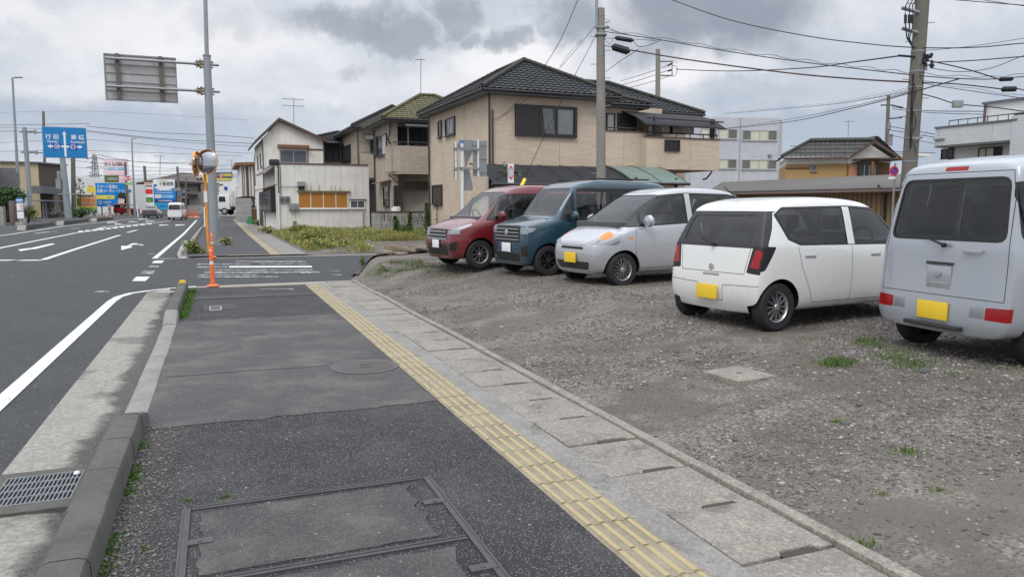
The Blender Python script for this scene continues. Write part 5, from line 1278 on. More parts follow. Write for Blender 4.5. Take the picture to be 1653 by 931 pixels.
# ---- gantry sign seen from behind, on its lamp pole
f = Fr(W(34.2, -.1, 0), YW); t = T('overhead_sign_pole', 'tall grey steel pole carrying a road sign seen from behind', 'sign pole', f.O, f.yaw)
zt = f.f(331, 90)[1]
MB().tube([(0, 0, -.1), (0, 0, zt*.5), (0, 0, zt)], [.19, .17, .15], 20).build('pole', 'pole_steel', t)
MB().lathe([(0, zt+.02), (.17, zt+.02), (.17, zt-.02), (.16, zt-.03)], (0, 0, 0), n=20).tube([(0, 0, zt), (.1, 0, zt+6)], [.085, .07], 12).build('lamp_mast', 'galv', t)
MB().box(-.25, .25, -.25, .25, -.02, .02).build('base_plate', 'pole_steel', t)
X0, X1, Z0, Z1 = f.rect(169.5, 90.5, 283.5, 161)
pn = MB(); nb = 5
for i in range(nb): z0_, z1_ = Z0+(Z1-Z0)*i/nb, Z0+(Z1-Z0)*(i+1)/nb; pn.box(X0, X1, .22, .25, z0_+.012, z1_-.012)
pn.box(X0, X1, .235, .262, Z0, Z1)
sp = pn.build('sign_panel', 'sign_back', t)
a = MB().box(X0, X1, .19, .262, Z1, Z1+.05).box(X0, X1, .19, .262, Z0-.05, Z0).box(X0-.04, X0, .19, .262, Z0-.05, Z1+.05).box(X1, X1+.04, .19, .262, Z0-.05, Z1+.05); a.build('panel_edge', 'steel_grey', sp)
for i in range(1, nb): z = Z0+(Z1-Z0)*i/nb; MB().box(X0, X1, .19, .22, z-.015, z+.015).build('rib', 'steel_grey', sp)
for px in (190, 260):
    x = f.f(px, 125)[0]; MB().box(x-.07, x+.07, .10, .17, Z0-.04, Z1+.06).box(x-.02, x+.02, .17, .22, Z0, Z1).build('bracket', 'stone_c', sp)
za, zb = f.f(347, 105)[1], f.f(347, 148)[1]
for z in (za, zb):
    MB().tube([(X0+.05, .02, z), (.45, .02, z)], .055, 12).build('arm', 'galv', t)
    c = MB().box(-.23, .23, -.05, .2, z+.1, z+.125).box(-.23, .23, -.05, .2, z-.125, z-.1)
    c.prism([(-.62, z-.02), (-.23, z-.16), (-.23, z+.16), (-.62, z+.02)], 'y', .0, .05).box(-.42, -.38, -.08, .14, z-.15, z+.15).box(-.3, -.22, -.12, .18, z-.16, z+.16); c.build('clamp', 'rusty_steel', t)
# ---- convex mirrors on the orange pole
f = Fr(W(28.3, -.3, 0), YW); t = T('traffic_mirror', 'orange pole carrying two round convex traffic mirrors with orange rims', 'traffic mirror', f.O, 0)
zt = (V(337, 262, f.O.y)).z
MB().tube([(0, 0, -.1), (-.02, 0, zt+.25)], .045, 14).build('pole', 'orange_pole', t)
def mirror(cx, cy, cz, yaw, r=.36, lean=-.1):
    Mx = Matrix.Translation((cx, cy, cz)) @ Matrix.Rotation(yaw, 4, 'Z') @ Matrix.Rotation(lean, 4, 'X')
    b = MB(); b.M = Mx; b.lathe([(0, .05), (r*.6, .04), (r*.98, .01), (r, -.03), (r-.018, -.035), (r-.02, -.01)], (0, 0, 0), 'y', 36)
    b.lathe([(r+.006, -.08), (r+.006, .0), (r, .0), (r, -.08)], (0, 0, 0), 'y', 36)
    ho = b.build('hood', 'orange_pole', t)
    # the hood only shades the upper half
    me = ho.data; bm = bmesh.new(); bm.from_mesh(me); Mi = Mx.inverted()
    kill = [f_ for f_ in bm.faces if (lambda q: q.y < -.04 and q.z < r*.45)(Mi @ f_.calc_center_median())]
    bmesh.ops.delete(bm, geom=kill, context='FACES'); bm.to_mesh(me); bm.free()
    g = MB(); g.M = Mx; R_ = 1.0
    prof = [(q*r/12*.97, -(math.sqrt(R_*R_-(q*r/12)**2)-math.sqrt(R_*R_-r*r))) for q in range(13)]
    g.lathe(prof, (0, -.01, 0), 'y', 40).build('mirror_face', 'mirror', t)
    b = MB(); b.M = Mx; b.tube([(0, .1, 0), (0, .22, 0)], .03, 8); b.build('bracket', 'steel_grey', t)
p = V(337.3, 262.5, 26.0)-f.O; mirror(p.x, p.y-.12, p.z, math.radians(-16), .42)
p = V(315.5, 265, 26.1)-f.O; mirror(p.x, p.y, p.z, math.radians(97), .43, 0)
MB().tube([(-.02, .1, zt-.02), (-.43, .1, zt-.02)], .025, 8).build('arm', 'steel_grey', t)
MB().box(-.06, .06, -.07, -.05, 1.2+.55, 1.2+.95).build('notice_plate', 'white_paint', t); MB().box(-.09, -.05, -.06, -.02, .9, 1.6).build('notice_strip', 'reflect', t)
# ---- blue direction sign
f = Fr(V(51.5, 363.6, 74), YW); f.O.z = zrise(74); t = T('direction_sign', 'large blue road direction sign with arrows on a grey pole', 'road sign', f.O, f.yaw)
f = Fr(f.O, YW)
zt = f.f(44, 206)[1]; MB().tube([(0, 0, -.3), (-.05, 0, zt)], [.23, .19], 18).build('pole', 'pole_steel', t)
X0, X1, Z0, Z1 = f.rect(69.5, 206, 139.5, 254.5, -.2)
zs = (f.f(44, 213)[1], f.f(44, 246)[1])
for z in zs: MB().tube([(-.5, -.05, z), (X1-.5, -.05, z)], .08, 10).build('arm', 'galv', t)
for z in zs: MB().box(-.32, .9, -.16, .1, z-.1, z-.04).box(-.32, .9, -.16, .1, z+.04, z+.1).box(.75, .9, -.18, .12, z-.2, z+.2).build('clamp', 'pole_steel', t)
pn = MB().box(X0, X1, -.24, -.18, Z0, Z1).build('panel', 'sign_blue', t); MB().box(X0-.04, X1+.04, -.2, -.14, Z0-.04, Z1+.04).build('panel_back', 'sign_back', t)
cx, wv_ = (X0+X1)/2, X1-X0; hh = Z1-Z0
a = MB(); lz = Z0+hh*.365; lw = hh*.04
a.box(cx-lw*.75, cx+lw*.75, -.252, -.241, Z0+hh*.03, Z0+hh*.78); a.prism([(cx-lw*1.6, Z0+hh*.76), (cx+lw*1.6, Z0+hh*.76), (cx, Z0+hh*.88)], 'y', -.252, -.241)
ax0, ax1 = X0+wv_*.09, X0+wv_*.91; a.box(ax0+.3, cx-lw*.75, -.252, -.241, lz-lw*.7, lz+lw*.7); a.box(cx+lw*.75, ax1-.3, -.252, -.241, lz-lw*.7, lz+lw*.7)
a.prism([(ax0, lz), (ax0+.32, lz+lw*1.5), (ax0+.32, lz-lw*1.5)], 'y', -.252, -.241); a.prism([(ax1, lz), (ax1-.32, lz+lw*1.5), (ax1-.32, lz-lw*1.5)], 'y', -.252, -.241); a.build('arrows', 'sign_white', pn)
for (fx, s_) in ((.315, '38'), (.685, '411')):
    x = X0+wv_*fx; MB().box(x-.34, x+.34, -.257, -.2525, lz-.3, lz+.3).build('route_patch', 'deep_blue', pn)
    MB().lathe([(.22, -.262), (.27, -.262), (.27, -.2575), (.22, -.2575)], (x, 0, lz), 'y', 6).build('route_ring', 'sign_white', pn); text(s_, .3 if len(s_) < 3 else .24, 'sign_white', pn, TF(x, -.264, lz-.01), thick=.004)
text('行 田', .52, 'sign_white', pn, TF(X0+wv_*.215, -.25, Z0+hh*.67), thick=.006); text('栗 橋', .52, 'sign_white', pn, TF(X0+wv_*.80, -.25, Z0+hh*.67), thick=.006)
text('Gyoda', .34, 'sign_white', pn, TF(X0+wv_*.215, -.25, Z0+hh*.52), thick=.006); text('Kurihashi', .32, 'sign_white', pn, TF(X0+wv_*.80, -.25, Z0+hh*.52), thick=.006)
# ---- bus stop
p = V(35, 370.5, 60); p.z = zrise(60); t = T('bus_stop', 'bus stop stand with blue round-topped head and two timetable frames', 'bus stop', p, .1)
MB().box(-.32, .32, -.3, .3, 0, .28).build('base', 'conc', t, bevel=.03)
a = MB()
for x in (-.27, .27): a.tube([(x, 0, .25), (x, 0, 1.9)], .022, 8)
for z in (.55, 1.15, 1.2, 1.8): a.tube([(-.27, 0, z), (.27, 0, z)], .02, 6)
a.box(-.12, .12, -.08, .08, .25, .6); a.build('frame', 'steel_grey', t)
MB().box(-.24, .24, -.03, .0, 1.22, 1.78).build('timetable', 'sign_white', t); MB().box(-.24, .24, -.03, 0, .6, 1.12).build('timetable', 'sign_white', t); MB().box(.02, .2, -.035, -.031, 1.3, 1.72).build('notice', 'pink', t)
n = 14; MB().prism([(.3*math.cos(pi*i/n), 2.0+.3*math.sin(pi*i/n)*.9) for i in range(n+1)]+[(-.3, 1.86), (.3, 1.86)], 'y', -.04, .02).build('head', 'sign_blue', t)
MB().box(-.24, .24, -.045, -.0405, 2.02, 2.1).box(-.2, .2, -.045, -.0405, 1.93, 1.97).build('head_lettering', 'sign_white', t)
p = V(43, 352, 80); t = T('vertical_sign', 'narrow vertical blue sign with white characters by the beige house', 'sign', p, 0)
R_ = ((40.5-43)/F*80, (45.5-43)/F*80); z0_, z1_ = V(43, 338, 80).z-p.z, V(43, 318, 80).z-p.z
MB().box(R_[0], R_[1], -.05, .0, z0_, z1_).build('panel', 'sign_blue', t); MB().box(-.03, .03, .001, .05, -.2, z1_).build('post', 'steel_grey', t)
a = MB()
for i in range(5): z = z0_+.12+i*.25; a.box(-.08, .08, -.056, -.051, z, z+.05).box(-.08, .08, -.056, -.051, z+.09, z+.12).box(-.015, .015, -.057, -.0515, z-.02, z+.14)
a.build('characters', 'sign_white', t)
# ---- lamp standards
def lamp(label, px0, py0, px1, py1, D, r=.08, arm=.6):
    b = V(px0, py0, D); tp = V(px1, py1, D)-b; t = T('street_lamp', label, 'street lamp', b, 0, 'street lamps')
    MB().tube([(0, 0, 0), tuple(tp*.97), tuple(tp)], [r*1.5, r*.8, r*.7], 10).tube([tuple(tp), (tp.x+arm*.5, 0, tp.z+.02)], r*.5, 8).build('pole', 'pole_steel', t)
    MB().box(tp.x+arm*.4, tp.x+arm*1.4, -.13, .13, tp.z-.02, tp.z+.1).build('lamp_head', 'soffit', t, bevel=.03)
lamp('tall street lamp at the left edge beside the bus stop', 33, 362, 20, 126, 76, .12, .7)
lamp('slim street lamp standing before the blue woman billboard', 218, 350, 212.5, 224, 108, .11, .5)
t = T('signal_pole', 'thick grey pole with control box under the blue direction sign', 'pole', V(111, 352.5, 92), 0)
MB().tube([(0, 0, -.2), (-.35, 0, 8.7)], [.42, .3], 14).build('pole', 'pole_steel', t); MB().box(-1.0, -.4, -.55, -.2, 3.6, 4.8).box(-.9, 1.5, -.35, -.3, 1.9*0+2.9, 3.05).build('control_box', 'steel_grey', t)
# ---- billboards
def board(name, label, x0, x1, y0, y1, D, m_, ybase=None, posts=True, th=.12, cat='billboard', yaw=0):
    p = V((x0+x1)/2, ybase or y1, D); t = T(name, label, cat, p, yaw); w_ = (x1-x0)/F*D/2; z1_ = V(0, y0, D).z-p.z; z0_ = V(0, y1, D).z-p.z
    b = MB().box(-w_, w_, -th, 0, z0_, z1_).build('panel', m_, t)
    if posts:
        for x in (-w_*.7, w_*.7): MB().box(x-.08, x+.08, .001, .16, -.3, z1_-.1).build('post', 'steel_grey', t)
    return t, b, w_, z0_, z1_, th
t, b, w_, z0, z1, th = board('billboard', 'blue billboard with white Japanese lettering and a woman with dark hair', 157, 207, 295.5, 333.5, 116, 'bill_blue', 345); y = -th-.002
text('アパート管理は', .62, 'sign_white', b, TF(-w_+.25, y-.01, z1-.62), align='LEFT', thick=.006, squeeze=.75); text('武蔵コーポレーション', .58, 'sign_white', b, TF(-w_+.25, y-.01, z1-1.25), align='LEFT', thick=.006, squeeze=.8)
MB().box(-w_+.05, w_*.2, y-.012, y, z0+1.15, z0+1.75).build('ribbon', 'yellow', b); text('No.1', .42, 'bill_blue', b, TF(-w_*.1, y-.02, z0+1.45), thick=.004)
MB().lathe([(.19, y-.01), (.27, y-.01), (.27, y), (.19, y)], (-w_*.72, 0, z0+.62), 'y', 24).build('ring_logo', 'sign_white', b); text('MUSASHI', .3, 'sign_white', b, TF(-w_*.52, y-.01, z0+.68), align='LEFT', thick=.004); text('CORPORATION', .13, 'sign_white', b, TF(-w_*.52, y-.01, z0+.45), align='LEFT', thick=.004)
def disc(mb_, cx, cz, rx, rz, y0, y1, n=24, m=0): mb_.prism([(cx+rx*math.cos(2*pi*i/n), cz+rz*math.sin(2*pi*i/n)) for i in range(n)], 'y', y0, y1, m)
fa = MB(); cx = w_*.66; disc(fa, cx+.1, z0+1.25, .78, .95, y-.006, y); disc(fa, cx+.35, z0+.7, .55, .7, y-.006, y-.0); fa.build('portrait_hair', 'hair', b)
fa = MB(); disc(fa, cx-.08, z0+.95, .5, .66, y-.014, y-.0065); fa.box(cx-.3, cx+.2, y-.014, y-.0065, z0+.02, z0+.5); fa.prism([(cx-.85, z0+.02), (cx-.2, z0+.02), (cx-.3, z0+.55), (cx-.7, z0+.6)], 'y', y-.0135, y-.006); fa.build('portrait_face', 'skin_pale', b)
fa = MB(); disc(fa, cx-.28, z0+1.05, .07, .035, y-.02, y-.0145); disc(fa, cx+.12, z0+1.05, .07, .035, y-.02, y-.0145); fa.build('portrait_eyes', 'hair', b); fa = MB(); disc(fa, cx-.08, z0+.68, .12, .04, y-.02, y-.0145); fa.build('portrait_mouth', 'pink', b)
fa = MB(); fa.prism([(cx-.5, z0+1.25), (cx+.45, z0+1.2), (cx+.4, z0+1.75), (cx-.2, z0+1.8)], 'y', y-.018, y-.0145); fa.build('portrait_fringe', 'hair', b)
t, b, w_, z0, z1, th = board('billboard', 'tall pink clinic billboard rising behind the blue one', 172, 211.5, 256.5, 296, 128, 'pale_pink', 345); y = -th-.002
text('さくら内科', .78, 'hair', b, TF(-w_+.15, y-.01, z1-.95), align='LEFT', thick=.006, squeeze=.82); text('クリニック', .36, 'hair', b, TF(w_*.25, y-.01, z1-1.0), align='LEFT', thick=.006, squeeze=.75)
MB().box(-w_*.6, -w_*.05, y-.01, y, z1-1.85, z1-1.4).box(w_*.15, w_*.7, y-.01, y, z1-1.85, z1-1.4).build('blue_labels', 'sky_blue', b); MB().box(-w_*.97, w_*.2, y-.01, y, z0+.15, z0+1.35).build('photo_area', 'leaf', b); MB().box(-w_*.7, w_*.1, y-.015, y-.0105, z0+.5, z0+.95).build('photo_building', 'soffit', b)
MB().box(w_*.35, w_*.9, y-.01, y, z0+.2, z0+.8).build('pink_label', 'pink', b); MB().box(-w_*.6, w_*.8, y-.01, y, z0+1.5, z0+1.62).build('pink_line', 'pink', b)
t, b, w_, z0, z1, th = board('billboard', 'multicoloured food billboard with tan top and green foot', 126, 157.5, 314, 340, 112, 'tan_board', 347); y = -th-.002
MB().box(-w_, w_, y-.01, y, z0, z0+.45).build('green_band', 'lime', b); MB().box(-w_, w_, y-.01, y, z0+.46, z0+.66).build('yellow_band', 'yellow', b)
MB().box(-w_*.3, w_*.4, y-.012, y, z0+1.2, z0+1.85).box(w_*.5, w_*.9, y-.012, y, z0+1.25, z0+1.75).box(-w_*.55, -w_*.32, y-.012, y, z0+1.25, z0+1.75).build('dishes', 'orange_food', b)
a = MB()
for i in range(7): a.box(-w_*.8+i*w_*.23, -w_*.8+i*w_*.23+.24, y-.01, y, z1-.36, z1-.12)
a.build('dark_characters', 'hair', b); a = MB()
for i in range(9): a.box(-w_*.5+i*w_*.15, -w_*.5+i*w_*.15+.15, y-.01, y, z0+.8, z0+.98)
a.build('red_characters', 'sign_red', b); MB().box(-w_, -w_*.62, y-.011, y, z0+.67, z1-.55).build('leaf_picture', 'leaf_bright', b)
t, b, w_, z0, z1, th = board('notice_board', 'white notice board with round red emblem on a wall panel', 117, 157, 299, 311.5, 114, 'sign_white', 347); y = -th-.002
MB().lathe([(.2, y-.01), (.29, y-.01), (.29, y), (.2, y)], (-w_*.75, 0, (z0+z1)/2), 'y', 20).build('ring', 'brown_trim', b); MB().box(w_*.35, w_, y-.012, y, z0, z1-.2).build('yellow_area', 'yellow', b); MB().box(w_*.4, w_*.9, y-.012, y, z1-.18, z1).build('pink_area', 'pink', b)
t, b, w_, z0, z1, th = board('billboard', 'blue and white hospital billboard before the gable house', 250.3, 285, 289.5, 326, 112, 'bill_blue', 345); y = -th-.002
n = 18; MB().prism([(-w_, z1), (w_, z1)]+[(w_-2*w_*i/n, z1-1.15-.55*math.sin(pi*i/n)) for i in range(n+1)], 'y', y-.01, y).build('white_area', 'sign_white', b)
text('十善病院', .66, 'hair', b, TF(w_*.2, y-.02, z1-.72), thick=.005, squeeze=.85); MB().prism([(-w_*.9+.45*math.cos(pi+pi*i/10), z1-.75+.4*math.sin(pi+pi*i/10)) for i in range(11)], 'y', y-.02, y-.0105).build('emblem', 'sign_blue', b)
MB().box(-w_*.5, w_*.3, y-.02, y-.0105, z1-.3, z1-.2).build('small_heading', 'lime', b); MB().box(-w_*.9, -w_*.3, y-.01, y, z0+.55, z0+1.1).build('white_label', 'sign_white', b); MB().box(-w_*.28, w_*.8, y-.01, y, z0+.6, z0+1.05).build('pale_label', 'sky_blue', b)
a = MB()
for i in range(2):
    for k in range(12): a.box(-w_*.8+k*w_*.13, -w_*.8+k*w_*.13+.13, y-.01, y, z0+1.3+i*.32, z0+1.42+i*.32)
for k in range(10): a.box(-w_*.6+k*w_*.13, -w_*.6+k*w_*.13+.14, y-.01, y, z0+.1, z0+.28)
a.build('small_characters', 'sign_white', b); MB().box(-w_, w_, y-.006, y, z0, z0+.4).build('navy_band', 'deep_blue', b)
t, b, w_, z0, z1, th = board('banner_sign', 'low light blue sign with dark word under the hospital billboard', 251.5, 276, 327.8, 338, 104, 'cyan', 345, cat='sign'); text('KUMON', .42, 'deep_blue', b, TF(0, -th-.012, (z0+z1)/2), thick=.004)
t, b, w_, z0, z1, th = board('price_sign', 'tall narrow white sign with red and green panels', 236.5, 250, 295, 332, 110, 'sign_white', 345, cat='sign', posts=False); y = -th-.002
MB().box(-w_*.85, w_*.85, y-.01, y, z0+1.7, z0+2.4).build('red_panel', 'sign_red', b); MB().box(-w_*.8, w_*.85, y-.01, y, z0+.5, z0+1.2).build('green_panel', 'green_sign', b); text('20', .4, 'yellow', b, TF(-.05, y-.02, z0+.75), thick=.004)
a = MB()
for i in range(4): a.box(-w_*.8+i*.26, -w_*.8+i*.26+.2, y-.01, y, z1-.62, z1-.4)
a.build('dark_characters', 'hair', b); MB().box(-w_*.8, w_*.8, y-.01, y, z1-.28, z1-.12).build('orange_characters', 'orange', b)
MB().box(-w_*.8, -w_*.7, .0, .15, -.4, z0).box(w_*.7, w_*.8, .0, .15, -.4, z0).build('posts', 'steel_grey', t)
t = T('round_store_sign', 'round red and white sign above a green plate on a grey pole', 'sign', V(207, 350, 109), 0)
zq = V(0, 288, 109).z-V(0, 350, 109).z; MB().tube([(0, 0, -.3), (0, 0, V(0, 262, 109).z-V(0, 350, 109).z)], .17, 10).build('pole', 'pole_conc_dark', t)
MB().lathe([(0, -.3), (.42, -.3), (.42, -.2)], (.45, 0, zq), 'y', 24).build('red_disc', 'sign_red', t); MB().lathe([(.34, -.31), (.43, -.31), (.43, -.3)], (.45, 0, zq), 'y', 24).box(.15, .75, -.32, -.305, zq-.07, zq+.07).build('white_ring', 'sign_white', t); MB().box(0, .95, -.3, -.2, zq-.95, zq-.6).build('green_plate', 'lime', t)
def roundsigns(label, px, pyb, pyt, D, items, pm_='pole_conc_dark', r=.13):
    b = V(px, pyb, D); t = T('sign_post', label, 'sign post', b, 0, 'posts with round signs'); zt = V(px, pyt, D).z-b.z
    MB().tube([(0, 0, -.3), (0, 0, zt)], [r, r*.8], 10).build('pole', pm_, t)
    for (x, yy, R_, m_) in items:
        q = V(x, yy, D)-b; MB().lathe([(0, -.2), (R_, -.2), (R_, -.14)], (q.x, 0, q.z), 'y', 20).build('sign_face', m_, t)
        MB().lathe([(R_*.78, -.215), (R_*.97, -.215), (R_*.97, -.201)], (q.x, 0, q.z), 'y', 20).build('sign_ring', 'deep_blue' if m_ == 'deep_blue' else 'steel_grey', t)
roundsigns('utility post with two pale round signs and one blue one before the gable house', 290, 345, 269, 110, ((284, 306, .3, 'soffit'), (289.5, 305.5, .3, 'soffit'), (290.5, 312.5, .26, 'sign_blue')), r=.2)
roundsigns('white post with two small round signs before the distant truck', 352.5, 352, 300, 88, ((352.5, 301, .2, 'soffit'), (352.5, 307.5, .2, 'soffit')), 'white_paint', .06)
roundsigns('thin post with blue round sign beside the blue billboard', 210.5, 352, 305, 107, ((210.2, 308.5, .25, 'sign_blue'),), 'pole_steel', .09)
one('marker_post', MB().tube([(0, 0, -.1), (-.08, 0, 1.7)], .09, 8), 'white_paint', 'white slanted marker post before the parked dark sedan', 'post', loc=V(223, 350.5, 100))
# traffic lights
def signal(label, px, py, D, arm=1.5):
    p = V(px, py, D); t = T('traffic_light', label, 'traffic light', p, 0, 'traffic lights at the junction')
    MB().box(-.62, .62, -.1, .12, -.22, .22).build('housing', 'steel_grey', t, bevel=.06)
    for i, x in enumerate((-.4, 0, .4)):
        MB().lathe([(0, -.12), (.14, -.12), (.15, -.101)], (x, 0, 0), 'y', 16).build('lamp', 'red_light' if i == 2 else 'black_lamp', t)
    MB().tube([(0, .05, .0), (0, .05, .4), (arm, .05, .4)], .05, 6).build('arm', 'steel_grey', t)
signal('red traffic light just left of the mirror pole', 325, 289, 92, -2.5); signal('red traffic light before the dark shop fascia', 353, 285, 118, 2)
# ---- small roadside things, far left
def cone(label, px, py, D, h=.7):
    t = T('traffic_cone', label, 'traffic cone', V(px, py, D), 0, 'orange cones and posts by the far kerb')
    MB().box(-.19, .19, -.19, .19, 0, .04).lathe([(.15, .04), (.10, h*.4), (.03, h), (0, h)], (0, 0, 0), n=14).build('cone', 'orange', t); MB().lathe([(.108, h*.42), (.075, h*.65)], (0, 0, 0), n=14).build('band', 'reflect', t)
cone('orange cone behind the middle kerb block', 172.5, 353, 98, 1.0); cone('small orange cone right of the taller one', 179, 353.5, 98, .5)
for k, (px, py, D, h, lb) in enumerate(((190, 353.8, 98, .8, 'thin orange post before the red car'), (209.2, 350, 104, .9, 'orange post at the foot of the round sign pole'))):
    one('orange_post', MB().lathe([(.12, 0), (.12, .04), (.06, .06), (.055, h), (0, h)], (0, 0, 0), n=12), 'orange', lb, 'bollard', loc=V(px, py, D))
for k, (xa, ya, xb, yb_) in enumerate(((41, 371.5, 88, 363.5), (102, 363.5, 143, 357.2), (155.5, 357.6, 183, 354.6))):
    pa, pb = Groad(xa, ya, -.05), Groad(xb, yb_, -.05); L_ = (pb-pa).length; yw = math.atan2(pb.y-pa.y, pb.x-pa.x)
    t = T('kerb_block', ('nearest', 'middle', 'farthest')[k]+' low concrete kerb block along the far side of the road', 'kerb block', pa, yw, 'kerb blocks across the road')
    MB().prism([(.5, 0), (L_, 0), (L_-.05, .36), (.5, .36)], 'y', 0, .5).build('block', 'kerb', t, bevel=.03); MB().prism([(0, 0), (.49, 0), (.49, .34), (.25, .34)], 'y', .0, .5).build('pale_end', 'conc', t)
t = T('barrier_fence', 'low orange plastic barrier fence standing on the road behind the white minivan', 'barrier', V(298, 352.5, 84), 0)
for k in range(5):
    x = -1.5+k*.62; MB().box(x, x+.58, -.03, .03, .05, .32).build('panel', 'orange', t)
    a = MB()
    for i in range(5): a.box(x+.02+i*.13, x+.05+i*.13, -.025, .025, .321, .8)
    a.box(x, x+.58, -.03, .03, .8, .84); a.build('bars', 'orange', t)
    MB().box(x+.1, x+.5, -.036, -.0305, .12, .22).build('white_strip', 'sign_white', t)
# pylon
p = V(158, 345, 620); a = MB(); zt = V(0, 247, 620).z-p.z; s_ = 8
for sx in (-1, 1):
    for sy in (-1, 1): a.tube([(sx*s_, sy*s_, 0), (sx*1.6, sy*1.6, zt*.62), (sx*.9, sy*.9, zt*.97)], .45, 4)
for i in range(12):
    q = i/12; q2 = (i+1)/12; w0 = s_*(1-q)+1.0*q; w1_ = s_*(1-q2)+1.0*q2
    for sx in (-1, 1): a.tube([(sx*w0, -w0, zt*q), (-sx*w1_, -w1_, zt*q2)], .25, 4)
    a.tube([(-w0, -w0, zt*q), (w0, -w0, zt*q)], .25, 4)
for z in (.62, .76, .9): a.tube([(-7, 0, zt*z), (0, 0, zt*z+1.5), (7, 0, zt*z)], .4, 4)
one('transmission_tower', a, 'steel_grey', 'lattice steel transmission tower far behind the billboards', 'pylon', loc=p)
# ---- backs of signs in front of the beige house
f = Fr(V(747, 404, 26), YW); t = T('sign_cluster', 'white pole with several blank road signs seen from behind', 'sign post', f.O, f.yaw)
zt = f.f(747, 229)[1]; MB().tube([(0, 0, -.4), (0, 0, zt)], .055, 14).build('pole', 'white_paint', t); MB().lathe([(0, .03), (.06, .02), (.062, -.05)], (0, 0, zt), n=14).build('cap', 'sign_blue', t)
def back(px0, py0, px1, py1, y=.12, shape=None):
    X0, X1, Z0, Z1 = f.rect(px0, py0, px1, py1, y); b = MB()
    if shape: b.prism([(X0+(X1-X0)*a_, Z0+(Z1-Z0)*b_) for a_, b_ in shape], 'y', y, y+.02)
    else: b.box(X0, X1, y, y+.02, Z0, Z1)
    o = b.build('sign_back', 'steel_grey', t); return X0, X1, Z0, Z1, o
A_ = back(732.5, 231.5, 738.5, 288, .05); B_ = back(738, 226, 766, 241, .12, [(0, .1), (.15, 1), (.9, 1), (1, .1)]); C_ = back(763.5, 227.5, 786, 285, .08); back(749, 242, 764, 272, .14, [(0, 1), (1, 1), (.15, 0)]); back(749, 273, 763.5, 307.5, .12, [(0, 0), (1, 0), (.95, .25), (.6, 1), (0, 1)])
for (Q, n_) in ((A_, 3), (C_, 3)):
    xm = Q[0]+(Q[1]-Q[0])*(.35 if Q is C_ else .5); MB().box(xm-.03, xm+.03, .02 if Q is A_ else .03, .07, Q[2]-.02, Q[3]+.05).build('stiffener', 'white_paint', t)
    for i in range(n_): z = Q[2]+(Q[3]-Q[2])*(.12+.38*i); MB().box(Q[0]+.02, Q[1]-.02, .035 if Q is A_ else .06, .079 if Q is C_ else .049, z-.015, z+.015).build('rail', 'galv', t)
a = MB()
for py in (240, 272): z = f.f(747, py)[1]; a.box(A_[0], C_[0]+.2, -.02, .03, z-.03, z+.03).box(-.08, .08, -.08, .08, z-.05, z+.05)
a.build('cross_arm', 'galv', t)
# 30 sign on white board
f = Fr(V(824, 400, 27), YW); t = T('speed_sign_board', 'narrow white board with a red oval ring before the carport', 'road sign', f.O, f.yaw)
X0, X1, Z0, Z1 = f.rect(820, 264.5, 829.5, 304.5); MB().box(X0, X1, 0, .02, Z0, Z1).build('board', 'sign_white', t); MB().tube([(0, .05, -.3), (0, .05, Z1-.1)], .03, 8).build('post', 'steel_grey', t)
cx = (X0+X1)/2; r_ = (X1-X0)*.44; zc = Z1-(Z1-Z0)*.36
b = MB().lathe([(r_*.74, -.006), (r_, -.006), (r_, -.001), (r_*.74, -.001)], (cx, 0, zc), 'y', 28)
b.v = [(x, y, zc+(z-zc)*2.4) for x, y, z in b.v]; b.build('red_ring', 'sign_red', t); MB().box(cx-.025, cx+.025, -.006, -.001, zc-.15, zc+.15).prism([(cx-.05, zc+.15), (cx+.05, zc+.15), (cx, zc+.2)], 'y', -.006, -.001).prism([(cx-.05, zc-.15), (cx+.05, zc-.15), (cx, zc-.2)], 'y', -.006, -.001).build('blue_arrow', 'sky_blue', t)
one('guy_wire_guard', MB().tube([(0, 0, 0), tuple(V(847, 290, 25.8)-V(838, 308, 25))], .06, 10), 'yellow_guard', 'yellow plastic guard round the guy wire of the utility pole', 'wire guard', loc=V(838, 308, 25))
# no-stopping sign near the van
p = V(1442.5, 330, 20); t = T('no_parking_sign', 'round red and blue no parking sign above a small white plate', 'road sign', p, 0)
q = V(1443, 276, 20)-p; MB().tube([(0, .03, -1.8), (0, .03, q.z+.2)], .03, 8).build('post', 'steel_grey', t); MB().lathe([(0, -.004), (.075, -.004), (.075, 0), (0, 0)], (q.x, 0, q.z), 'y', 28).build('blue_face', 'deep_blue', t)
MB().lathe([(.085, -.008), (.125, -.008), (.125, .004), (.085, .004)], (q.x, 0, q.z), 'y', 28).build('red_ring', 'sign_red', t); b = MB(); b.M = Matrix.Translation((q.x, 0, q.z)) @ Matrix.Rotation(pi/4, 4, 'Y'); b.box(-.085, .085, -.009, -.0045, -.012, .012); b.build('red_bar', 'sign_red', t); MB().lathe([(.076, -.003), (.086, -.003)], (q.x, 0, q.z), 'y', 28).build('ring_gap', 'deep_blue', t)
MB().box(q.x-.13, q.x+.05, -.005, .003, q.z-.22, q.z-.15).build('plate', 'sign_white', t)

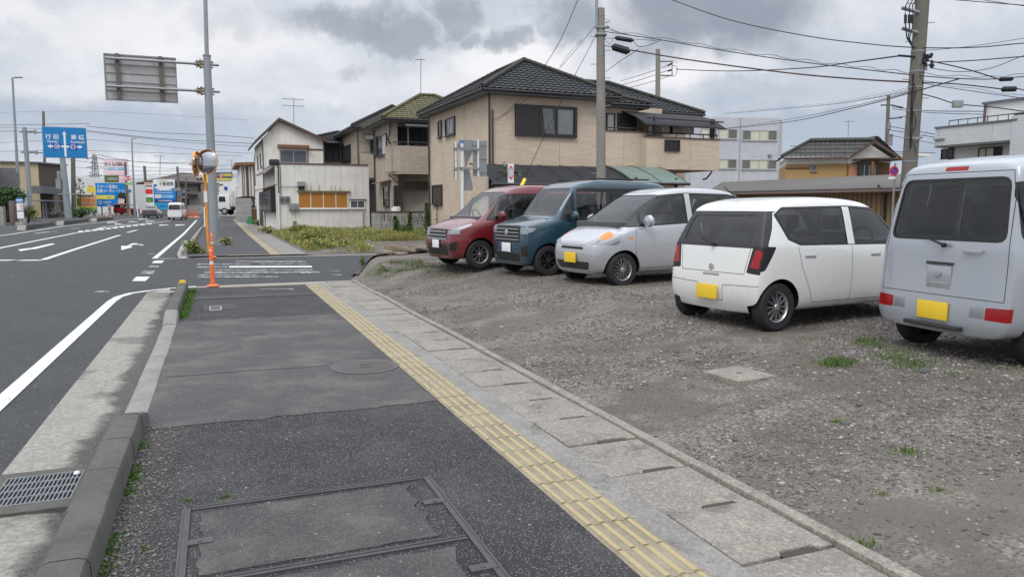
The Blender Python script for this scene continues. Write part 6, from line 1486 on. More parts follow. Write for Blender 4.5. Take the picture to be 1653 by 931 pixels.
# ---- utility poles
def upole(label, base, top, r0, r1, m_='pole_conc', steps=True, bands=()):
    t = T('utility_pole', label, 'utility pole', base, 0, 'utility poles'); d = top-base
    MB().tube([(0, 0, 0), tuple(d*.5), tuple(d)], [r0, (r0+r1)/2, r1], 18).build('pole', m_, t)
    if steps:
        a = MB(); n = int(d.length/.45)
        for i in range(4, n): q = d*(i/n); s_ = 1 if i % 2 else -1; a.tube([tuple(q), (q.x+s_*(r0+.16), q.y, q.z)], .012, 5)
        a.build('climbing_steps', 'galv', t)
    for z in bands: q = d*(z/d.length); rr = r0+(r1-r0)*z/d.length; MB().lathe([(rr+.008, -.018), (rr+.008, .018)], tuple(q), n=18).build('band', 'galv', t)
    return t, d
A0 = V(970.5, 408, 25.6); A1 = V(969.5, 14, 25.6); tA, dA = upole('concrete utility pole in front of the beige house', A0, A1, .17, .135, bands=(3.0, 4.6, 5.4, 6.6, 7.3, 7.9))
q = V(963.5, 43, 25.5)-A0; q2 = V(962.5, -30, 25.5)-A0
MB().tube([tuple(q), tuple(q2)], .05, 10).box(q.x-.06, q.x+.4, q.y-.06, q.y+.1, q.z-.05, q.z).build('side_mast', 'galv', tA)
q = V(970, 57, 25.6)-A0; MB().lathe([(.17, -.05), (.2, -.02), (.2, .03), (.17, .06)], tuple(q), n=18).build('collar', 'galv', tA)
def closure(label, px0, py0, px1, py1, D, r): 
    a, b = V(px0, py0, D), V(px1, py1, D); d = b-a; m_ = MB().tube([(0, 0, 0), tuple(d*.06), tuple(d*.12), tuple(d*.88), tuple(d*.94), tuple(d)], [r*.3, r*.6, r, r, r*.55, r*.3], 10)
    one('cable_closure', m_, 'black', label, 'cable closure', 'black cable splice boxes', loc=a)
closure('slim black splice box upper beside the concrete pole', 992, 61, 1023, 66, 25.4, .075); closure('thicker black splice box lower beside the concrete pole', 987, 75, 1017, 84, 25.3, .12)
closure('small upper black splice box at the right edge', 1612, 128.5, 1636, 127.5, 19.5, .055); closure('larger lower black splice box at the right edge', 1616, 144.5, 1642, 143.5, 19.5, .07)
B0 = V(1452, 480, 19.8); B1 = V(1491, -25, 19.8); tB, dB = upole('tall weathered utility pole at the right with wires wrapped round it', B0, B1, .20, .165, 'pole_conc_dark', bands=(3.6, 4.2, 4.9, 5.5, 5.9, 6.4))
def Bq(px, py, dy=0): return V(px, py, 19.8+dy)-B0
for (xa, y_, xb) in ((1455.5, 13, 1484), (1456, 46, 1483)):
    p0, p1 = Bq(xa, y_, -.1), Bq(xb, y_+8, -.1); MB().tube([tuple(p0), tuple(p1)], .045, 6).tube([tuple(Bq(xb-9, y_+4, -.1)), tuple(Bq(xb+1, y_+13, -.05))], .03, 6).build('cross_arm', 'galv', tB)
a = MB()
for k, x in enumerate((1462, 1468, 1473)):
    a.tube([tuple(Bq(x+6, -2)), tuple(Bq(x, 10, -.2)), tuple(Bq(x-1+k, 25, -.2)), tuple(Bq(x, 45, -.2)), tuple(Bq(1464+k*2, 62, -.2)), tuple(Bq(1474, 78, -.2))], .016, 5)
    a.tube([tuple(Bq(x-.4, 24, -.2)), tuple(Bq(x-.4, 38, -.2))], .035, 6)
a.build('drop_cables', 'black', tB)
a = MB(); rg = random.Random(4)
for k in range(16): x, y_ = 1488+rg.uniform(0, 18), 88+rg.uniform(0, 24); a.tube([tuple(Bq(1484, y_)), tuple(Bq(x, y_-3, -.15)), tuple(Bq(x+rg.uniform(-6, 6), y_+rg.uniform(-6, 8), -.2))], .009, 4); a.tube([tuple(Bq(x, y_-4, -.15)), tuple(Bq(x, y_+1, -.15))], .035, 6)
for k in range(4): a.tube([tuple(Bq(1488, 96+k*3)), tuple(Bq(1497, 108+k*2, -.2)), tuple(Bq(1488+k, 112))], .008, 4)
a.tube([tuple(Bq(1477, 92, -.1)), tuple(Bq(1450, 90, -.1))], .03, 6); a.build('insulators', 'black', tB)
a = MB()
for k in range(5): a.tube([tuple(Bq(1474-k*1.2+rg.uniform(-2, 2), 120+30*k, -.22)) for k in range(5)], .010, 5)
a.tube([tuple(Bq(1475+4*math.sin(i*.9), 135+7*i, -.23)) for i in range(17)], .012, 5); a.build('riser_cables', 'black', tB)
x = Bq(1478, 226, -.2); MB().tube([tuple(x), tuple(Bq(1489, 221, -.3))], .03, 6).build('small_lamp', 'galv', tB)
C0 = V(1061, 330, 44); C1 = V(1062.2, 80, 44); tC, dC = upole('concrete utility pole rising behind the beige roof', C0, C1, .17, .13, steps=False)
q = lambda px, py: V(px, py, 44)-C0
MB().tube([tuple(q(1062, 99)), tuple(q(1085, 99)), tuple(q(1085, 122)), tuple(q(1062, 122))], .06, 6).build('bracket', 'galv', tC)
MB().tube([tuple(q(1086, 106)), tuple(q(1091, 107)), tuple(q(1094, 112)), tuple(q(1091, 121)), tuple(q(1086, 124))], .015, 5).tube([tuple(q(1078, 106)), tuple(q(1084, 103))], .06, 6).tube([tuple(q(1078, 115)), tuple(q(1084, 113))], .06, 6).build('insulators', 'black', tC)
D0_ = V(1427, 345, 66); D1_ = V(1434.5, 154, 66); tD, dD = upole('distant brown utility pole above the ochre house', D0_, D1_, .2, .14, 'pole_conc_dark', steps=False)
q = lambda px, py: V(px, py, 66)-D0_
MB().tube([tuple(q(1422, 170)), tuple(q(1440, 170)), tuple(q(1458, 174))], .06, 6).tube([tuple(q(1433, 192)), tuple(q(1456, 190))], .06, 6).build('cross_arms', 'black', tD); MB().lathe([(.0, -.5), (.25, -.5), (.25, .5), (0, .5)], tuple(q(1436, 226)), n=12).lathe([(.0, -.3), (.2, -.3), (.2, .3), (0, .3)], tuple(q(1434, 204)), n=12).build('transformers', 'steel_grey', tD)
for (lb, x0_, y0_, x1_, y1_, D, r) in (('brown utility pole behind the notice board at the far left', 119.5, 350, 117, 208, 105, .26), ('utility pole rising above the white warehouse', 239, 348, 233, 268, 118, .2), ('short utility pole left of the gable house', 249, 340, 247, 288, 124, .16), ('thin pole behind the beige and brown house', 74, 345, 70, 180, 130, .2), ('thin steel mast past the striped house', 396, 330, 396.5, 262, 140, .07), ('grey steel pole behind the truck', 300, 345, 300, 287, 116, .12), ('pole rising over the striped house roof', 412, 300, 411.5, 250, 90, .12)):
    b = V(x0_, y0_, D); upole(lb, b, V(x1_, y1_, D), r*1.2, r, 'pole_conc_dark', steps=False)
p = V(411.5, 251, 90); one('antenna_bracket', MB().tube([(0, 0, 0), (.2, 0, .25), (.7, 0, .2)], .04, 6), 'steel_grey', 'small curved fitting on the pole top over the striped house', 'fitting', loc=p)
yagi('roof_aerial', 'small thin aerial beyond the gable house', V(258, 282, 124), V(259, 251, 124), w_=.9, rows=1, thin=.04); yagi('roof_aerial', 'small faint aerial seen right of the mirrors', V(374, 283, 150), V(374, 258, 150), w_=1.2, rows=2, thin=.04)

# ---- overhead wires
cable([(1084, 0, 25), (1180, 33, 24), (1300, 58, 22), (1400, 71, 20.6), (1478, 77, 19.7), (1570, 77, 19.5), (1653, 70, 19), (1760, 62, 18)], .014, label='thin wire sweeping down from the top centre to the weathered pole')
cable([(974, 51, 25.6), (1068, 65, 25), (1180, 84, 23.5), (1300, 101, 22), (1400, 113, 20.7), (1478, 122, 19.7)], .014, label='upper lashed cable between the concrete pole and the weathered pole', lash=.03)
cable([(975, 62, 25.6), (1030, 64, 25), (1060, 66, 24.5)], .008, label='very thin wire just under the lashed cable at the concrete pole')
cable([(1017, 81, 25.4), (1100, 95, 24.4), (1200, 109, 23), (1300, 121, 22), (1400, 129, 20.7), (1476, 133, 19.7)], .022, label='thick brownish cable running right from the lower splice box', m='cable_brown')
cable([(976, 74, 25.6), (987, 76, 25.3)], .012, label='tiny jumper wire joining the pole and the thick splice box'); cable([(974, 60, 25.6), (985, 72, 25.4), (990, 60, 25.4)], .008, label='short loop between the two splice boxes'); cable([(1023, 66, 25.4), (1030, 75, 25.2), (1045, 74, 25), (1068, 65, 24.8)], .01, label='looping cable drooping right of the slim splice box'); cable([(975, 30, 25.6), (985, 34, 25.4), (978, 37, 25.5), (992, 50, 25), (1030, 60, 25)], .007, label='thin curly wire leaving the top of the concrete pole')
cable([(1091, 112, 44), (1180, 115, 38), (1300, 110, 31), (1380, 100, 24), (1452, 90.5, 19.9)], .022, label='cable from the bracket behind the beige roof to the weathered pole')
cable([(1478, 122, 19.7), (1545, 127, 19), (1600, 128, 19.3), (1653, 124, 19.5), (1720, 120, 20)], .013, lash=.025, label='lashed cable continuing right from the weathered pole to the edge')
cable([(1476, 133, 19.7), (1545, 136, 19.5), (1616, 144, 19.5)], .016, label='thick cable from the weathered pole into the lower right splice box'); cable([(1642, 143, 19.5), (1660, 147, 19.5), (1700, 150, 19.5)], .014, label='cable leaving the lower right splice box at the frame edge')
cable([(1508, 100, 19.7), (1560, 112, 19.3), (1612, 128, 19.5)], .016, label='cable slanting down right from the pole to the splice box'); cable([(1505, 101, 19.7), (1570, 98, 19.3), (1653, 91.5, 19), (1720, 87, 19)], .014, label='nearly level cable right of the weathered pole rising gently')
cable([(1500, 110, 19.7), (1550, 116, 19.3), (1600, 110, 19.3), (1653, 90, 19), (1720, 70, 19)], .009, label='slack wire sagging then rising to the right edge'); cable([(1490, 82, 19.7), (1560, 76, 19), (1653, 62, 18.5), (1720, 50, 18)], .007, label='faint thin wire above the others right of the weathered pole')
cable([(1485, 151, 19.7), (1512, 158, 19.3), (1545, 168, 19), (1600, 173, 19), (1653, 180, 19), (1720, 188, 19)], .014, label='cable with the pale junction box, sloping down right'); one('cable_box', MB().box(-.12, .12, -.06, .06, -.09, .09), 'soffit', 'small pale junction box hanging on a wire right of the pole', 'junction box', loc=V(1546, 168, 19), bevel=.02)
cable([(1484, 134, 19.7), (1560, 146, 19), (1653, 159, 18.5), (1720, 168, 18)], .009, lash=.02, label='thin lashed wire just above the junction box cable'); cable([(1440, 173, 66), (1500, 179, 60), (1590, 180, 55)], .03, label='upper of two faint wires above the tiled building'); cable([(1440, 176, 66), (1500, 182, 60), (1590, 185, 55)], .025, label='lower of two faint wires above the tiled building')
cable([(1152, 210, 46), (1272, 197, 36), (1380, 174, 25), (1470, 150, 19.7), (1550, 127, 19)], .016, label='thick wire rising right past the office building to the weathered pole'); cable([(1160, 209, 46), (1272, 193, 36), (1380, 171, 25), (1470, 148, 19.7)], .010, label='thin wire hugging the thick one past the office building')
cable([(1170, 184, 46), (1320, 171, 32), (1400, 160, 24), (1472, 146, 19.7)], .010, lash=.03, label='wavy lashed wire above the office building'); cable([(1436, 204, 66), (1510, 217, 60)], .03, label='top wire from the distant brown pole to the tiled building'); cable([(1436, 210, 66), (1510, 222, 60)], .03, label='middle wire from the distant brown pole to the tiled building'); cable([(1434, 218, 66), (1510, 232, 60)], .025, label='lowest wire from the distant brown pole to the tiled building')
cable([(1275, 236, 120), (1350, 237, 130)], .05, label='far wire low over the ochre house at its left'); cable([(1440, 245, 110), (1510, 247, 110)], .05, label='far wire low over the ochre house at its right'); cable([(1540, 0, 22), (1653, 9, 22), (1720, 14, 22)], .013, label='upper wire crossing the top right corner of the sky'); cable([(1585, 0, 22), (1653, 10, 22), (1720, 17, 22)], .010, label='lower wire crossing the top right corner of the sky')
cable([(936, -8, 22), (902, 70, 24), (862, 130, 26), (822, 178, 28), (793, 195, 29.2)], .010, label='drop wire curving down to the corner of the beige house'); cable([(961, 42, 25.5), (902, 112, 27), (850, 160, 28.5), (793, 201, 29.3)], .008, label='second drop wire curving from the pole to the beige house')
cable([(965, 52, 25.5), (930, 118, 25.2), (880, 216, 25.4), (847, 290, 25.8)], .010, label='straight guy wire from the concrete pole to its yellow guard'); cable([(940, 64, 25.5), (920, 85, 26), (904, 108, 27)], .006, label='short stub wire left of the concrete pole top')
for (ya, yb_) in ((104, 131), (112, 138), (122, 145)): cable([(1084, ya, 44), (1040, (ya+yb_)/2+2, 50), (1002, yb_, 56)], .018, label={104: 'top', 112: 'middle', 122: 'lowest'}[ya]+' of three wires from the bracket pole behind the beige roof')
cable([(1030, 80, 25), (1000, 100, 30), (975, 118, 36)], .012, label='short wire from splice box down behind the concrete pole')
# wires over the road, far left
FW = iter([a_+b_ for a_, b_ in (('highest dark wire left of the blue direction sign, continuing', ''), ('second dark wire meeting the direction sign from the left, running', ''), ('topmost wire leaving the right edge of the direction sign', ''), ('thick second wire leaving the right edge of the direction sign', ''), ('thin third wire leaving the right edge of the direction sign', ''), ('wire passing behind the middle of the direction sign', ''), ('wire passing behind the foot of the direction sign', ''), ('very faint topmost wire of all', ''), ('wire rising left of the slim street lamp head', ''), ('wire just above the pink billboard', ''), ('nearly level wire above the gable house roof', ''), ('wire level with the pink billboard, running low', ''), ('short wire ending at the thin pole left of the direction sign', ''), ('wire starting at the transmission tower and running right', ''), ('lowest short wire between gable house and striped house', ''))])
for (l, r_) in (([(-30, 203), (70, 201), (145, 200)], .045), ([(-30, 212), (44, 212)], .05), ([(140, 204), (250, 214), (340, 218), (410, 223)], .05), ([(140, 211), (260, 224), (410, 232)], .055), ([(140, 213), (300, 230), (410, 237)], .04),
    ([(-30, 232), (60, 228), (150, 226), (330, 243), (410, 248)], .035), ([(-30, 246), (70, 243), (160, 244), (390, 252)], .035), ([(-30, 183), (150, 180), (400, 194)], .02), ([(70, 248), (250, 263), (400, 268)], .035), ([(110, 258), (230, 270), (400, 276)], .035), ([(118, 270), (240, 276), (400, 272)], .035), ([(118, 285), (230, 283), (320, 280)], .035), ([(-30, 205), (60, 208), (118, 212)], .03), ([(158, 250), (230, 262), (330, 262)], .05), ([(240, 286), (300, 284), (395, 280)], .03)):
    cable([(x, y_, 118) for x, y_ in l], r_*.75, group='wires strung across the far road', label=next(FW)+' across the far road')
# ============================================================ plants
def leaves(name, pts, size, mats, parent=None, seed=1, aspect=.5, droop=.4, up=None):
    """leaf-shaped faces at the given points"""
    rng = np.random.default_rng(seed); n = len(pts); P = np.array(pts)
    s = size*rng.uniform(.6, 1.35, n)[:, None]
    d = rng.normal(size=(n, 3)); d[:, 2] = d[:, 2]*.6-(droop if up is None else -up); d /= np.linalg.norm(d, axis=1)[:, None]
    q = rng.normal(size=(n, 3)); w_ = np.cross(d, q); w_ /= np.linalg.norm(w_, axis=1)[:, None]
    v = np.stack([P, P+d*s*.5+w_*s*aspect*.5, P+d*s, P+d*s*.5-w_*s*aspect*.5], 1).reshape(-1, 3)
    me = bpy.data.meshes.new(name); me.vertices.add(n*4); me.vertices.foreach_set('co', v.reshape(-1))
    me.loops.add(n*4); me.loops.foreach_set('vertex_index', np.arange(n*4, dtype=np.int32)); me.polygons.add(n)
    me.polygons.foreach_set('loop_start', np.arange(0, n*4, 4, dtype=np.int32)); me.polygons.foreach_set('loop_total', np.full(n, 4, dtype=np.int32))
    for m_ in mats: me.materials.append(M[m_])
    me.polygons.foreach_set('material_index', rng.integers(0, len(mats), n).astype(np.int32)); me.update()
    o = bpy.data.objects.new(name, me); C.objects.link(o)
    if parent: o.parent = parent
    return o
rg = random.Random(11)
def blades(name, spots, mats, label, cat, seed=2, hz=.2, w_=.012, kind='stuff'):
    """grass: spots are (x, y, z, height)"""
    rng = np.random.default_rng(seed); n = len(spots); S_ = np.array(spots); h = S_[:, 3:4]*rng.uniform(.5, 1.2, (n, 1)); P = S_[:, :3]
    a = rng.uniform(0, 2*pi, n); lean = rng.uniform(.1, .7, n)[:, None]*h; dr = np.stack([np.cos(a), np.sin(a), 0*a], 1)
    b = rng.uniform(0, 2*pi, n); wv_ = np.stack([np.cos(b), np.sin(b), 0*b], 1)*w_*rng.uniform(.6, 1.4, (n, 1))
    Z = np.array([[0, 0, 1.0]])
    m1 = P+Z*h*.6+dr*lean*.35; tp = P+Z*h+dr*lean
    v = np.stack([P-wv_/2, P+wv_/2, m1+wv_*.35, m1-wv_*.35, tp], 1).reshape(-1, 3)
    me = bpy.data.meshes.new(name); me.vertices.add(n*5); me.vertices.foreach_set('co', v.reshape(-1))
    k = np.arange(n)[:, None]*5; q = np.concatenate([k+0, k+1, k+2, k+3, k+3, k+2, k+4], 1).reshape(-1)
    me.loops.add(n*7); me.loops.foreach_set('vertex_index', q.astype(np.int32)); me.polygons.add(n*2)
    st = np.stack([np.arange(n)*7, np.arange(n)*7+4], 1).reshape(-1); me.polygons.foreach_set('loop_start', st.astype(np.int32)); me.polygons.foreach_set('loop_total', np.tile([4, 3], n).astype(np.int32))
    for m_ in mats: me.materials.append(M[m_])
    me.polygons.foreach_set('material_index', np.repeat(rng.integers(0, len(mats), n), 2).astype(np.int32)); me.update()
    o = bpy.data.objects.new(name, me); C.objects.link(o); return tag(o, label, cat, None, kind)
# overgrown lot in front of the white house: ground, then grass patches
def field(u, v): return -.045*(1-smooth(26.1, 27.2, u))+.15*smooth(2.9, 5.5, v)*smooth(25.9, 28.5, u)+zrise(W(u, v).y)
vs = []; nu, nv = 30, 34
for i in range(nv+1):
    for j in range(nu+1): v = 2.85+i*.5; u = 26.2+j*.95; vs.append((v, u, field(u, v)+.012+.02*noise.noise(Vector((u, v, 2)))))
LOC(struct('weedy_lot', MB().add(vs, [(i*(nu+1)+j, i*(nu+1)+j+1, (i+1)*(nu+1)+j+1, (i+1)*(nu+1)+j) for i in range(nv) for j in range(nu)]), 'gravel'), 0, 0)
sp = []; tall = []
while len(sp) < 75000:
    u = rg.uniform(26.5, 46); v = 3.0+rg.random()*13
    p = W(u, v); px = 826.5+p.x/p.y*F
    if px > 760: continue
    k = noise.noise(Vector((u*.35, v*.35, 0)))+.5*noise.noise(Vector((u*1.1, v*1.1, 4)))
    dens = -.25+k*1.5+smooth(30, 36, u)*.95+(.75 if (3.0 < v < 5.2 and u < 33) else 0)-(1.1 if (v > 6.0 and u < 31.0+.12*(v-6)) else 0)
    if rg.random() > dens: continue
    h = (.12+.16*max(0, k+.35)+.08*smooth(34, 38, u))*rg.uniform(.6, 1.3)
    sp.append((p.x, p.y, field(u, v), h))
blades('lot_grass', sp, ['leaf_yellow', 'leaf', 'straw', 'straw', 'leaf_bright', 'leaf_bright', 'leaf_yellow'], 'yellow green weeds and grass covering the vacant lot before the white house', 'grass', w_=.022)
fl = [(x+.02, y, z+h*rg.uniform(.8, 1.2)) for x, y, z, h in sp[::14]]
tag(leaves('weed_flowers', fl, .05, ['yellow', 'leaf_yellow', 'straw', 'leaf_bright'], None, 5, .8), 'tiny yellow flowers and seed heads over the weeds of the vacant lot', 'flowers', None, 'stuff')
# single bushy weeds of the lot
def bush(name, label, cat, p, r, h, n, mats, size, group=None, stem=True, seed=1, lobes=6):
    t = T(name, label, cat, p, 0, group); g = random.Random(seed); L_ = [(g.uniform(-.5, .5)*r, g.uniform(-.5, .5)*r, g.uniform(.35, .85)*h, g.uniform(.35, .6)) for _ in range(lobes)]
    pts = []
    while len(pts) < n:
        c = g.choice(L_); x, y, z = (g.gauss(0, 1) for _ in range(3)); l = math.sqrt(x*x+y*y+z*z)+1e-6; q = g.random()**.4*c[3]
        X = c[0]+x/l*q*r; Y = c[1]+y/l*q*r; Z = c[2]+z/l*q*h*.8
        if Z < .02: continue
        pts.append((X, Y, Z))
    leaves('foliage', pts, size, mats, t, seed)
    if stem:
        a = MB()
        for c in L_: a.tube([(0, 0, 0), (c[0]*.4, c[1]*.4, c[2]*.5), (c[0], c[1], c[2])], [.03*r+.008, .02*r+.006, .006], 6)
        a.build('stems', 'bark', t)
    return t
for k, (px, py, D, r, h, lb) in enumerate(((500, 392, 33, .9, .6, 'bushy yellow-green weed clump left front in the vacant lot'), (536, 402, 28.5, 1.1, .45, 'broad low weed clump nearest the crosswalk in the vacant lot'), (483, 376, 41, .6, .5, 'small weed bush by the left corner of the cream house'), (655, 388, 37, .6, .8, 'dark green weed clump before the block wall'), (625, 391, 36, .6, .55, 'low green weed clump left of the dark one before the block wall'), (573, 402, 30, .5, .5, 'small weed clump right of the broad one near the crosswalk'))):
    bush('weed_clump', lb, 'weed', V(px, py, D), r, h*.85, 1700, ['leaf', 'leaf_yellow', 'leaf_yellow', 'leaf_bright'] if k != 3 else ['leaf_dark', 'leaf'], .085, 'weed clumps of the vacant lot', seed=k)
bush('weed_clump', 'yellow-green weed clump between kerb and mirror pole', 'weed', W(28.0, -.75, -.02), .42, .42, 900, ['leaf_yellow', 'leaf', 'leaf_bright'], .09, seed=21)
bush('weed_clump', 'small weed at the foot of the grey sign pole', 'weed', W(33.6, .35, 0), .3, .3, 300, ['leaf_yellow', 'leaf'], .09, seed=22)
bush('weed_clump', 'low green plants growing beside the wooden screen', 'weed', W(63, 3.1, .1), .9, .5, 500, ['leaf', 'leaf_bright'], .14, seed=23)
bush('weed_clump', 'dry grass and weeds at the street corner of the cream house', 'weed', V(432, 376, 45), .8, .35, 500, ['leaf_yellow', 'straw', 'leaf'], .12, seed=24)
def stalk(label, px, pyb, pyt, D, wd, n, mats=('leaf_dark', 'leaf'), size=.11, seed=1):
    b = V(px, pyb, D); h = V(px, pyt, D).z-b.z; t = T('tall_weed', label, 'tall weed', b, 0, 'tall weed columns by the block wall'); g = random.Random(seed); pts = []; cx = g.uniform(-.1, .1)
    while len(pts) < n:
        z = g.random()*h; r = wd*(1-.75*(z/h)**1.5)*(.75+.5*noise.noise(Vector((z*3, seed, 0)))); a = g.uniform(0, 2*pi); q = r*math.sqrt(g.random()); pts.append((q*math.cos(a)+cx*z/h, q*math.sin(a), z))
    leaves('foliage', pts, size, list(mats), t, seed); MB().tube([(0, 0, 0), (cx*.5, 0, h*.5), (cx, 0, h*.97)], [.02, .015, .006], 6).build('stem', 'bark', t)
stalk('dark green column weed leftmost before the block wall', 641, 383, 349, 37, .22, 800, seed=1); stalk('second column weed from the left before the block wall', 660, 383, 341, 37.5, .2, 700, ('leaf', 'leaf_dark'), seed=2)
stalk('tallest dark column weed before the block wall', 691, 388, 327, 35.5, .2, 1000, seed=3); stalk('leafy weed stem beside the red car bonnet', 709, 384, 323, 36, .16, 420, ('leaf', 'leaf_dark'), seed=4)
stalk('thin weed stem closest to the white sign pole', 720, 380, 326, 36, .09, 160, ('leaf', 'leaf_dark'), seed=5); stalk('small weed shoot against the cream house wall', 475, 375, 357, 44, .25, 160, ('leaf', 'leaf_yellow'), seed=6)
stalk('single green weed standing at the tarp end near the side street', 587, 435, 412, 18.6, .07, 220, ('leaf', 'leaf_bright'), .06, seed=7)
bush('shrub', 'green shrub behind the white board with the red oval', 'shrub', V(836, 330, 28.2), .9, 1.5, 1500, ['leaf', 'leaf_bright', 'leaf_dark'], .12, seed=31, lobes=9).location.z = V(836, 318, 28.2).z-.5
# hedge trees at the left edge
def tree(label, px, pyb, pyt, D, r, n, mats, seed, size=.22):
    b = V(px, pyb, D); h = V(px, pyt, D).z-b.z; t = T('tree', label, 'tree', b, 0); g = random.Random(seed); L_ = []
    for _ in range(13): L_.append((g.uniform(-.75, .75)*r, g.uniform(-.5, .5)*r, h*g.uniform(.55, .88), g.uniform(.3, .5)*r))
    pts = []
    while len(pts) < n:
        c = g.choice(L_); x, y, z = (g.gauss(0, 1) for _ in range(3)); l = math.sqrt(x*x+y*y+z*z)+1e-6; q = c[3]*g.random()**.35; pts.append((c[0]+x/l*q, c[1]+y/l*q, c[2]+z/l*q*.75))
    leaves('crown', pts, size, mats, t, seed); a = MB().tube([(0, 0, 0), (.05, 0, h*.3), (0, 0, h*.6)], [.14, .11, .06], 8)
    for c in L_[:7]: a.tube([(.03, 0, h*.35), (c[0]*.5, c[1]*.5, c[2]*.8), (c[0], c[1], c[2])], [.05, .035, .012], 5)
    a.build('trunk', 'bark', t)
tree('dark rounded garden tree at the left edge over the concrete wall', 6, 360, 300, 65, 1.9, 5200, ['leaf_dark', 'leaf_dark', 'leaf'], 3); tree('smaller dark tree left of the bus stop', 20, 360, 307, 66, 1.0, 2400, ['leaf_dark', 'leaf'], 4)
bush('shrub', 'yellow-green shrub between bus stop and sign pole', 'shrub', V(46, 362, 66), 1.0, 1.5, 900, ['leaf_yellow', 'leaf', 'leaf_bright'], .17, seed=33)
bush('shrub', 'low dark shrubs at the foot of the food billboard', 'shrub', V(131, 352, 96), 2.2, 1.1, 1000, ['leaf_dark', 'leaf', 'leaf_dark'], .24, seed=34, lobes=9)
t = T('thin_tree', 'thin sapling with sparse leaves before the white notice board', 'tree', V(131.5, 350, 100), 0); a = MB().tube([(0, 0, 0), (.05, 0, 2.4), (0, 0, 5.0)], [.08, .05, .02], 6); g = random.Random(6); pts = []
for k in range(16):
    z = 2.6+k*.15; an = g.uniform(0, 2*pi); L_ = g.uniform(.3, .85); e = (L_*math.cos(an), L_*math.sin(an)*.6, z+.25); a.tube([(0, 0, z), e], .02, 4)
    for _ in range(16): q = g.uniform(.4, 1.1); pts.append((e[0]*q+g.gauss(0, .08), e[1]*q+g.gauss(0, .08), z+.25*q+g.gauss(0, .06)))
a.build('trunk', 'bark', t); leaves('crown', pts, .2, ['leaf_dark', 'leaf'], t, 3)
# grass tufts in the gravel, moss along the kerb
def tuft(label, px, py, r, h, n, seed, mats=('leaf', 'leaf_bright'), grp='grass tufts in the gravel lot', p=None):
    p = p or GL(px, py); g = random.Random(seed); sp = []
    for _ in range(n): a = g.uniform(0, 2*pi); q = r*min(1, abs(g.gauss(0, .5))); sp.append((q*math.cos(a)*1.3, q*math.sin(a), -.005, h*g.uniform(.5, 1.1)))
    o = blades('grass_tuft', sp, list(mats), label, 'grass tuft', seed, w_=.006, kind=None); o.location = p
    if grp: o['group'] = grp
    return o
tuft('spiky green grass tuft in the middle of the gravel', 1463, 731, .10, .05, 150, 1); tuft('small grass tuft lower right of the spiky one', 1515, 792, .06, .04, 60, 2); tuft('small grass tuft beside the drain edge', 1392, 880, .07, .05, 70, 3)
tuft('faint grass tuft in the gravel right of the slabs', 1425, 798, .06, .03, 50, 4, ('leaf', 'straw')); tuft('small grass tuft below the concrete lid', 1350, 682, .06, .04, 60, 5)
sp = []; g = random.Random(8)
def patch(px, py, rx, ry, n, h):
    for _ in range(n):
        x = px+g.gauss(0, rx); y = py+g.gauss(0, ry); p = GL(x, y)
        if noise.noise(Vector((p.x*2.5, p.y*2.5, 7))) < -.05 and g.random() < .75: continue
        sp.append((p.x, p.y, p.z-.006, h))
for a_ in ((1350, 586, 14, 3.5, 1000, .05), (1440, 572, 18, 6, 800, .05), (1395, 550, 12, 5, 500, .045), (1480, 590, 20, 5, 500, .045), (1430, 556, 26, 4, 400, .04), (1165, 610, 8, 2, 160, .04), (1222, 612, 10, 2, 160, .04), (1330, 548, 30, 4, 150, .035), (1540, 600, 20, 4, 200, .04),
           (630, 437, 16, 3, 1500, .045), (672, 432, 22, 3, 1500, .045), (605, 445, 12, 3, 900, .04), (700, 440, 14, 4, 500, .045), (735, 446, 20, 3, 300, .045), (655, 424, 20, 1.5, 700, .09), (625, 430, 14, 1.5, 400, .08), (1640, 600, 25, 4, 100, .04)): patch(*a_)
blades('sparse_grass', sp, ['leaf', 'leaf_bright', 'leaf', 'leaf_bright', 'leaf_dark'], 'sparse green grass creeping over the gravel lot', 'grass', 9, w_=.007)
sp = []
for _ in range(9000):
    u = g.choice((g.uniform(1.5, 4), g.uniform(2.2, 3.2), g.uniform(2.2, 3.2), g.uniform(4.5, 5.9), g.uniform(11.6, 15.3))); v = -.545+abs(g.gauss(0, .03 if u < 6 else .05))
    if noise.noise(Vector((u*2.2, 3, 1))) < -.1 and 3.2 < u < 6: continue
    sp.append((*W(u, v, -.002), .014 if u < 6 else .05))
blades('kerb_moss', sp, ['moss', 'moss', 'leaf'], 'green moss and tiny weeds growing along the inside of the kerb', 'moss', 10, w_=.012)
for k, (u, v, lb) in enumerate(((4.3, -.21, 'tiny weed at the upper left corner of the hatch frame'), (4.28, -.02, 'tiny weed sprouting from the top rail of the hatch'), (3.75, -.38, 'tiny weed sprouting left of the hatch'), (14.9, -.45, 'bushy tiny weed against the far kerb piece'))):
    tuft(lb, 0, 0, .03 if k < 3 else .08, .03 if k < 3 else .14, 40 if k < 3 else 120, 40+k, ('leaf_bright', 'leaf'), 'tiny weeds in the pavement', W(u, v, 0))
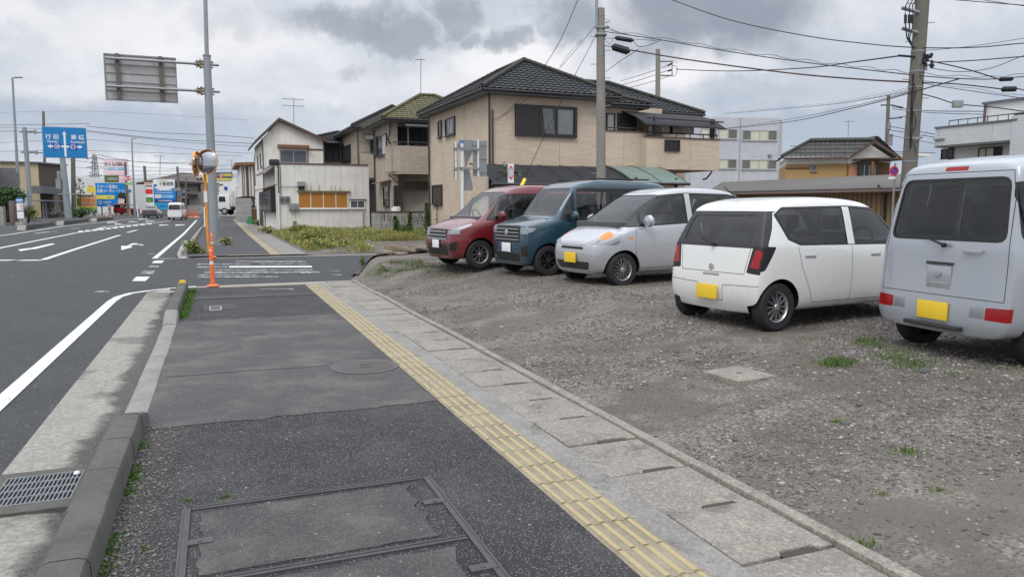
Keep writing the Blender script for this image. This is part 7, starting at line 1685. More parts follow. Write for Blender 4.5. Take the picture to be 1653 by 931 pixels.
# ---- black tarp and rocks on the bank
vs = []; pts_ = [0]*26
for i in range(26):
    v = 2.98+i*.17; ue = uedge(v)-.25+.12*noise.noise(Vector((v*2, 1, 0)))
    for j in range(7):
        u = ue-.35+.17*j*(1+.5*min(1, (v-3)*.5)); q = W(u, v, 0); q.z = zlot(u, v, False)+.03+.045*noise.noise(Vector((u*2.6, v*2.6, 0)))+.03*abs(math.sin(v*5+j)); vs.append(q)
o0 = vs[0].copy(); mb = MB().add([v-o0 for v in vs], [(i*7+j, i*7+j+1, i*7+8+j, i*7+7+j) for i in range(len(pts_)-1) for j in range(6)])
o = one('tarp', mb, 'tarp', 'crumpled black plastic sheet lying along the edge of the gravel bank', 'tarp', loc=o0); md = o.modifiers.new('s', 'SUBSURF'); md.levels = 2; md.render_levels = 2
def GE(px, off):
    a, b = 2.8, 9.0
    for _ in range(40):
        m_ = (a+b)/2; q = W(uedge(m_)-off, m_)
        if 826.5+q.x/q.y*F*1.006 < px: a = m_
        else: b = m_
    return W(uedge(a)-off, a, max(-.04, zlot(uedge(a)-off, a)))
def rock(label, px, py, r, seed, zl=.0, flat=.7, ratio=1.2):
    bm = bmesh.new(); bmesh.ops.create_icosphere(bm, subdivisions=3, radius=r)
    for v in bm.verts:
        k = 1+.28*noise.noise(v.co/r*1.1+Vector((seed*3.1, 0, 0)))+.10*noise.noise(v.co/r*3.1+Vector((0, seed, 0))); v.co = Vector((v.co.x*ratio, v.co.y, v.co.z*flat))*k
    me = bpy.data.meshes.new('rock'); bm.to_mesh(me); bm.free(); me.materials.append(M['rock']); o = bpy.data.objects.new('rock', me); C.objects.link(o); p = GE(px, py); o.location = p+Vector((0, 0, r*flat*.55+zl))
    for q in me.polygons: q.use_smooth = True
    me.set_sharp_from_angle(angle=.5); tag(o, label, 'rock', 'rocks holding down the black tarp')
rock('leftmost low brown rock on the black tarp', 619, .35, .17, 1, .02, .6); rock('rounded pale rock second from the left on the tarp', 633, .3, .19, 2, .08, .85); rock('darker round rock behind the flat stone on the tarp', 648, .25, .19, 3, .06, .8)
rock('flat pale stone slab lying on the tarp', 641, .6, .16, 4, .01, .28, 1.7); rock('single brown rock at the right end of the tarp', 684, .35, .19, 5, .03, .7, 1.3); rock('small brown rock touching the pale rounded rock', 626, .5, .11, 6, .02, .7)
rock('tiny rock on the bank left of the tarp end', 576, .5, .06, 7, 0); rock('small dark stone between the two rock groups', 664, .4, .09, 8, .02)
# ============================================================ vehicles
def lerp(a, b, t): return a+(b-a)*t
def interp(tab, x):
    if x <= tab[0][0]: return tab[0][1]
    for (a, b), (c_, d) in zip(tab, tab[1:]):
        if x <= c_: return lerp(b, d, (x-a)/(c_-a))
    return tab[-1][1]
def chamf(poly, r, n=3):
    out_ = []; k = len(poly)
    for i in range(k):
        p, a, b = Vector(poly[i]), Vector(poly[i-1]), Vector(poly[(i+1) % k]); ra = min(r, (a-p).length*.45, (b-p).length*.45); A = p+(a-p).normalized()*ra; B = p+(b-p).normalized()*ra
        for j in range(n+1): t = j/n; q = A*(1-t)**2+p*2*t*(1-t)+B*t*t; out_.append((q.x, q.y))
    return out_
def inpoly(x, y, P):
    r = False; j = len(P)-1
    for i in range(len(P)):
        if (P[i][1] > y) != (P[j][1] > y) and x < (P[j][0]-P[i][0])*(y-P[i][1])/(P[j][1]-P[i][1])+P[i][0]: r = not r
        j = i
    return r
def region(bm, e1, e2, nr, poly, idx, lim=None, nmin=.2, only=None):
    e1, e2, nr = Vector(e1), Vector(e2), Vector(nr); xs = [p[0] for p in poly]; ys = [p[1] for p in poly]; x0, x1, y0, y1 = min(xs)-.002, max(xs)+.002, min(ys)-.002, max(ys)+.002
    def cand():
        r = []
        for f in bm.faces:
            if f.normal.dot(nr) < nmin: continue
            if only is not None and f.material_index not in only: continue
            if lim and not lim(f.calc_center_median()): continue
            a = [v.co.dot(e1) for v in f.verts]; b = [v.co.dot(e2) for v in f.verts]
            if max(a) < x0 or min(a) > x1 or max(b) < y0 or min(b) > y1: continue
            r.append(f)
        return r
    for i in range(len(poly)):
        a, b = Vector(poly[i]), Vector(poly[(i+1) % len(poly)])
        if (b-a).length < 1e-5: continue
        t = (b-a).normalized(); no = e1*(-t.y)+e2*t.x; co = e1*a.x+e2*a.y
        fs = cand(); fs = [f for f in fs if (lambda d: min(d) < -1e-5 and max(d) > 1e-5)([(v.co-co).dot(no) for v in f.verts])]
        # only faces the edge really touches
        L0, L1 = -.05, (b-a).length+.05
        fs = [f for f in fs if (lambda s_: max(s_) > L0 and min(s_) < L1)([(Vector((v.co.dot(e1), v.co.dot(e2)))-a).dot(t) for v in f.verts])]
        g = set(fs)
        for f in fs: g.update(f.edges); g.update(f.verts)
        if fs: bmesh.ops.bisect_plane(bm, geom=list(g), plane_co=co, plane_no=no, dist=1e-6)
    bm.normal_update()
    for f in cand():
        c_ = f.calc_center_median()
        if inpoly(c_.dot(e1), c_.dot(e2), poly): f.material_index = idx
def car(name, label, cat, loc, yaw, S_, group=None, detail=True):
    L, Wd, H_ = S_['L'], S_['W'], S_['H']; xr, xf = -L/2, L/2; zf = S_.get('zf', .2); t = T(name, label, cat, loc, yaw, group)
    roof, belt, rear, front = S_['roof'], S_['belt'], S_['rear'], S_['front']; wt = S_.get('wt', .80)
    xs = sorted(set([xr, xr+.03, xr+.14, xr+.4]+[p[0] for p in roof if xr+.45 < p[0] < xf-.45]+[xf-.42, xf-.2, xf-.05, xf]+[-.9, -.3, .2, .7]))
    xs = [x for i, x in enumerate(xs) if i == 0 or x-xs[i-1] > .02]
    secs = []
    for x in xs:
        e = min(x-xr, xf-x); wf = 1-.10*max(0, 1-(x-xr)/.22)**2.2*S_.get('rr', .7)-S_.get('fr', .16)*max(0, 1-(xf-x)/.55)**2
        w_ = Wd/2*wf; rz = interp(roof, x); bz = min(interp(belt, x), rz-.035); k = min(1, max(0, (rz-bz-.035)/.28)); wr = Wd/2*lerp(.90, wt, k)*(wf*.5+.5)
        pts = [(0, zf), (.6*w_, zf), (.9*w_, zf+.005), (.975*w_, zf+.09), (w_, .45), (w_*1.0, lerp(.45, bz, .6)), (w_*.985, bz-.03), (lerp(w_*.97, wr, .08), bz+.02*k), (lerp(w_*.965, wr, .55), lerp(bz, rz, .5)), (wr, rz-.055-.02*k), (wr*.9, rz-.014), (wr*.5, rz-.002), (0, rz)]
        out_ = []
        for (y, z) in pts:
            q = x
            if x-xr < .9: q += (interp(rear, z)-xr)*max(0, 1-(x-xr)/.9)**1.5
            if xf-x < .9: q += (interp(front, z)-xf)*max(0, 1-(xf-x)/.9)**1.5
            out_.append((q, y, z))
        secs.append(out_)
    vs = []; n = len(secs[0]); ring = 2*n-2
    for s_ in secs: vs += s_+[(p[0], -p[1], p[2]) for p in s_[-2:0:-1]]
    fs = [(i*ring+j, (i+1)*ring+j, (i+1)*ring+(j+1) % ring, i*ring+(j+1) % ring) for i in range(len(secs)-1) for j in range(ring)]
    for b0 in (0, (len(secs)-1)*ring):
        for j in range(n-1):
            a, b = j, j+1; c_, d = (ring-j-1) % ring, (ring-j) % ring
            fs.append(tuple(dict.fromkeys((b0+a, b0+b, b0+c_, b0+d))))
    me = bpy.data.meshes.new('shell'); me.from_pydata(vs, [], fs); bm = bmesh.new(); bm.from_mesh(me); bmesh.ops.recalc_face_normals(bm, faces=bm.faces); bm.to_mesh(me); bm.free()
    mats = [M[S_['paint']], M['rubber'], M['dark_plastic'], M['glass'], M['glass_dark'], M['tail_red'], M['lamp_clear'], M['amber'], M['black'], M['alu'], M['sign_white']]
    for m_ in mats: me.materials.append(m_)
    so_ = bpy.data.objects.new('shell', me); C.objects.link(so_)
    cu = MB(); R_ = S_['R']
    for ax in S_['ax']:
        for sy in (-1, 1): cu.lathe([(0, -.13), (R_+.045, -.13), (R_+.045, .13), (0, .13)], (ax, sy*(Wd/2-.06), R_), 'y', 40)
    co_ = cu.build('cut', 'black', smooth=False); co_.data.materials.clear()
    for m_ in mats: co_.data.materials.append(m_)
    co_.data.polygons.foreach_set('material_index', [8]*len(co_.data.polygons))
    a = so_.modifiers.new('s', 'SUBSURF'); a.levels = 2; a.render_levels = 2; b = so_.modifiers.new('b', 'BOOLEAN'); b.object = co_; b.operation = 'DIFFERENCE'; b.solver = 'EXACT'
    try: b.material_mode = 'INDEX'
    except Exception: pass
    bpy.context.view_layer.update(); ev = so_.evaluated_get(bpy.context.evaluated_depsgraph_get()); me2 = bpy.data.meshes.new_from_object(ev)
    bpy.data.objects.remove(so_); bpy.data.objects.remove(co_)
    bm = bmesh.new(); bm.from_mesh(me2); bm.normal_update()
    X, Y, Z = (1, 0, 0), (0, 1, 0), (0, 0, 1); names = {}
    for i in range(len(mats)): names[i] = ('body', i)
    nid = [len(mats)]
    def reg(part, mat, kind, poly, r=.03, lim=None, only=None, both=False, nmin=None):
        idm = nid[0]; nid[0] += 1; names[idm] = (part, mat); P = chamf(poly, r) if r else poly
        if kind == 'side':
            for sy in ((-1, 1) if both is True else (both or -1,)): region(bm, X, Z, (0, sy, 0), P, idm, lim, .3 if nmin is None else nmin, only)
        elif kind == 'rear': region(bm, Y, Z, (-1, 0, 0), P, idm, lim, .35 if nmin is None else nmin, only)
        elif kind == 'front': region(bm, Y, Z, (1, 0, 0), P, idm, lim, .25 if nmin is None else nmin, only)
        elif kind == 'cornr' or kind == 'cornf':      # wraps round a corner: seen along the diagonal
            sx = -1 if kind == 'cornr' else 1
            for sy in (-1, 1): e = Vector((-sx*.64, sy*.77, 0)).normalized(); region(bm, e, Z, (sx*.77, sy*.64, 0), P, idm, lim, .25, only)
        return idm
    S_['regions'](reg, S_)
    # panel gaps
    for (kind, pts_) in S_.get('gaps', ()):
        for (a_, b_) in zip(pts_, pts_[1:]):
            A_, B_ = Vector(a_), Vector(b_); d = (B_-A_).normalized(); nn = Vector((-d.y, d.x))*.0035; P = [tuple(A_-nn), tuple(B_-nn), tuple(B_+nn), tuple(A_+nn)]
            only = None
            if kind == 'side':
                for sy in (-1, 1): region(bm, X, Z, (0, sy, 0), P, 8, None, .3, (0,))
            elif kind == 'rear': region(bm, Y, Z, (-1, 0, 0), P, 8, None, .4, (0,))
            else: region(bm, Y, Z, (1, 0, 0), P, 8, None, .4, (0,))
    parts = {}
    for f in bm.faces: pn_, mi = names[f.material_index]; parts.setdefault(pn_, []).append(f.index)
    bm.faces.ensure_lookup_table()
    for pn_, idx in parts.items():
        keep = set(idx); b2 = bm.copy(); b2.faces.ensure_lookup_table(); bmesh.ops.delete(b2, geom=[b2.faces[i] for i in range(len(b2.faces)) if i not in keep], context='FACES')
        for f in b2.faces: f.material_index = names[f.material_index][1]; f.smooth = True
        isg = pn_ in ('windscreen', 'rear_window', 'side_window')
        groups_ = [b2]
        if isg:
            b2.normal_update()
            for v in b2.verts: v.co -= v.normal*.006
        if pn_ != 'body':          # every lamp and window pane a mesh of its own
            seen = set(); isl = []
            for f in b2.faces:
                if f in seen: continue
                st = [f]; seen.add(f); g_ = []
                while st:
                    q = st.pop(); g_.append(q.index if q.index >= 0 else 0)
                    for e_ in q.edges:
                        for r_ in e_.link_faces:
                            if r_ not in seen: seen.add(r_); st.append(r_)
                isl.append(g_)
            b2.faces.index_update()
            seen = set(); isl = []
            for f in b2.faces:
                if f in seen: continue
                st = [f]; seen.add(f); g_ = []
                while st:
                    q = st.pop(); g_.append(q.index)
                    for e_ in q.edges:
                        for r_ in e_.link_faces:
                            if r_ not in seen: seen.add(r_); st.append(r_)
                isl.append(set(g_))
            outb = []
            for g_ in isl:
                if len(g_) < 2: continue
                b3 = b2.copy(); b3.faces.ensure_lookup_table(); bmesh.ops.delete(b3, geom=[b3.faces[i] for i in range(len(b3.faces)) if i not in g_], context='FACES'); outb.append(b3)
            groups_ = outb
        for g_ in groups_:
            if pn_ != 'body': bmesh.ops.dissolve_degenerate(g_, edges=g_.edges, dist=1e-5)
            m3 = bpy.data.meshes.new(pn_); g_.to_mesh(m3); g_.free()
            for m_ in mats: m3.materials.append(m_)
            m3.set_sharp_from_angle(angle=.7); o = bpy.data.objects.new(pn_, m3); C.objects.link(o); o.parent = t
    bm.free()
    # wheels
    for ax in S_['ax']:
        for sy in (-1, 1):
            c_ = (ax, sy*(Wd/2-.105), R_); wt_ = .075
            a = MB(); a.lathe([(R_*.64, -wt_), (R_*.9, -wt_*1.05), (R_*.985, -wt_*.8), (R_, -wt_*.5), (R_, wt_*.5), (R_*.985, wt_*.8), (R_*.9, wt_*1.05), (R_*.64, wt_)], (0, 0, 0), 'y', 40)
            a.lathe([(R_*.985, -wt_*.83), (R_*1.003, -wt_*.45)], (0, 0, 0), 'y', 40)
            wo = T_wheel = a.build('wheel', 'rubber', t); wo.location = c_
            rm = MB(); rr = R_*.655; o_ = sy*wt_*.85
            rm.lathe([(rr, o_), (rr*.94, o_*1.02), (rr*.88, o_*.8), (rr*.86, o_*.35)], (0, 0, 0), 'y', 40)
            dk = MB().lathe([(0, o_*.28), (rr*.9, o_*.28)], (0, 0, 0), 'y', 30).build('brake_disc', 'black', wo)
            ns = S_.get('spokes', 10)
            for i in range(ns):
                q = 2*pi*i/ns; ca, sa = math.cos(q), math.sin(q); h0, h1 = .045, .2*R_/ns*(1.6 if ns < 9 else 1.2)
                rm.add([(rr*.12*ca-h1*sa*.6, o_*.95, rr*.12*sa+h1*ca*.6), (rr*.12*ca+h1*sa*.6, o_*.95, rr*.12*sa-h1*ca*.6), (rr*.92*ca+h1*sa, o_*.85, rr*.92*sa-h1*ca), (rr*.92*ca-h1*sa, o_*.85, rr*.92*sa+h1*ca),
                        (rr*.12*ca-h1*sa*.6, o_*.5, rr*.12*sa+h1*ca*.6), (rr*.12*ca+h1*sa*.6, o_*.5, rr*.12*sa-h1*ca*.6), (rr*.92*ca+h1*sa, o_*.5, rr*.92*sa-h1*ca), (rr*.92*ca-h1*sa, o_*.5, rr*.92*sa+h1*ca)],
                       [(0, 1, 2, 3), (0, 1, 5, 4), (1, 2, 6, 5), (2, 3, 7, 6), (3, 0, 4, 7)])
            rm.lathe([(0, o_*1.02), (rr*.16, o_*1.0), (rr*.2, o_*.85), (rr*.2, o_*.4)], (0, 0, 0), 'y', 20); rm.build('rim', S_.get('rim', 'rim'), wo)
    # cabin
    if detail:
        bz = S_.get('seat_z', .52); a = MB(); sx0 = S_.get('seats', (-.75, .25))
        for sx in sx0:
            for sy in (-.33, .33):
                a.cbox((sx, sy, bz), (.5, .5, .16)); a.prism([(sx-.2, bz), (sx-.08, bz), (sx-.18, bz+.6), (sx-.28, bz+.6)], 'y', sy-.24, sy+.24); a.cbox((sx-.25, sy, bz+.72), (.09, .26, .18))
        a.build('seats', 'interior', t, bevel=.03)
        d = S_.get('dash', .85); a = MB(); a.cbox((d, 0, S_.get('dash_z', .92)), (.38, Wd*.8, .12)); a.cbox((0, 0, .33), (L*.7, Wd*.82, .05)); n = 16
        a.tube([(d-.32+.06*math.sin(2*pi*i/n), -.33+.18*math.cos(2*pi*i/n), S_.get('dash_z', .92)+.04+.17*math.sin(2*pi*i/n)) for i in range(n+1)], .014, 5); a.build('dashboard', 'interior', t, bevel=.02)
    # door mirrors
    if 'mir' in S_:
        mx_, mz, my = S_['mir']
        for sy in (-1, 1):
            a = MB(); a.M = Matrix.Translation((mx_, sy*(my+.10), mz)); nn = 12; rad = [(0, -.075), (.06, -.06), (.088, -.01), (.075, .05), (.0, .07)]
            a.lathe([(r_*1.15, h) for r_, h in rad], (0, 0, 0), 'x', 14); a.M = Matrix.Translation((mx_, sy*(my+.11), mz)); mo = a.build('door_mirror', [S_['paint']], t)
            MB().tube([(mx_+.02, sy*(my-.02), mz-.05), (mx_, sy*(my+.06), mz-.03)], .022, 6).build('mirror_stalk', 'dark_plastic', mo)
    if 'plate' in S_:
        for (x, y, z, tilt) in S_['plate']:
            a = MB(); a.M = Matrix.Translation((x, y, z)); a.box(-.006, .006, -.165, .165, -.0825, .0825); po = a.build('number_plate', 'yellow_plate' if S_.get('kei', True) else 'sign_white', t, bevel=.003)
    for (nm, fn) in S_.get('extra', ()): fn(t)
    return t
def handles(lst, paint, Wd):
    def fn(t):
        for (x, z) in lst:
            for sy in (-1, 1): MB().box(x-.09, x+.09, sy*(Wd/2-.012)-.014, sy*(Wd/2-.012)+.016, z-.016, z+.016).build('door_handle', paint, t, bevel=.01)
    return ('h', fn)
def wiper(x, y0, z0, y1, z1, x1=None):
    def fn(t): MB().tube([(x, y0, z0), ((x1 or x)-.01, (y0+y1)/2, (z0+z1)/2), ((x1 or x), y1, z1)], [.014, .009, .006], 6).lathe([(0, 0), (.022, .0), (.022, -.03), (0, -.035)], (x+.01, y0, z0), 'x', 10).build('wiper', 'black', t)
    return ('w', fn)
# -- white hatchback (rear and right side towards us)
def rg_white(reg, s):
    reg('body', 2, 'rear', [(-.71, .93), (.71, .93), (.60, 1.34), (-.60, 1.34)], .02, lim=lambda c_: c_.x < -1.3, nmin=.12); reg('rear_window', 3, 'rear', [(-.55, .985), (.55, .985), (.50, 1.29), (-.50, 1.29)], .06)
    W1 = [(-1.35, 1.30), (-1.20, 1.02), (-1.02, .955), (1.02, .93), (.98, 1.0), (.52, 1.375), (-.1, 1.405), (-1.20, 1.385)]
    reg('body', 8, 'side', W1, .02, both=True)
    reg('side_window', 3, 'side', [(-1.31, 1.30), (-1.17, 1.05), (-.99, .985), (-.20, .97), (-.20, 1.38), (-1.18, 1.36)], .04, both=True); reg('side_window', 3, 'side', [(-.06, .97), (.82, .965), (.80, 1.02), (.44, 1.345), (-.06, 1.378)], .03, both=True)
    reg('body', 0, 'side', [(-.19, .955), (-.07, .955), (-.07, 1.39), (-.19, 1.39)], 0, both=True)
    reg('windscreen', 3, 'front', [(-.60, .965), (.60, .965), (.50, 1.40), (-.50, 1.40)], .05, lim=lambda c_: .2 < c_.x < 1.2)
    reg('tail_lamp', 8, 'cornr', [(-1.72, .66), (-1.48, .66), (-1.33, .98), (-1.66, .98)], .03) if False else None
    for sy in (-1, 1):
        pass
    reg('body', 8, 'rear', [(.53, .66), (.76, .64), (.76, .95), (.58, .95)], .02); reg('body', 8, 'rear', [(-.53, .66), (-.76, .64), (-.76, .95), (-.58, .95)], .02); reg('body', 8, 'side', [(-1.75, .65), (-1.57, .69), (-1.40, .95), (-1.75, .96)], .02, both=True, nmin=.25)
    reg('tail_lamp', 5, 'rear', [(.57, .72), (.69, .71), (.69, .91), (.62, .92)], .02); reg('tail_lamp', 5, 'rear', [(-.57, .72), (-.69, .71), (-.69, .91), (-.62, .92)], .02)
    reg('tail_lamp', 5, 'side', [(-1.75, .73), (-1.64, .75), (-1.58, .89), (-1.75, .91)], .02, both=True, nmin=.25)
    pass
    reg('fuel_lamp', 5, 'rear', [(-.60, .42), (-.50, .42), (-.50, .46), (-.60, .46)], .01) if False else None
    reg('headlamp', 6, 'front', [(-.72, .62), (-.48, .60), (-.50, .74), (-.70, .80)], .02); reg('headlamp', 6, 'front', [(.72, .62), (.48, .60), (.50, .74), (.70, .80)], .02)
SW = dict(L=3.395, W=1.475, H=1.5, paint='car_white', R=.275, ax=(-1.33, 1.125), wt=.79, seat_z=.48, spokes=12, mir=(.72, 1.0, .70),
    roof=[(-1.70, 1.40), (-1.55, 1.45), (-1.1, 1.495), (-.5, 1.515), (0, 1.50), (.35, 1.455), (.62, 1.31), (.9, 1.10), (1.05, .985), (1.2, .945), (1.5, .86), (1.70, .76)],
    belt=[(-1.7, .98), (-.6, .945), (1.0, .91), (1.7, .72)], rear=[(.2, -1.62), (.35, -1.69), (.55, -1.70), (.75, -1.655), (.95, -1.62), (1.15, -1.54), (1.42, -1.40)], front=[(.2, 1.58), (.4, 1.69), (.6, 1.68), (.8, 1.6), (1.0, 1.5)],
    regions=rg_white, plate=((-1.715, 0.02, .41, 0),),
    gaps=(('side', [(-.13, .955), (-.135, .62), (-.14, .30)]), ('side', [(.86, .93), (.90, .6), (.82, .3)]), ('side', [(-1.06, .95), (-1.0, .72), (-.86, .46), (-.80, .3)]), ('rear', [(-.55, .935), (-.50, .64), (.50, .64), (.55, .935)]), ('rear', [(-.7, .52), (-.2, .50), (-.19, .32), (.19, .32), (.2, .50), (.7, .52)]), ('side', [(-.8, .3), (.82, .29)])),
    extra=(handles(((-.86, .83), (.30, .82)), 'alu', 1.475), wiper(-1.64, 0.0, .955, .26, 1.03, -1.60), ('x', lambda t: (MB().tube([(-1.30, 0, 1.49), (-1.5, 0, 1.62)], .006, 5).lathe([(0, .02), (.03, .0)], (-1.3, 0, 1.49), n=10).build('aerial', 'black', t), MB().lathe([(0, -.012), (.035, -.01), (.035, 0)], (-1.665, 0, .70), 'x', 14).build('badge', 'alu', t), MB().box(-1.672, -1.655, -.13, .13, .595, .625).build('plate_lamp_strip', 'alu', t))[0])))
# -- silver one-box kei car, nose to the left
def rg_silver(reg, s):
    W1 = [(-1.58, 1.44), (-1.52, 1.06), (1.05, .95), (1.18, .96), (.55, 1.455), (-.2, 1.515), (-1.2, 1.50)]
    reg('body', 8, 'side', W1, .04, both=True); reg('side_window', 4, 'side', [(-1.52, 1.42), (-1.47, 1.10), (-1.02, 1.075), (-1.02, 1.465), (-1.2, 1.46)], .03, both=True); reg('side_window', 4, 'side', [(-.97, 1.075), (-.32, 1.05), (-.32, 1.48), (-.97, 1.467)], .03, both=True)
    reg('body', 0, 'side', [(-.30, 1.03), (-.19, 1.03), (-.19, 1.50), (-.30, 1.50)], 0, both=True); reg('side_window', 3, 'side', [(-.17, 1.04), (.80, .985), (.72, 1.27), (.46, 1.42), (-.17, 1.48)], .05, both=True)
    reg('side_window', 3, 'side', [(.84, .98), (1.08, .965), (.80, 1.22)], .01, both=True)
    reg('windscreen', 3, 'front', [(-.62, .99), (.62, .99), (.51, 1.48), (-.51, 1.48)], .05, lim=lambda c_: .1 < c_.x < 1.5); reg('rear_window', 4, 'rear', [(-.55, 1.05), (.55, 1.05), (.47, 1.45), (-.47, 1.45)], .05)
    reg('headlamp', 6, 'cornf', [(-1.74+.74+.0, 0), (0, 0), (0, 0)], 0) if False else None
    for sy in (-1, 1): reg('headlamp', 6, 'front', [(sy*.40, .68), (sy*.72, .67), (sy*.74, .86), (sy*.56, .84)], .03, nmin=.25); 
    reg('headlamp', 6, 'side', [(1.75, .68), (1.50, .70), (1.42, .80), (1.46, .87), (1.75, .87)], .03, both=True, nmin=.25)
    reg('turn_signal', 7, 'side', [(1.50, .74), (1.33, .80), (1.30, .90), (1.40, .92), (1.50, .89)], .02, both=True, nmin=.15)
    reg('side_marker', 7, 'side', [(.98, .76), (1.08, .765), (1.08, .80), (.98, .79)], .01, both=True)
    reg('grille', 8, 'front', [(-.33, .595), (.33, .595), (.30, .64), (-.30, .64)], .015); reg('lower_grille', 2, 'front', [(-.42, .27), (.42, .27), (.48, .40), (-.48, .40)], .04)
SS = dict(L=3.395, W=1.475, H=1.61, paint='car_silver', R=.275, ax=(-1.27, 1.15), wt=.77, seat_z=.55, spokes=14, fr=.26, mir=(.72, 1.05, .70), dash=1.0, dash_z=.98,
    roof=[(-1.70, 1.47), (-1.5, 1.56), (-.9, 1.61), (-.3, 1.62), (.05, 1.585), (.35, 1.49), (.7, 1.30), (1.0, 1.12), (1.2, .985), (1.45, .90), (1.60, .82), (1.70, .72)],
    belt=[(-1.7, 1.04), (-.3, 1.0), (1.0, .93), (1.7, .68)], rear=[(.2, -1.62), (.4, -1.69), (.8, -1.69), (1.05, -1.66), (1.5, -1.50)], front=[(.2, 1.60), (.35, 1.685), (.5, 1.695), (.65, 1.675), (.8, 1.60), (1.0, 1.42)],
    regions=rg_silver, plate=((1.712, 0, .46, 0),),
    gaps=(('side', [(-.25, 1.03), (-.27, .6), (-.28, .30)]), ('side', [(.92, .93), (.93, .6), (.86, .30)]), ('side', [(-.28, .3), (.86, .3)]), ('front', [(-.55, .80), (-.35, .665), (.35, .665), (.55, .80)])),
    extra=(handles(((-.1, .86), (-1.05, .9)), 'car_silver', 1.475),))
# -- blue boxy kei wagon
def rg_blue(reg, s):
    reg('body', 8, 'side', [(-1.62, 1.62), (-1.58, 1.06), (.98, 1.02), (.60, 1.62)], .04, both=True)
    reg('side_window', 4, 'side', [(-1.55, 1.58), (-1.52, 1.10), (-.98, 1.10), (-.98, 1.58)], .03, both=True); reg('side_window', 4, 'side', [(-.92, 1.10), (-.28, 1.10), (-.28, 1.58), (-.92, 1.58)], .03, both=True)
    reg('side_window', 3, 'side', [(-.20, 1.08), (.58, 1.07), (.56, 1.57), (-.20, 1.58)], .03, both=True); reg('body', 0, 'side', [(.585, 1.03), (.64, 1.03), (.62, 1.60), (.575, 1.60)], 0, both=True); reg('side_window', 3, 'side', [(.67, 1.08), (.90, 1.07), (.70, 1.45)], .02, both=True)
    reg('windscreen', 3, 'front', [(-.63, 1.10), (.63, 1.10), (.55, 1.62), (-.55, 1.62)], .05, lim=lambda c_: .3 < c_.x < 1.3)
    reg('grille', 8, 'front', [(-.46, .62), (.46, .62), (.44, .93), (-.44, .93)], .02)
    for sy in (-1, 1): reg('headlamp', 6, 'front', [(sy*.47, .78), (sy*.76, .78), (sy*.76, .90), (sy*.47, .89)], .02, nmin=.3); reg('fog_lamp', 8, 'front', [(sy*.5, .36), (sy*.68, .38), (sy*.68, .56), (sy*.5, .54)], .02)
    reg('headlamp', 6, 'side', [(1.75, .79), (1.56, .81), (1.46, .88), (1.75, .90)], .02, both=True, nmin=.4); reg('lower_grille', 8, 'front', [(-.44, .27), (.44, .27), (.46, .42), (-.46, .42)], .03)
SB = dict(L=3.395, W=1.475, H=1.77, paint='car_blue', R=.285, ax=(-1.25, 1.2), wt=.86, spokes=7, rim='rim_dark', fr=.12, seat_z=.62, mir=(.72, 1.1, .72), dash=1.0, dash_z=1.0,
    roof=[(-1.70, 1.68), (-1.55, 1.75), (-.9, 1.79), (0, 1.79), (.45, 1.745), (.66, 1.62), (.82, 1.42), (1.0, 1.20), (1.12, 1.08), (1.3, 1.05), (1.55, 1.0), (1.70, .93)],
    belt=[(-1.7, 1.06), (1.0, 1.02), (1.7, .88)], rear=[(.2, -1.66), (.4, -1.70), (1.0, -1.69), (1.7, -1.62)], front=[(.2, 1.65), (.4, 1.70), (.9, 1.68), (1.05, 1.60)],
    regions=rg_blue, plate=((1.713, 0, .52, 0),), kei=False, gaps=(('side', [(-.24, 1.06), (-.25, .30)]), ('side', [(.95, 1.0), (.93, .3)]), ('side', [(-.25, .3), (.93, .3)])),
    extra=(handles(((-.12, .95), (-1.05, .95)), 'car_blue', 1.475), ('g', lambda t: [MB().box(1.69, 1.71, -.44, .44, .66+.065*k, .675+.065*k).build('grille_bar', 'alu', t) for k in range(4)]), ('b', lambda t: MB().lathe([(0, .02), (.05, .018), (.055, 0)], (1.70, 0, .80), 'x', 16).build('badge', 'alu', t)), ('r', lambda t: [MB().tube([(-1.2, sy*.56, 1.80), (.2, sy*.56, 1.80)], .016, 6).build('roof_rail', 'black', t) for sy in (-1, 1)])))
# -- red compact tall wagon
def rg_red(reg, s):
    reg('body', 8, 'side', [(-1.74, 1.55), (-1.70, 1.04), (1.10, .98), (.62, 1.53)], .04, both=True)
    reg('side_window', 4, 'side', [(-1.66, 1.50), (-1.62, 1.08), (-1.1, 1.07), (-1.1, 1.51)], .03, both=True); reg('side_window', 4, 'side', [(-1.03, 1.07), (-.28, 1.05), (-.28, 1.52), (-1.03, 1.51)], .03, both=True)
    reg('side_window', 3, 'side', [(-.20, 1.05), (.68, 1.03), (.62, 1.48), (-.20, 1.52)], .03, both=True); reg('side_window', 3, 'side', [(.75, 1.02), (1.0, 1.01), (.74, 1.38)], .02, both=True)
    reg('windscreen', 3, 'front', [(-.70, 1.06), (.70, 1.06), (.60, 1.57), (-.60, 1.57)], .05, lim=lambda c_: .3 < c_.x < 1.4)
    reg('grille', 8, 'front', [(-.42, .60), (.42, .60), (.46, .80), (-.46, .80)], .02)
    for sy in (-1, 1): reg('headlamp', 6, 'front', [(sy*.46, .70), (sy*.86, .72), (sy*.86, .87), (sy*.47, .80)], .02, nmin=.4); reg('fog_lamp', 8, 'front', [(sy*.58, .36), (sy*.72, .38), (sy*.74, .56), (sy*.60, .52)], .02)
    reg('headlamp', 6, 'side', [(1.9, .74), (1.66, .78), (1.38, .90), (1.42, .93), (1.9, .88)], .02, both=True, nmin=.45); reg('lower_grille', 8, 'front', [(-.50, .27), (.50, .27), (.5, .5), (-.5, .5)], .04)
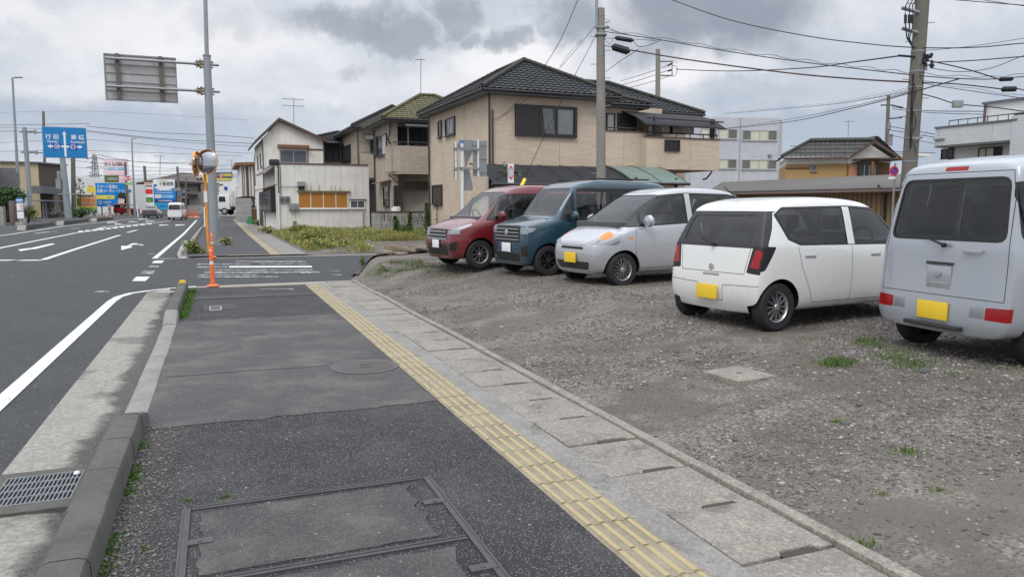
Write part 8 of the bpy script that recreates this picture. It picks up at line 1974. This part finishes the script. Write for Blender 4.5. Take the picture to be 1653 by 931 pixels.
SR = dict(L=3.7, W=1.67, H=1.72, paint='car_red', R=.295, ax=(-1.27, 1.22), wt=.82, spokes=9, fr=.2, seat_z=.6, mir=(.78, 1.08, .82), dash=1.05, dash_z=1.0,
    roof=[(-1.85, 1.60), (-1.65, 1.68), (-1.0, 1.73), (0, 1.73), (.35, 1.68), (.66, 1.51), (.9, 1.30), (1.08, 1.13), (1.2, 1.05), (1.5, .99), (1.7, .92), (1.85, .82)],
    belt=[(-1.85, 1.03), (1.0, .97), (1.85, .80)], rear=[(.2, -1.8), (.4, -1.85), (1.0, -1.83), (1.6, -1.74)], front=[(.2, 1.77), (.4, 1.85), (.7, 1.83), (.85, 1.77), (1.0, 1.62)],
    regions=rg_red, plate=((1.865, 0, .5, 0),), kei=False, gaps=(('side', [(-.24, 1.03), (-.25, .30)]), ('side', [(.98, .97), (.95, .3)]), ('side', [(-.25, .3), (.95, .3)])),
    extra=(handles(((-.12, .9), (-1.1, .92)), 'car_red', 1.67), ('g', lambda t: [MB().box(1.83, 1.86, -.46, .46, .60+.07*k, .625+.07*k).build('grille_bar', 'alu', t) for k in range(4)])))
# -- silver kei van seen from behind
def rg_van(reg, s):
    reg('body', 8, 'rear', [(-.62, 1.10), (.62, 1.10), (.56, 1.67), (-.56, 1.67)], .09); reg('rear_window', 4, 'rear', [(-.595, 1.12), (.595, 1.12), (.54, 1.65), (-.54, 1.65)], .08)
    for sy in (-1, 1):
        reg('tail_lamp', 5, 'rear', [(sy*.50, .43), (sy*.735, .43), (sy*.735, .55), (sy*.50, .54)], .015, nmin=.2); reg('reversing_lamp', 6, 'rear', [(sy*.35, .435), (sy*.495, .435), (sy*.495, .54), (sy*.35, .535)], .01); reg('indicator', 7, 'rear', [(sy*.24, .44), (sy*.345, .44), (sy*.345, .53), (sy*.24, .53)], .01) if False else None
    reg('stop_lamp', 5, 'rear', [(-.12, 1.735), (.12, 1.735), (.12, 1.775), (-.12, 1.775)], .01, nmin=.1)
    reg('side_window', 4, 'side', [(-1.58, 1.62), (-1.56, 1.13), (-.75, 1.11), (-.75, 1.64)], .05, both=True); reg('side_window', 4, 'side', [(-.68, 1.11), (.25, 1.09), (.25, 1.64), (-.68, 1.64)], .04, both=True); reg('side_window', 3, 'side', [(.34, 1.08), (1.25, 1.06), (.95, 1.6), (.34, 1.62)], .04, both=True)
    reg('windscreen', 3, 'front', [(-.63, 1.05), (.63, 1.05), (.55, 1.68), (-.55, 1.68)], .05, lim=lambda c_: .7 < c_.x)
    reg('body', 8, 'side', [(-1.5, .96), (-.35, .95), (-.35, .965), (-1.5, .975)], 0, both=True)
SV = dict(L=3.395, W=1.475, H=1.88, paint='car_silver2', R=.285, ax=(-1.17, 1.25), wt=.84, spokes=6, rr=.55, fr=.1, seat_z=.75, seats=(.5,), dash=1.3, dash_z=1.05, zf=.26,
    roof=[(-1.70, 1.79), (-1.6, 1.84), (-1.2, 1.88), (0, 1.9), (.8, 1.86), (1.05, 1.74), (1.25, 1.5), (1.45, 1.2), (1.6, 1.04), (1.7, .96)],
    belt=[(-1.7, 1.06), (1.7, .95)], rear=[(.25, -1.68), (.32, -1.70), (.6, -1.70), (.66, -1.67), (1.05, -1.66), (1.7, -1.56), (1.85, -1.5)], front=[(.2, 1.66), (.4, 1.70), (.9, 1.68), (1.0, 1.64)],
    regions=rg_van, plate=((-1.712, .02, .455, 0),),
    gaps=(('rear', [(-.655, .60), (-.65, 1.0), (-.62, 1.5), (-.56, 1.72), (.56, 1.72), (.62, 1.5), (.65, 1.0), (.655, .60), (-.655, .60)]), ('side', [(-1.5, 1.0), (-1.48, .6), (-1.45, .32)]), ('side', [(-.71, 1.05), (-.71, .3)]), ('side', [(.30, 1.05), (.30, .3)])),
    extra=(wiper(-1.69, -.05, 1.06, .20, 1.125, -1.665), handles(((-.6, .92), (.42, .92)), 'dark_plastic', 1.475),
           ('p', lambda t: (MB().box(-1.688, -1.665, -.14, .14, .88, .905).build('tailgate_handle', 'dark_plastic', t, bevel=.006), MB().prism([(-.13, .66), (.13, .66), (.13, .87), (-.13, .87)], 'x', -1.682, -1.668).build('plate_recess', 'car_silver2', t, bevel=.008), MB().lathe([(0, -.012), (.03, -.01), (.03, 0)], (-1.684, 0, .80), 'x', 14).build('badge', 'alu', t), MB().box(-1.686, -1.676, -.09, .09, .70, .72).build('lock_trim', 'alu', t), MB().box(-1.683, -1.672, -.42, -.24, 1.0, 1.03).build('model_badge', 'alu', t, bevel=.004), MB().box(-1.76, -1.69, -.3, .3, .3, .34).build('step', 'dark_plastic', t, bevel=.01), MB().tube([(-1.55, -.69, 1.62), (-1.45, -.70, 1.0)], .012, 5).build('window_seal_strip', 'black', t))[0])))
def cpos(x, y, z): return Vector((x, y, z))
A30 = math.radians(29)
def place(px, py, z, wheel, ang, S_, left):
    """stand the car so that this wheel touches the ground on the given sight line"""
    g_ = G(px, py, z); f_ = Vector((math.cos(ang), math.sin(ang), 0)); l_ = Vector((-f_.y, f_.x, 0)); p = g_-f_*S_['ax'][wheel]-l_*left*(S_['W']/2-.08); p.z = z-.008; return p
car('parked_car', 'white hatchback parked with its rear and yellow plate towards the viewer', 'car', place(1249, 533, .22, 0, A30, SW, -1), A30, SW)
car('parked_van', 'silver boxy minivan at the right edge, dark rear window and yellow plate', 'van', place(1482, 552, .2, 0, math.radians(18), SV, 1), math.radians(18), SV)
AN = math.radians(180+29)
car('parked_car', 'silver compact car facing left between the blue and the white car', 'car', place(1003, 462, .33, 1, AN, SS, 1), AN, SS)
car('parked_car', 'dark blue boxy car with black grille facing left', 'car', place(884, 445, .34, 1, AN, SB, 1), AN, SB)
car('parked_car', 'red compact wagon facing left at the far end of the parked row', 'car', place(774, 433, .35, 1, AN, SR, 1), AN, SR)
# -- distant traffic
def rg_far(reg, s):
    h = s['wz']; reg('side_window', 4, 'side', h['side'], .04, both=True); reg('rear_window', 4, 'rear', h['rear'], .04); reg('windscreen', 3, 'front', h['front'], .04, lim=lambda c_: c_.x > -.1)
    for sy in (-1, 1): reg('tail_lamp', 5, 'rear', [(sy*a_, b_) for a_, b_ in h['tail']], .01, nmin=.15)
def zat(px, py, D): return V(px, py, D)
SF = dict(SB); SF.update(paint='car_maroon', H=1.66, regions=rg_blue, spokes=7, rim='rim', extra=()); SF['roof'] = [(a_, b_*.94) for a_, b_ in SB['roof']]
def rg_mar(reg, s):
    reg('side_window', 4, 'side', [(-1.45, 1.45), (-1.4, 1.04), (-.3, 1.03), (-.3, 1.47)], .04, both=True); reg('side_window', 3, 'side', [(-.2, 1.03), (.85, 1.0), (.6, 1.42), (-.2, 1.47)], .04, both=True); reg('windscreen', 3, 'front', [(-.62, 1.06), (.62, 1.06), (.55, 1.5), (-.55, 1.5)], .04, lim=lambda c_: .3 < c_.x < 1.3)
SF['regions'] = rg_mar; SF['gaps'] = ()
p = V(205, 346.5, 113); car('distant_car', 'crimson car parked crosswise before the blue billboard', 'car', p, math.radians(-4), SF, detail=False)
SD = dict(L=4.5, W=1.7, H=1.45, paint='car_grey', R=.3, ax=(-1.35, 1.4), wt=.74, roof=[(-2.25, .98), (-1.8, 1.05), (-1.45, 1.12), (-1.0, 1.36), (-.5, 1.45), (.2, 1.44), (.6, 1.3), (1.0, 1.08), (1.2, .98), (1.7, .9), (2.25, .75)], belt=[(-2.25, .95), (0, .92), (2.25, .72)],
    rear=[(.2, -2.2), (.5, -2.25), (.9, -2.2)], front=[(.2, 2.2), (.5, 2.25), (.8, 2.15)], regions=rg_far, wz=dict(side=[(-1.3, 1.02), (.95, .98), (.4, 1.34), (-.9, 1.34)], rear=[(-.56, 1.02), (.56, 1.02), (.47, 1.34), (-.47, 1.34)], front=[(-.62, 1.02), (.62, 1.02), (.5, 1.38), (-.5, 1.38)], tail=[(.5, .72), (.8, .72), (.8, .9), (.5, .88)]), kei=False)
p = V(247, 351.5, 92); car('distant_car', 'dark grey sedan on the road seen from behind', 'car', p, math.radians(90+16), SD, detail=False)
SK = dict(L=3.4, W=1.5, H=1.8, paint='car_white', R=.28, ax=(-1.15, 1.2), wt=.84, roof=SV['roof'], belt=SV['belt'], rear=SV['rear'], front=SV['front'], regions=rg_far, wz=dict(side=[(-1.5, 1.1), (1.1, 1.08), (.9, 1.6), (-1.45, 1.62)], rear=[(-.6, 1.08), (.6, 1.08), (.55, 1.62), (-.55, 1.62)], front=[(-.62, 1.08), (.62, 1.08), (.55, 1.66), (-.55, 1.66)], tail=[(.63, 1.05), (.74, 1.05), (.72, 1.55), (.62, 1.55)]), zf=.25)
p = V(287, 354.5, 83); car('distant_van', 'small white minivan with lit red tail lamps on the road', 'van', p, math.radians(90+14), SK, detail=False)
# truck crossing at the junction
p = V(372, 347, 101); t = T('lorry', 'white cargo truck facing left, crossing beyond the end of the pavement', 'truck', p, math.radians(178))
MB().prism([(-.4, .75), (1.25, .75), (1.3, 1.5), (1.15, 2.55), (.9, 2.75), (-.4, 2.75)], 'y', -1.05, 1.05).build('cab', 'white_paint', t, bevel=.06); MB().prism([(.15, 1.75), (1.1, 1.75), (1.02, 2.45), (.2, 2.45)], 'y', -1.07, 1.07).build('side_window', 'pane_dark', t); MB().prism([(1.262, 1.6), (1.30, 1.6), (1.18, 2.5), (1.14, 2.5)], 'y', -.95, .95).build('windscreen', 'pane_dark', t)
MB().box(1.0, 1.38, -1.1, 1.1, .45, .95).build('bumper', 'steel_grey', t, bevel=.04); MB().box(-6.2, -.55, -1.1, 1.1, 1.0, 1.15).box(-6.2, .9, -.5, .5, .65, .95).build('chassis', 'dark_plastic', t)
a = MB(); a.box(-.62, -.55, -1.1, 1.1, 1.15, 3.2)
for x in (-1.4, -2.6, -3.8): a.box(x, x+.06, -1.1, 1.1, 1.15, 1.7)
a.tube([(-.6, 0, 3.1), (-2.3, 0, 1.2)], .05, 6).tube([(-.6, -.8, 3.0), (-1.8, -.8, 1.2)], .05, 6).tube([(-1.0, .5, 3.4), (-.9, .5, 1.1)], .1, 8).build('cargo_rack', 'white_paint', t); MB().tube([(-.3, 0, 2.76), (-1.0, 0, 3.9), (-3.0, 0, 3.6)], .1, 8).build('crane_boom', 'white_paint', t)
for x in (.35, -4.2):
    for sy in (-1, 1): w1_ = MB().lathe([(0, -.12), (.3, -.12), (.46, -.13), (.48, -.05), (.48, .05), (.46, .13), (.3, .12), (0, .12)], (0, 0, 0), 'y', 24).build('wheel', 'rubber', t); w1_.location = (x, sy*.95, .48); MB().lathe([(0, sy*.15), (.2, sy*.14), (.28, sy*.125)], (0, 0, 0), 'y', 20).build('rim', 'rim', w1_)
MB().tube([(1.3, 1.05, 2.3), (1.5, 1.25, 2.3), (1.5, 1.25, 1.8)], .04, 6).tube([(1.3, -1.05, 2.3), (1.5, -1.25, 2.3), (1.5, -1.25, 1.8)], .04, 6).build('mirror_arms', 'black', t)
# ---- a person by the billboard
def person(label, loc, yaw, h=1.62):
    k = h/1.7
    J = [(0, 0, .93), (0, 0, 1.12), (0, 0, 1.36), (0, 0, 1.47), (0, 0, 1.56), (0, -.01, 1.64), (.09, 0, .88), (.10, -.03, .48), (.10, 0, .08), (.10, -.12, .04), (-.09, 0, .88), (-.10, .02, .48), (-.10, .05, .08), (-.10, -.07, .04),
         (.17, 0, 1.38), (.23, 0, 1.12), (.24, -.08, .88), (.25, -.11, .79), (-.17, 0, 1.38), (-.23, 0, 1.12), (-.22, -.12, .92), (-.22, -.16, .84)]
    R_ = [.14, .12, .14, .06, .085, .08, .085, .06, .042, .035, .085, .06, .042, .035, .06, .043, .032, .035, .06, .043, .032, .035]
    E_ = [(0, 1), (1, 2), (2, 3), (3, 4), (4, 5), (0, 6), (6, 7), (7, 8), (8, 9), (0, 10), (10, 11), (11, 12), (12, 13), (2, 14), (14, 15), (15, 16), (16, 17), (2, 18), (18, 19), (19, 20), (20, 21)]
    t = T('person', label, 'person', loc, yaw); me = bpy.data.meshes.new('body'); me.from_pydata([tuple(c_*k for c_ in j) for j in J], E_, []); o = bpy.data.objects.new('body', me); C.objects.link(o)
    m_ = o.modifiers.new('k', 'SKIN'); s_ = o.modifiers.new('s', 'SUBSURF'); s_.levels = 2
    for i, v in enumerate(me.skin_vertices[0].data): v.radius = (R_[i]*k, R_[i]*k*.8); v.use_root = (i == 0)
    bpy.context.view_layer.update(); m2 = bpy.data.meshes.new_from_object(o.evaluated_get(bpy.context.evaluated_depsgraph_get())); bpy.data.objects.remove(o)
    for q in ('skin', 'cloth_pink', 'cloth_navy', 'black'): m2.materials.append(M[q])
    for f_ in m2.polygons: z = f_.center.z/k; f_.material_index = 3 if z < .09 else 2 if z < .95 and abs(f_.center.x) < .19*k else 1 if z < 1.45 and z > .98 else 0; f_.use_smooth = True
    o = bpy.data.objects.new('body', m2); C.objects.link(o); o.parent = t
    MB().lathe([(0, .125), (.06, .115), (.1, .06), (.105, .0), (.09, -.04)], (0, .01, 1.62*k), n=16).build('hair', 'hair', o)
    return t
person('person in a pinkish top and dark trousers standing before the blue billboard', V(177, 345.5, 112), .2)
# ---- a few stray leaves and litter scraps on the gravel
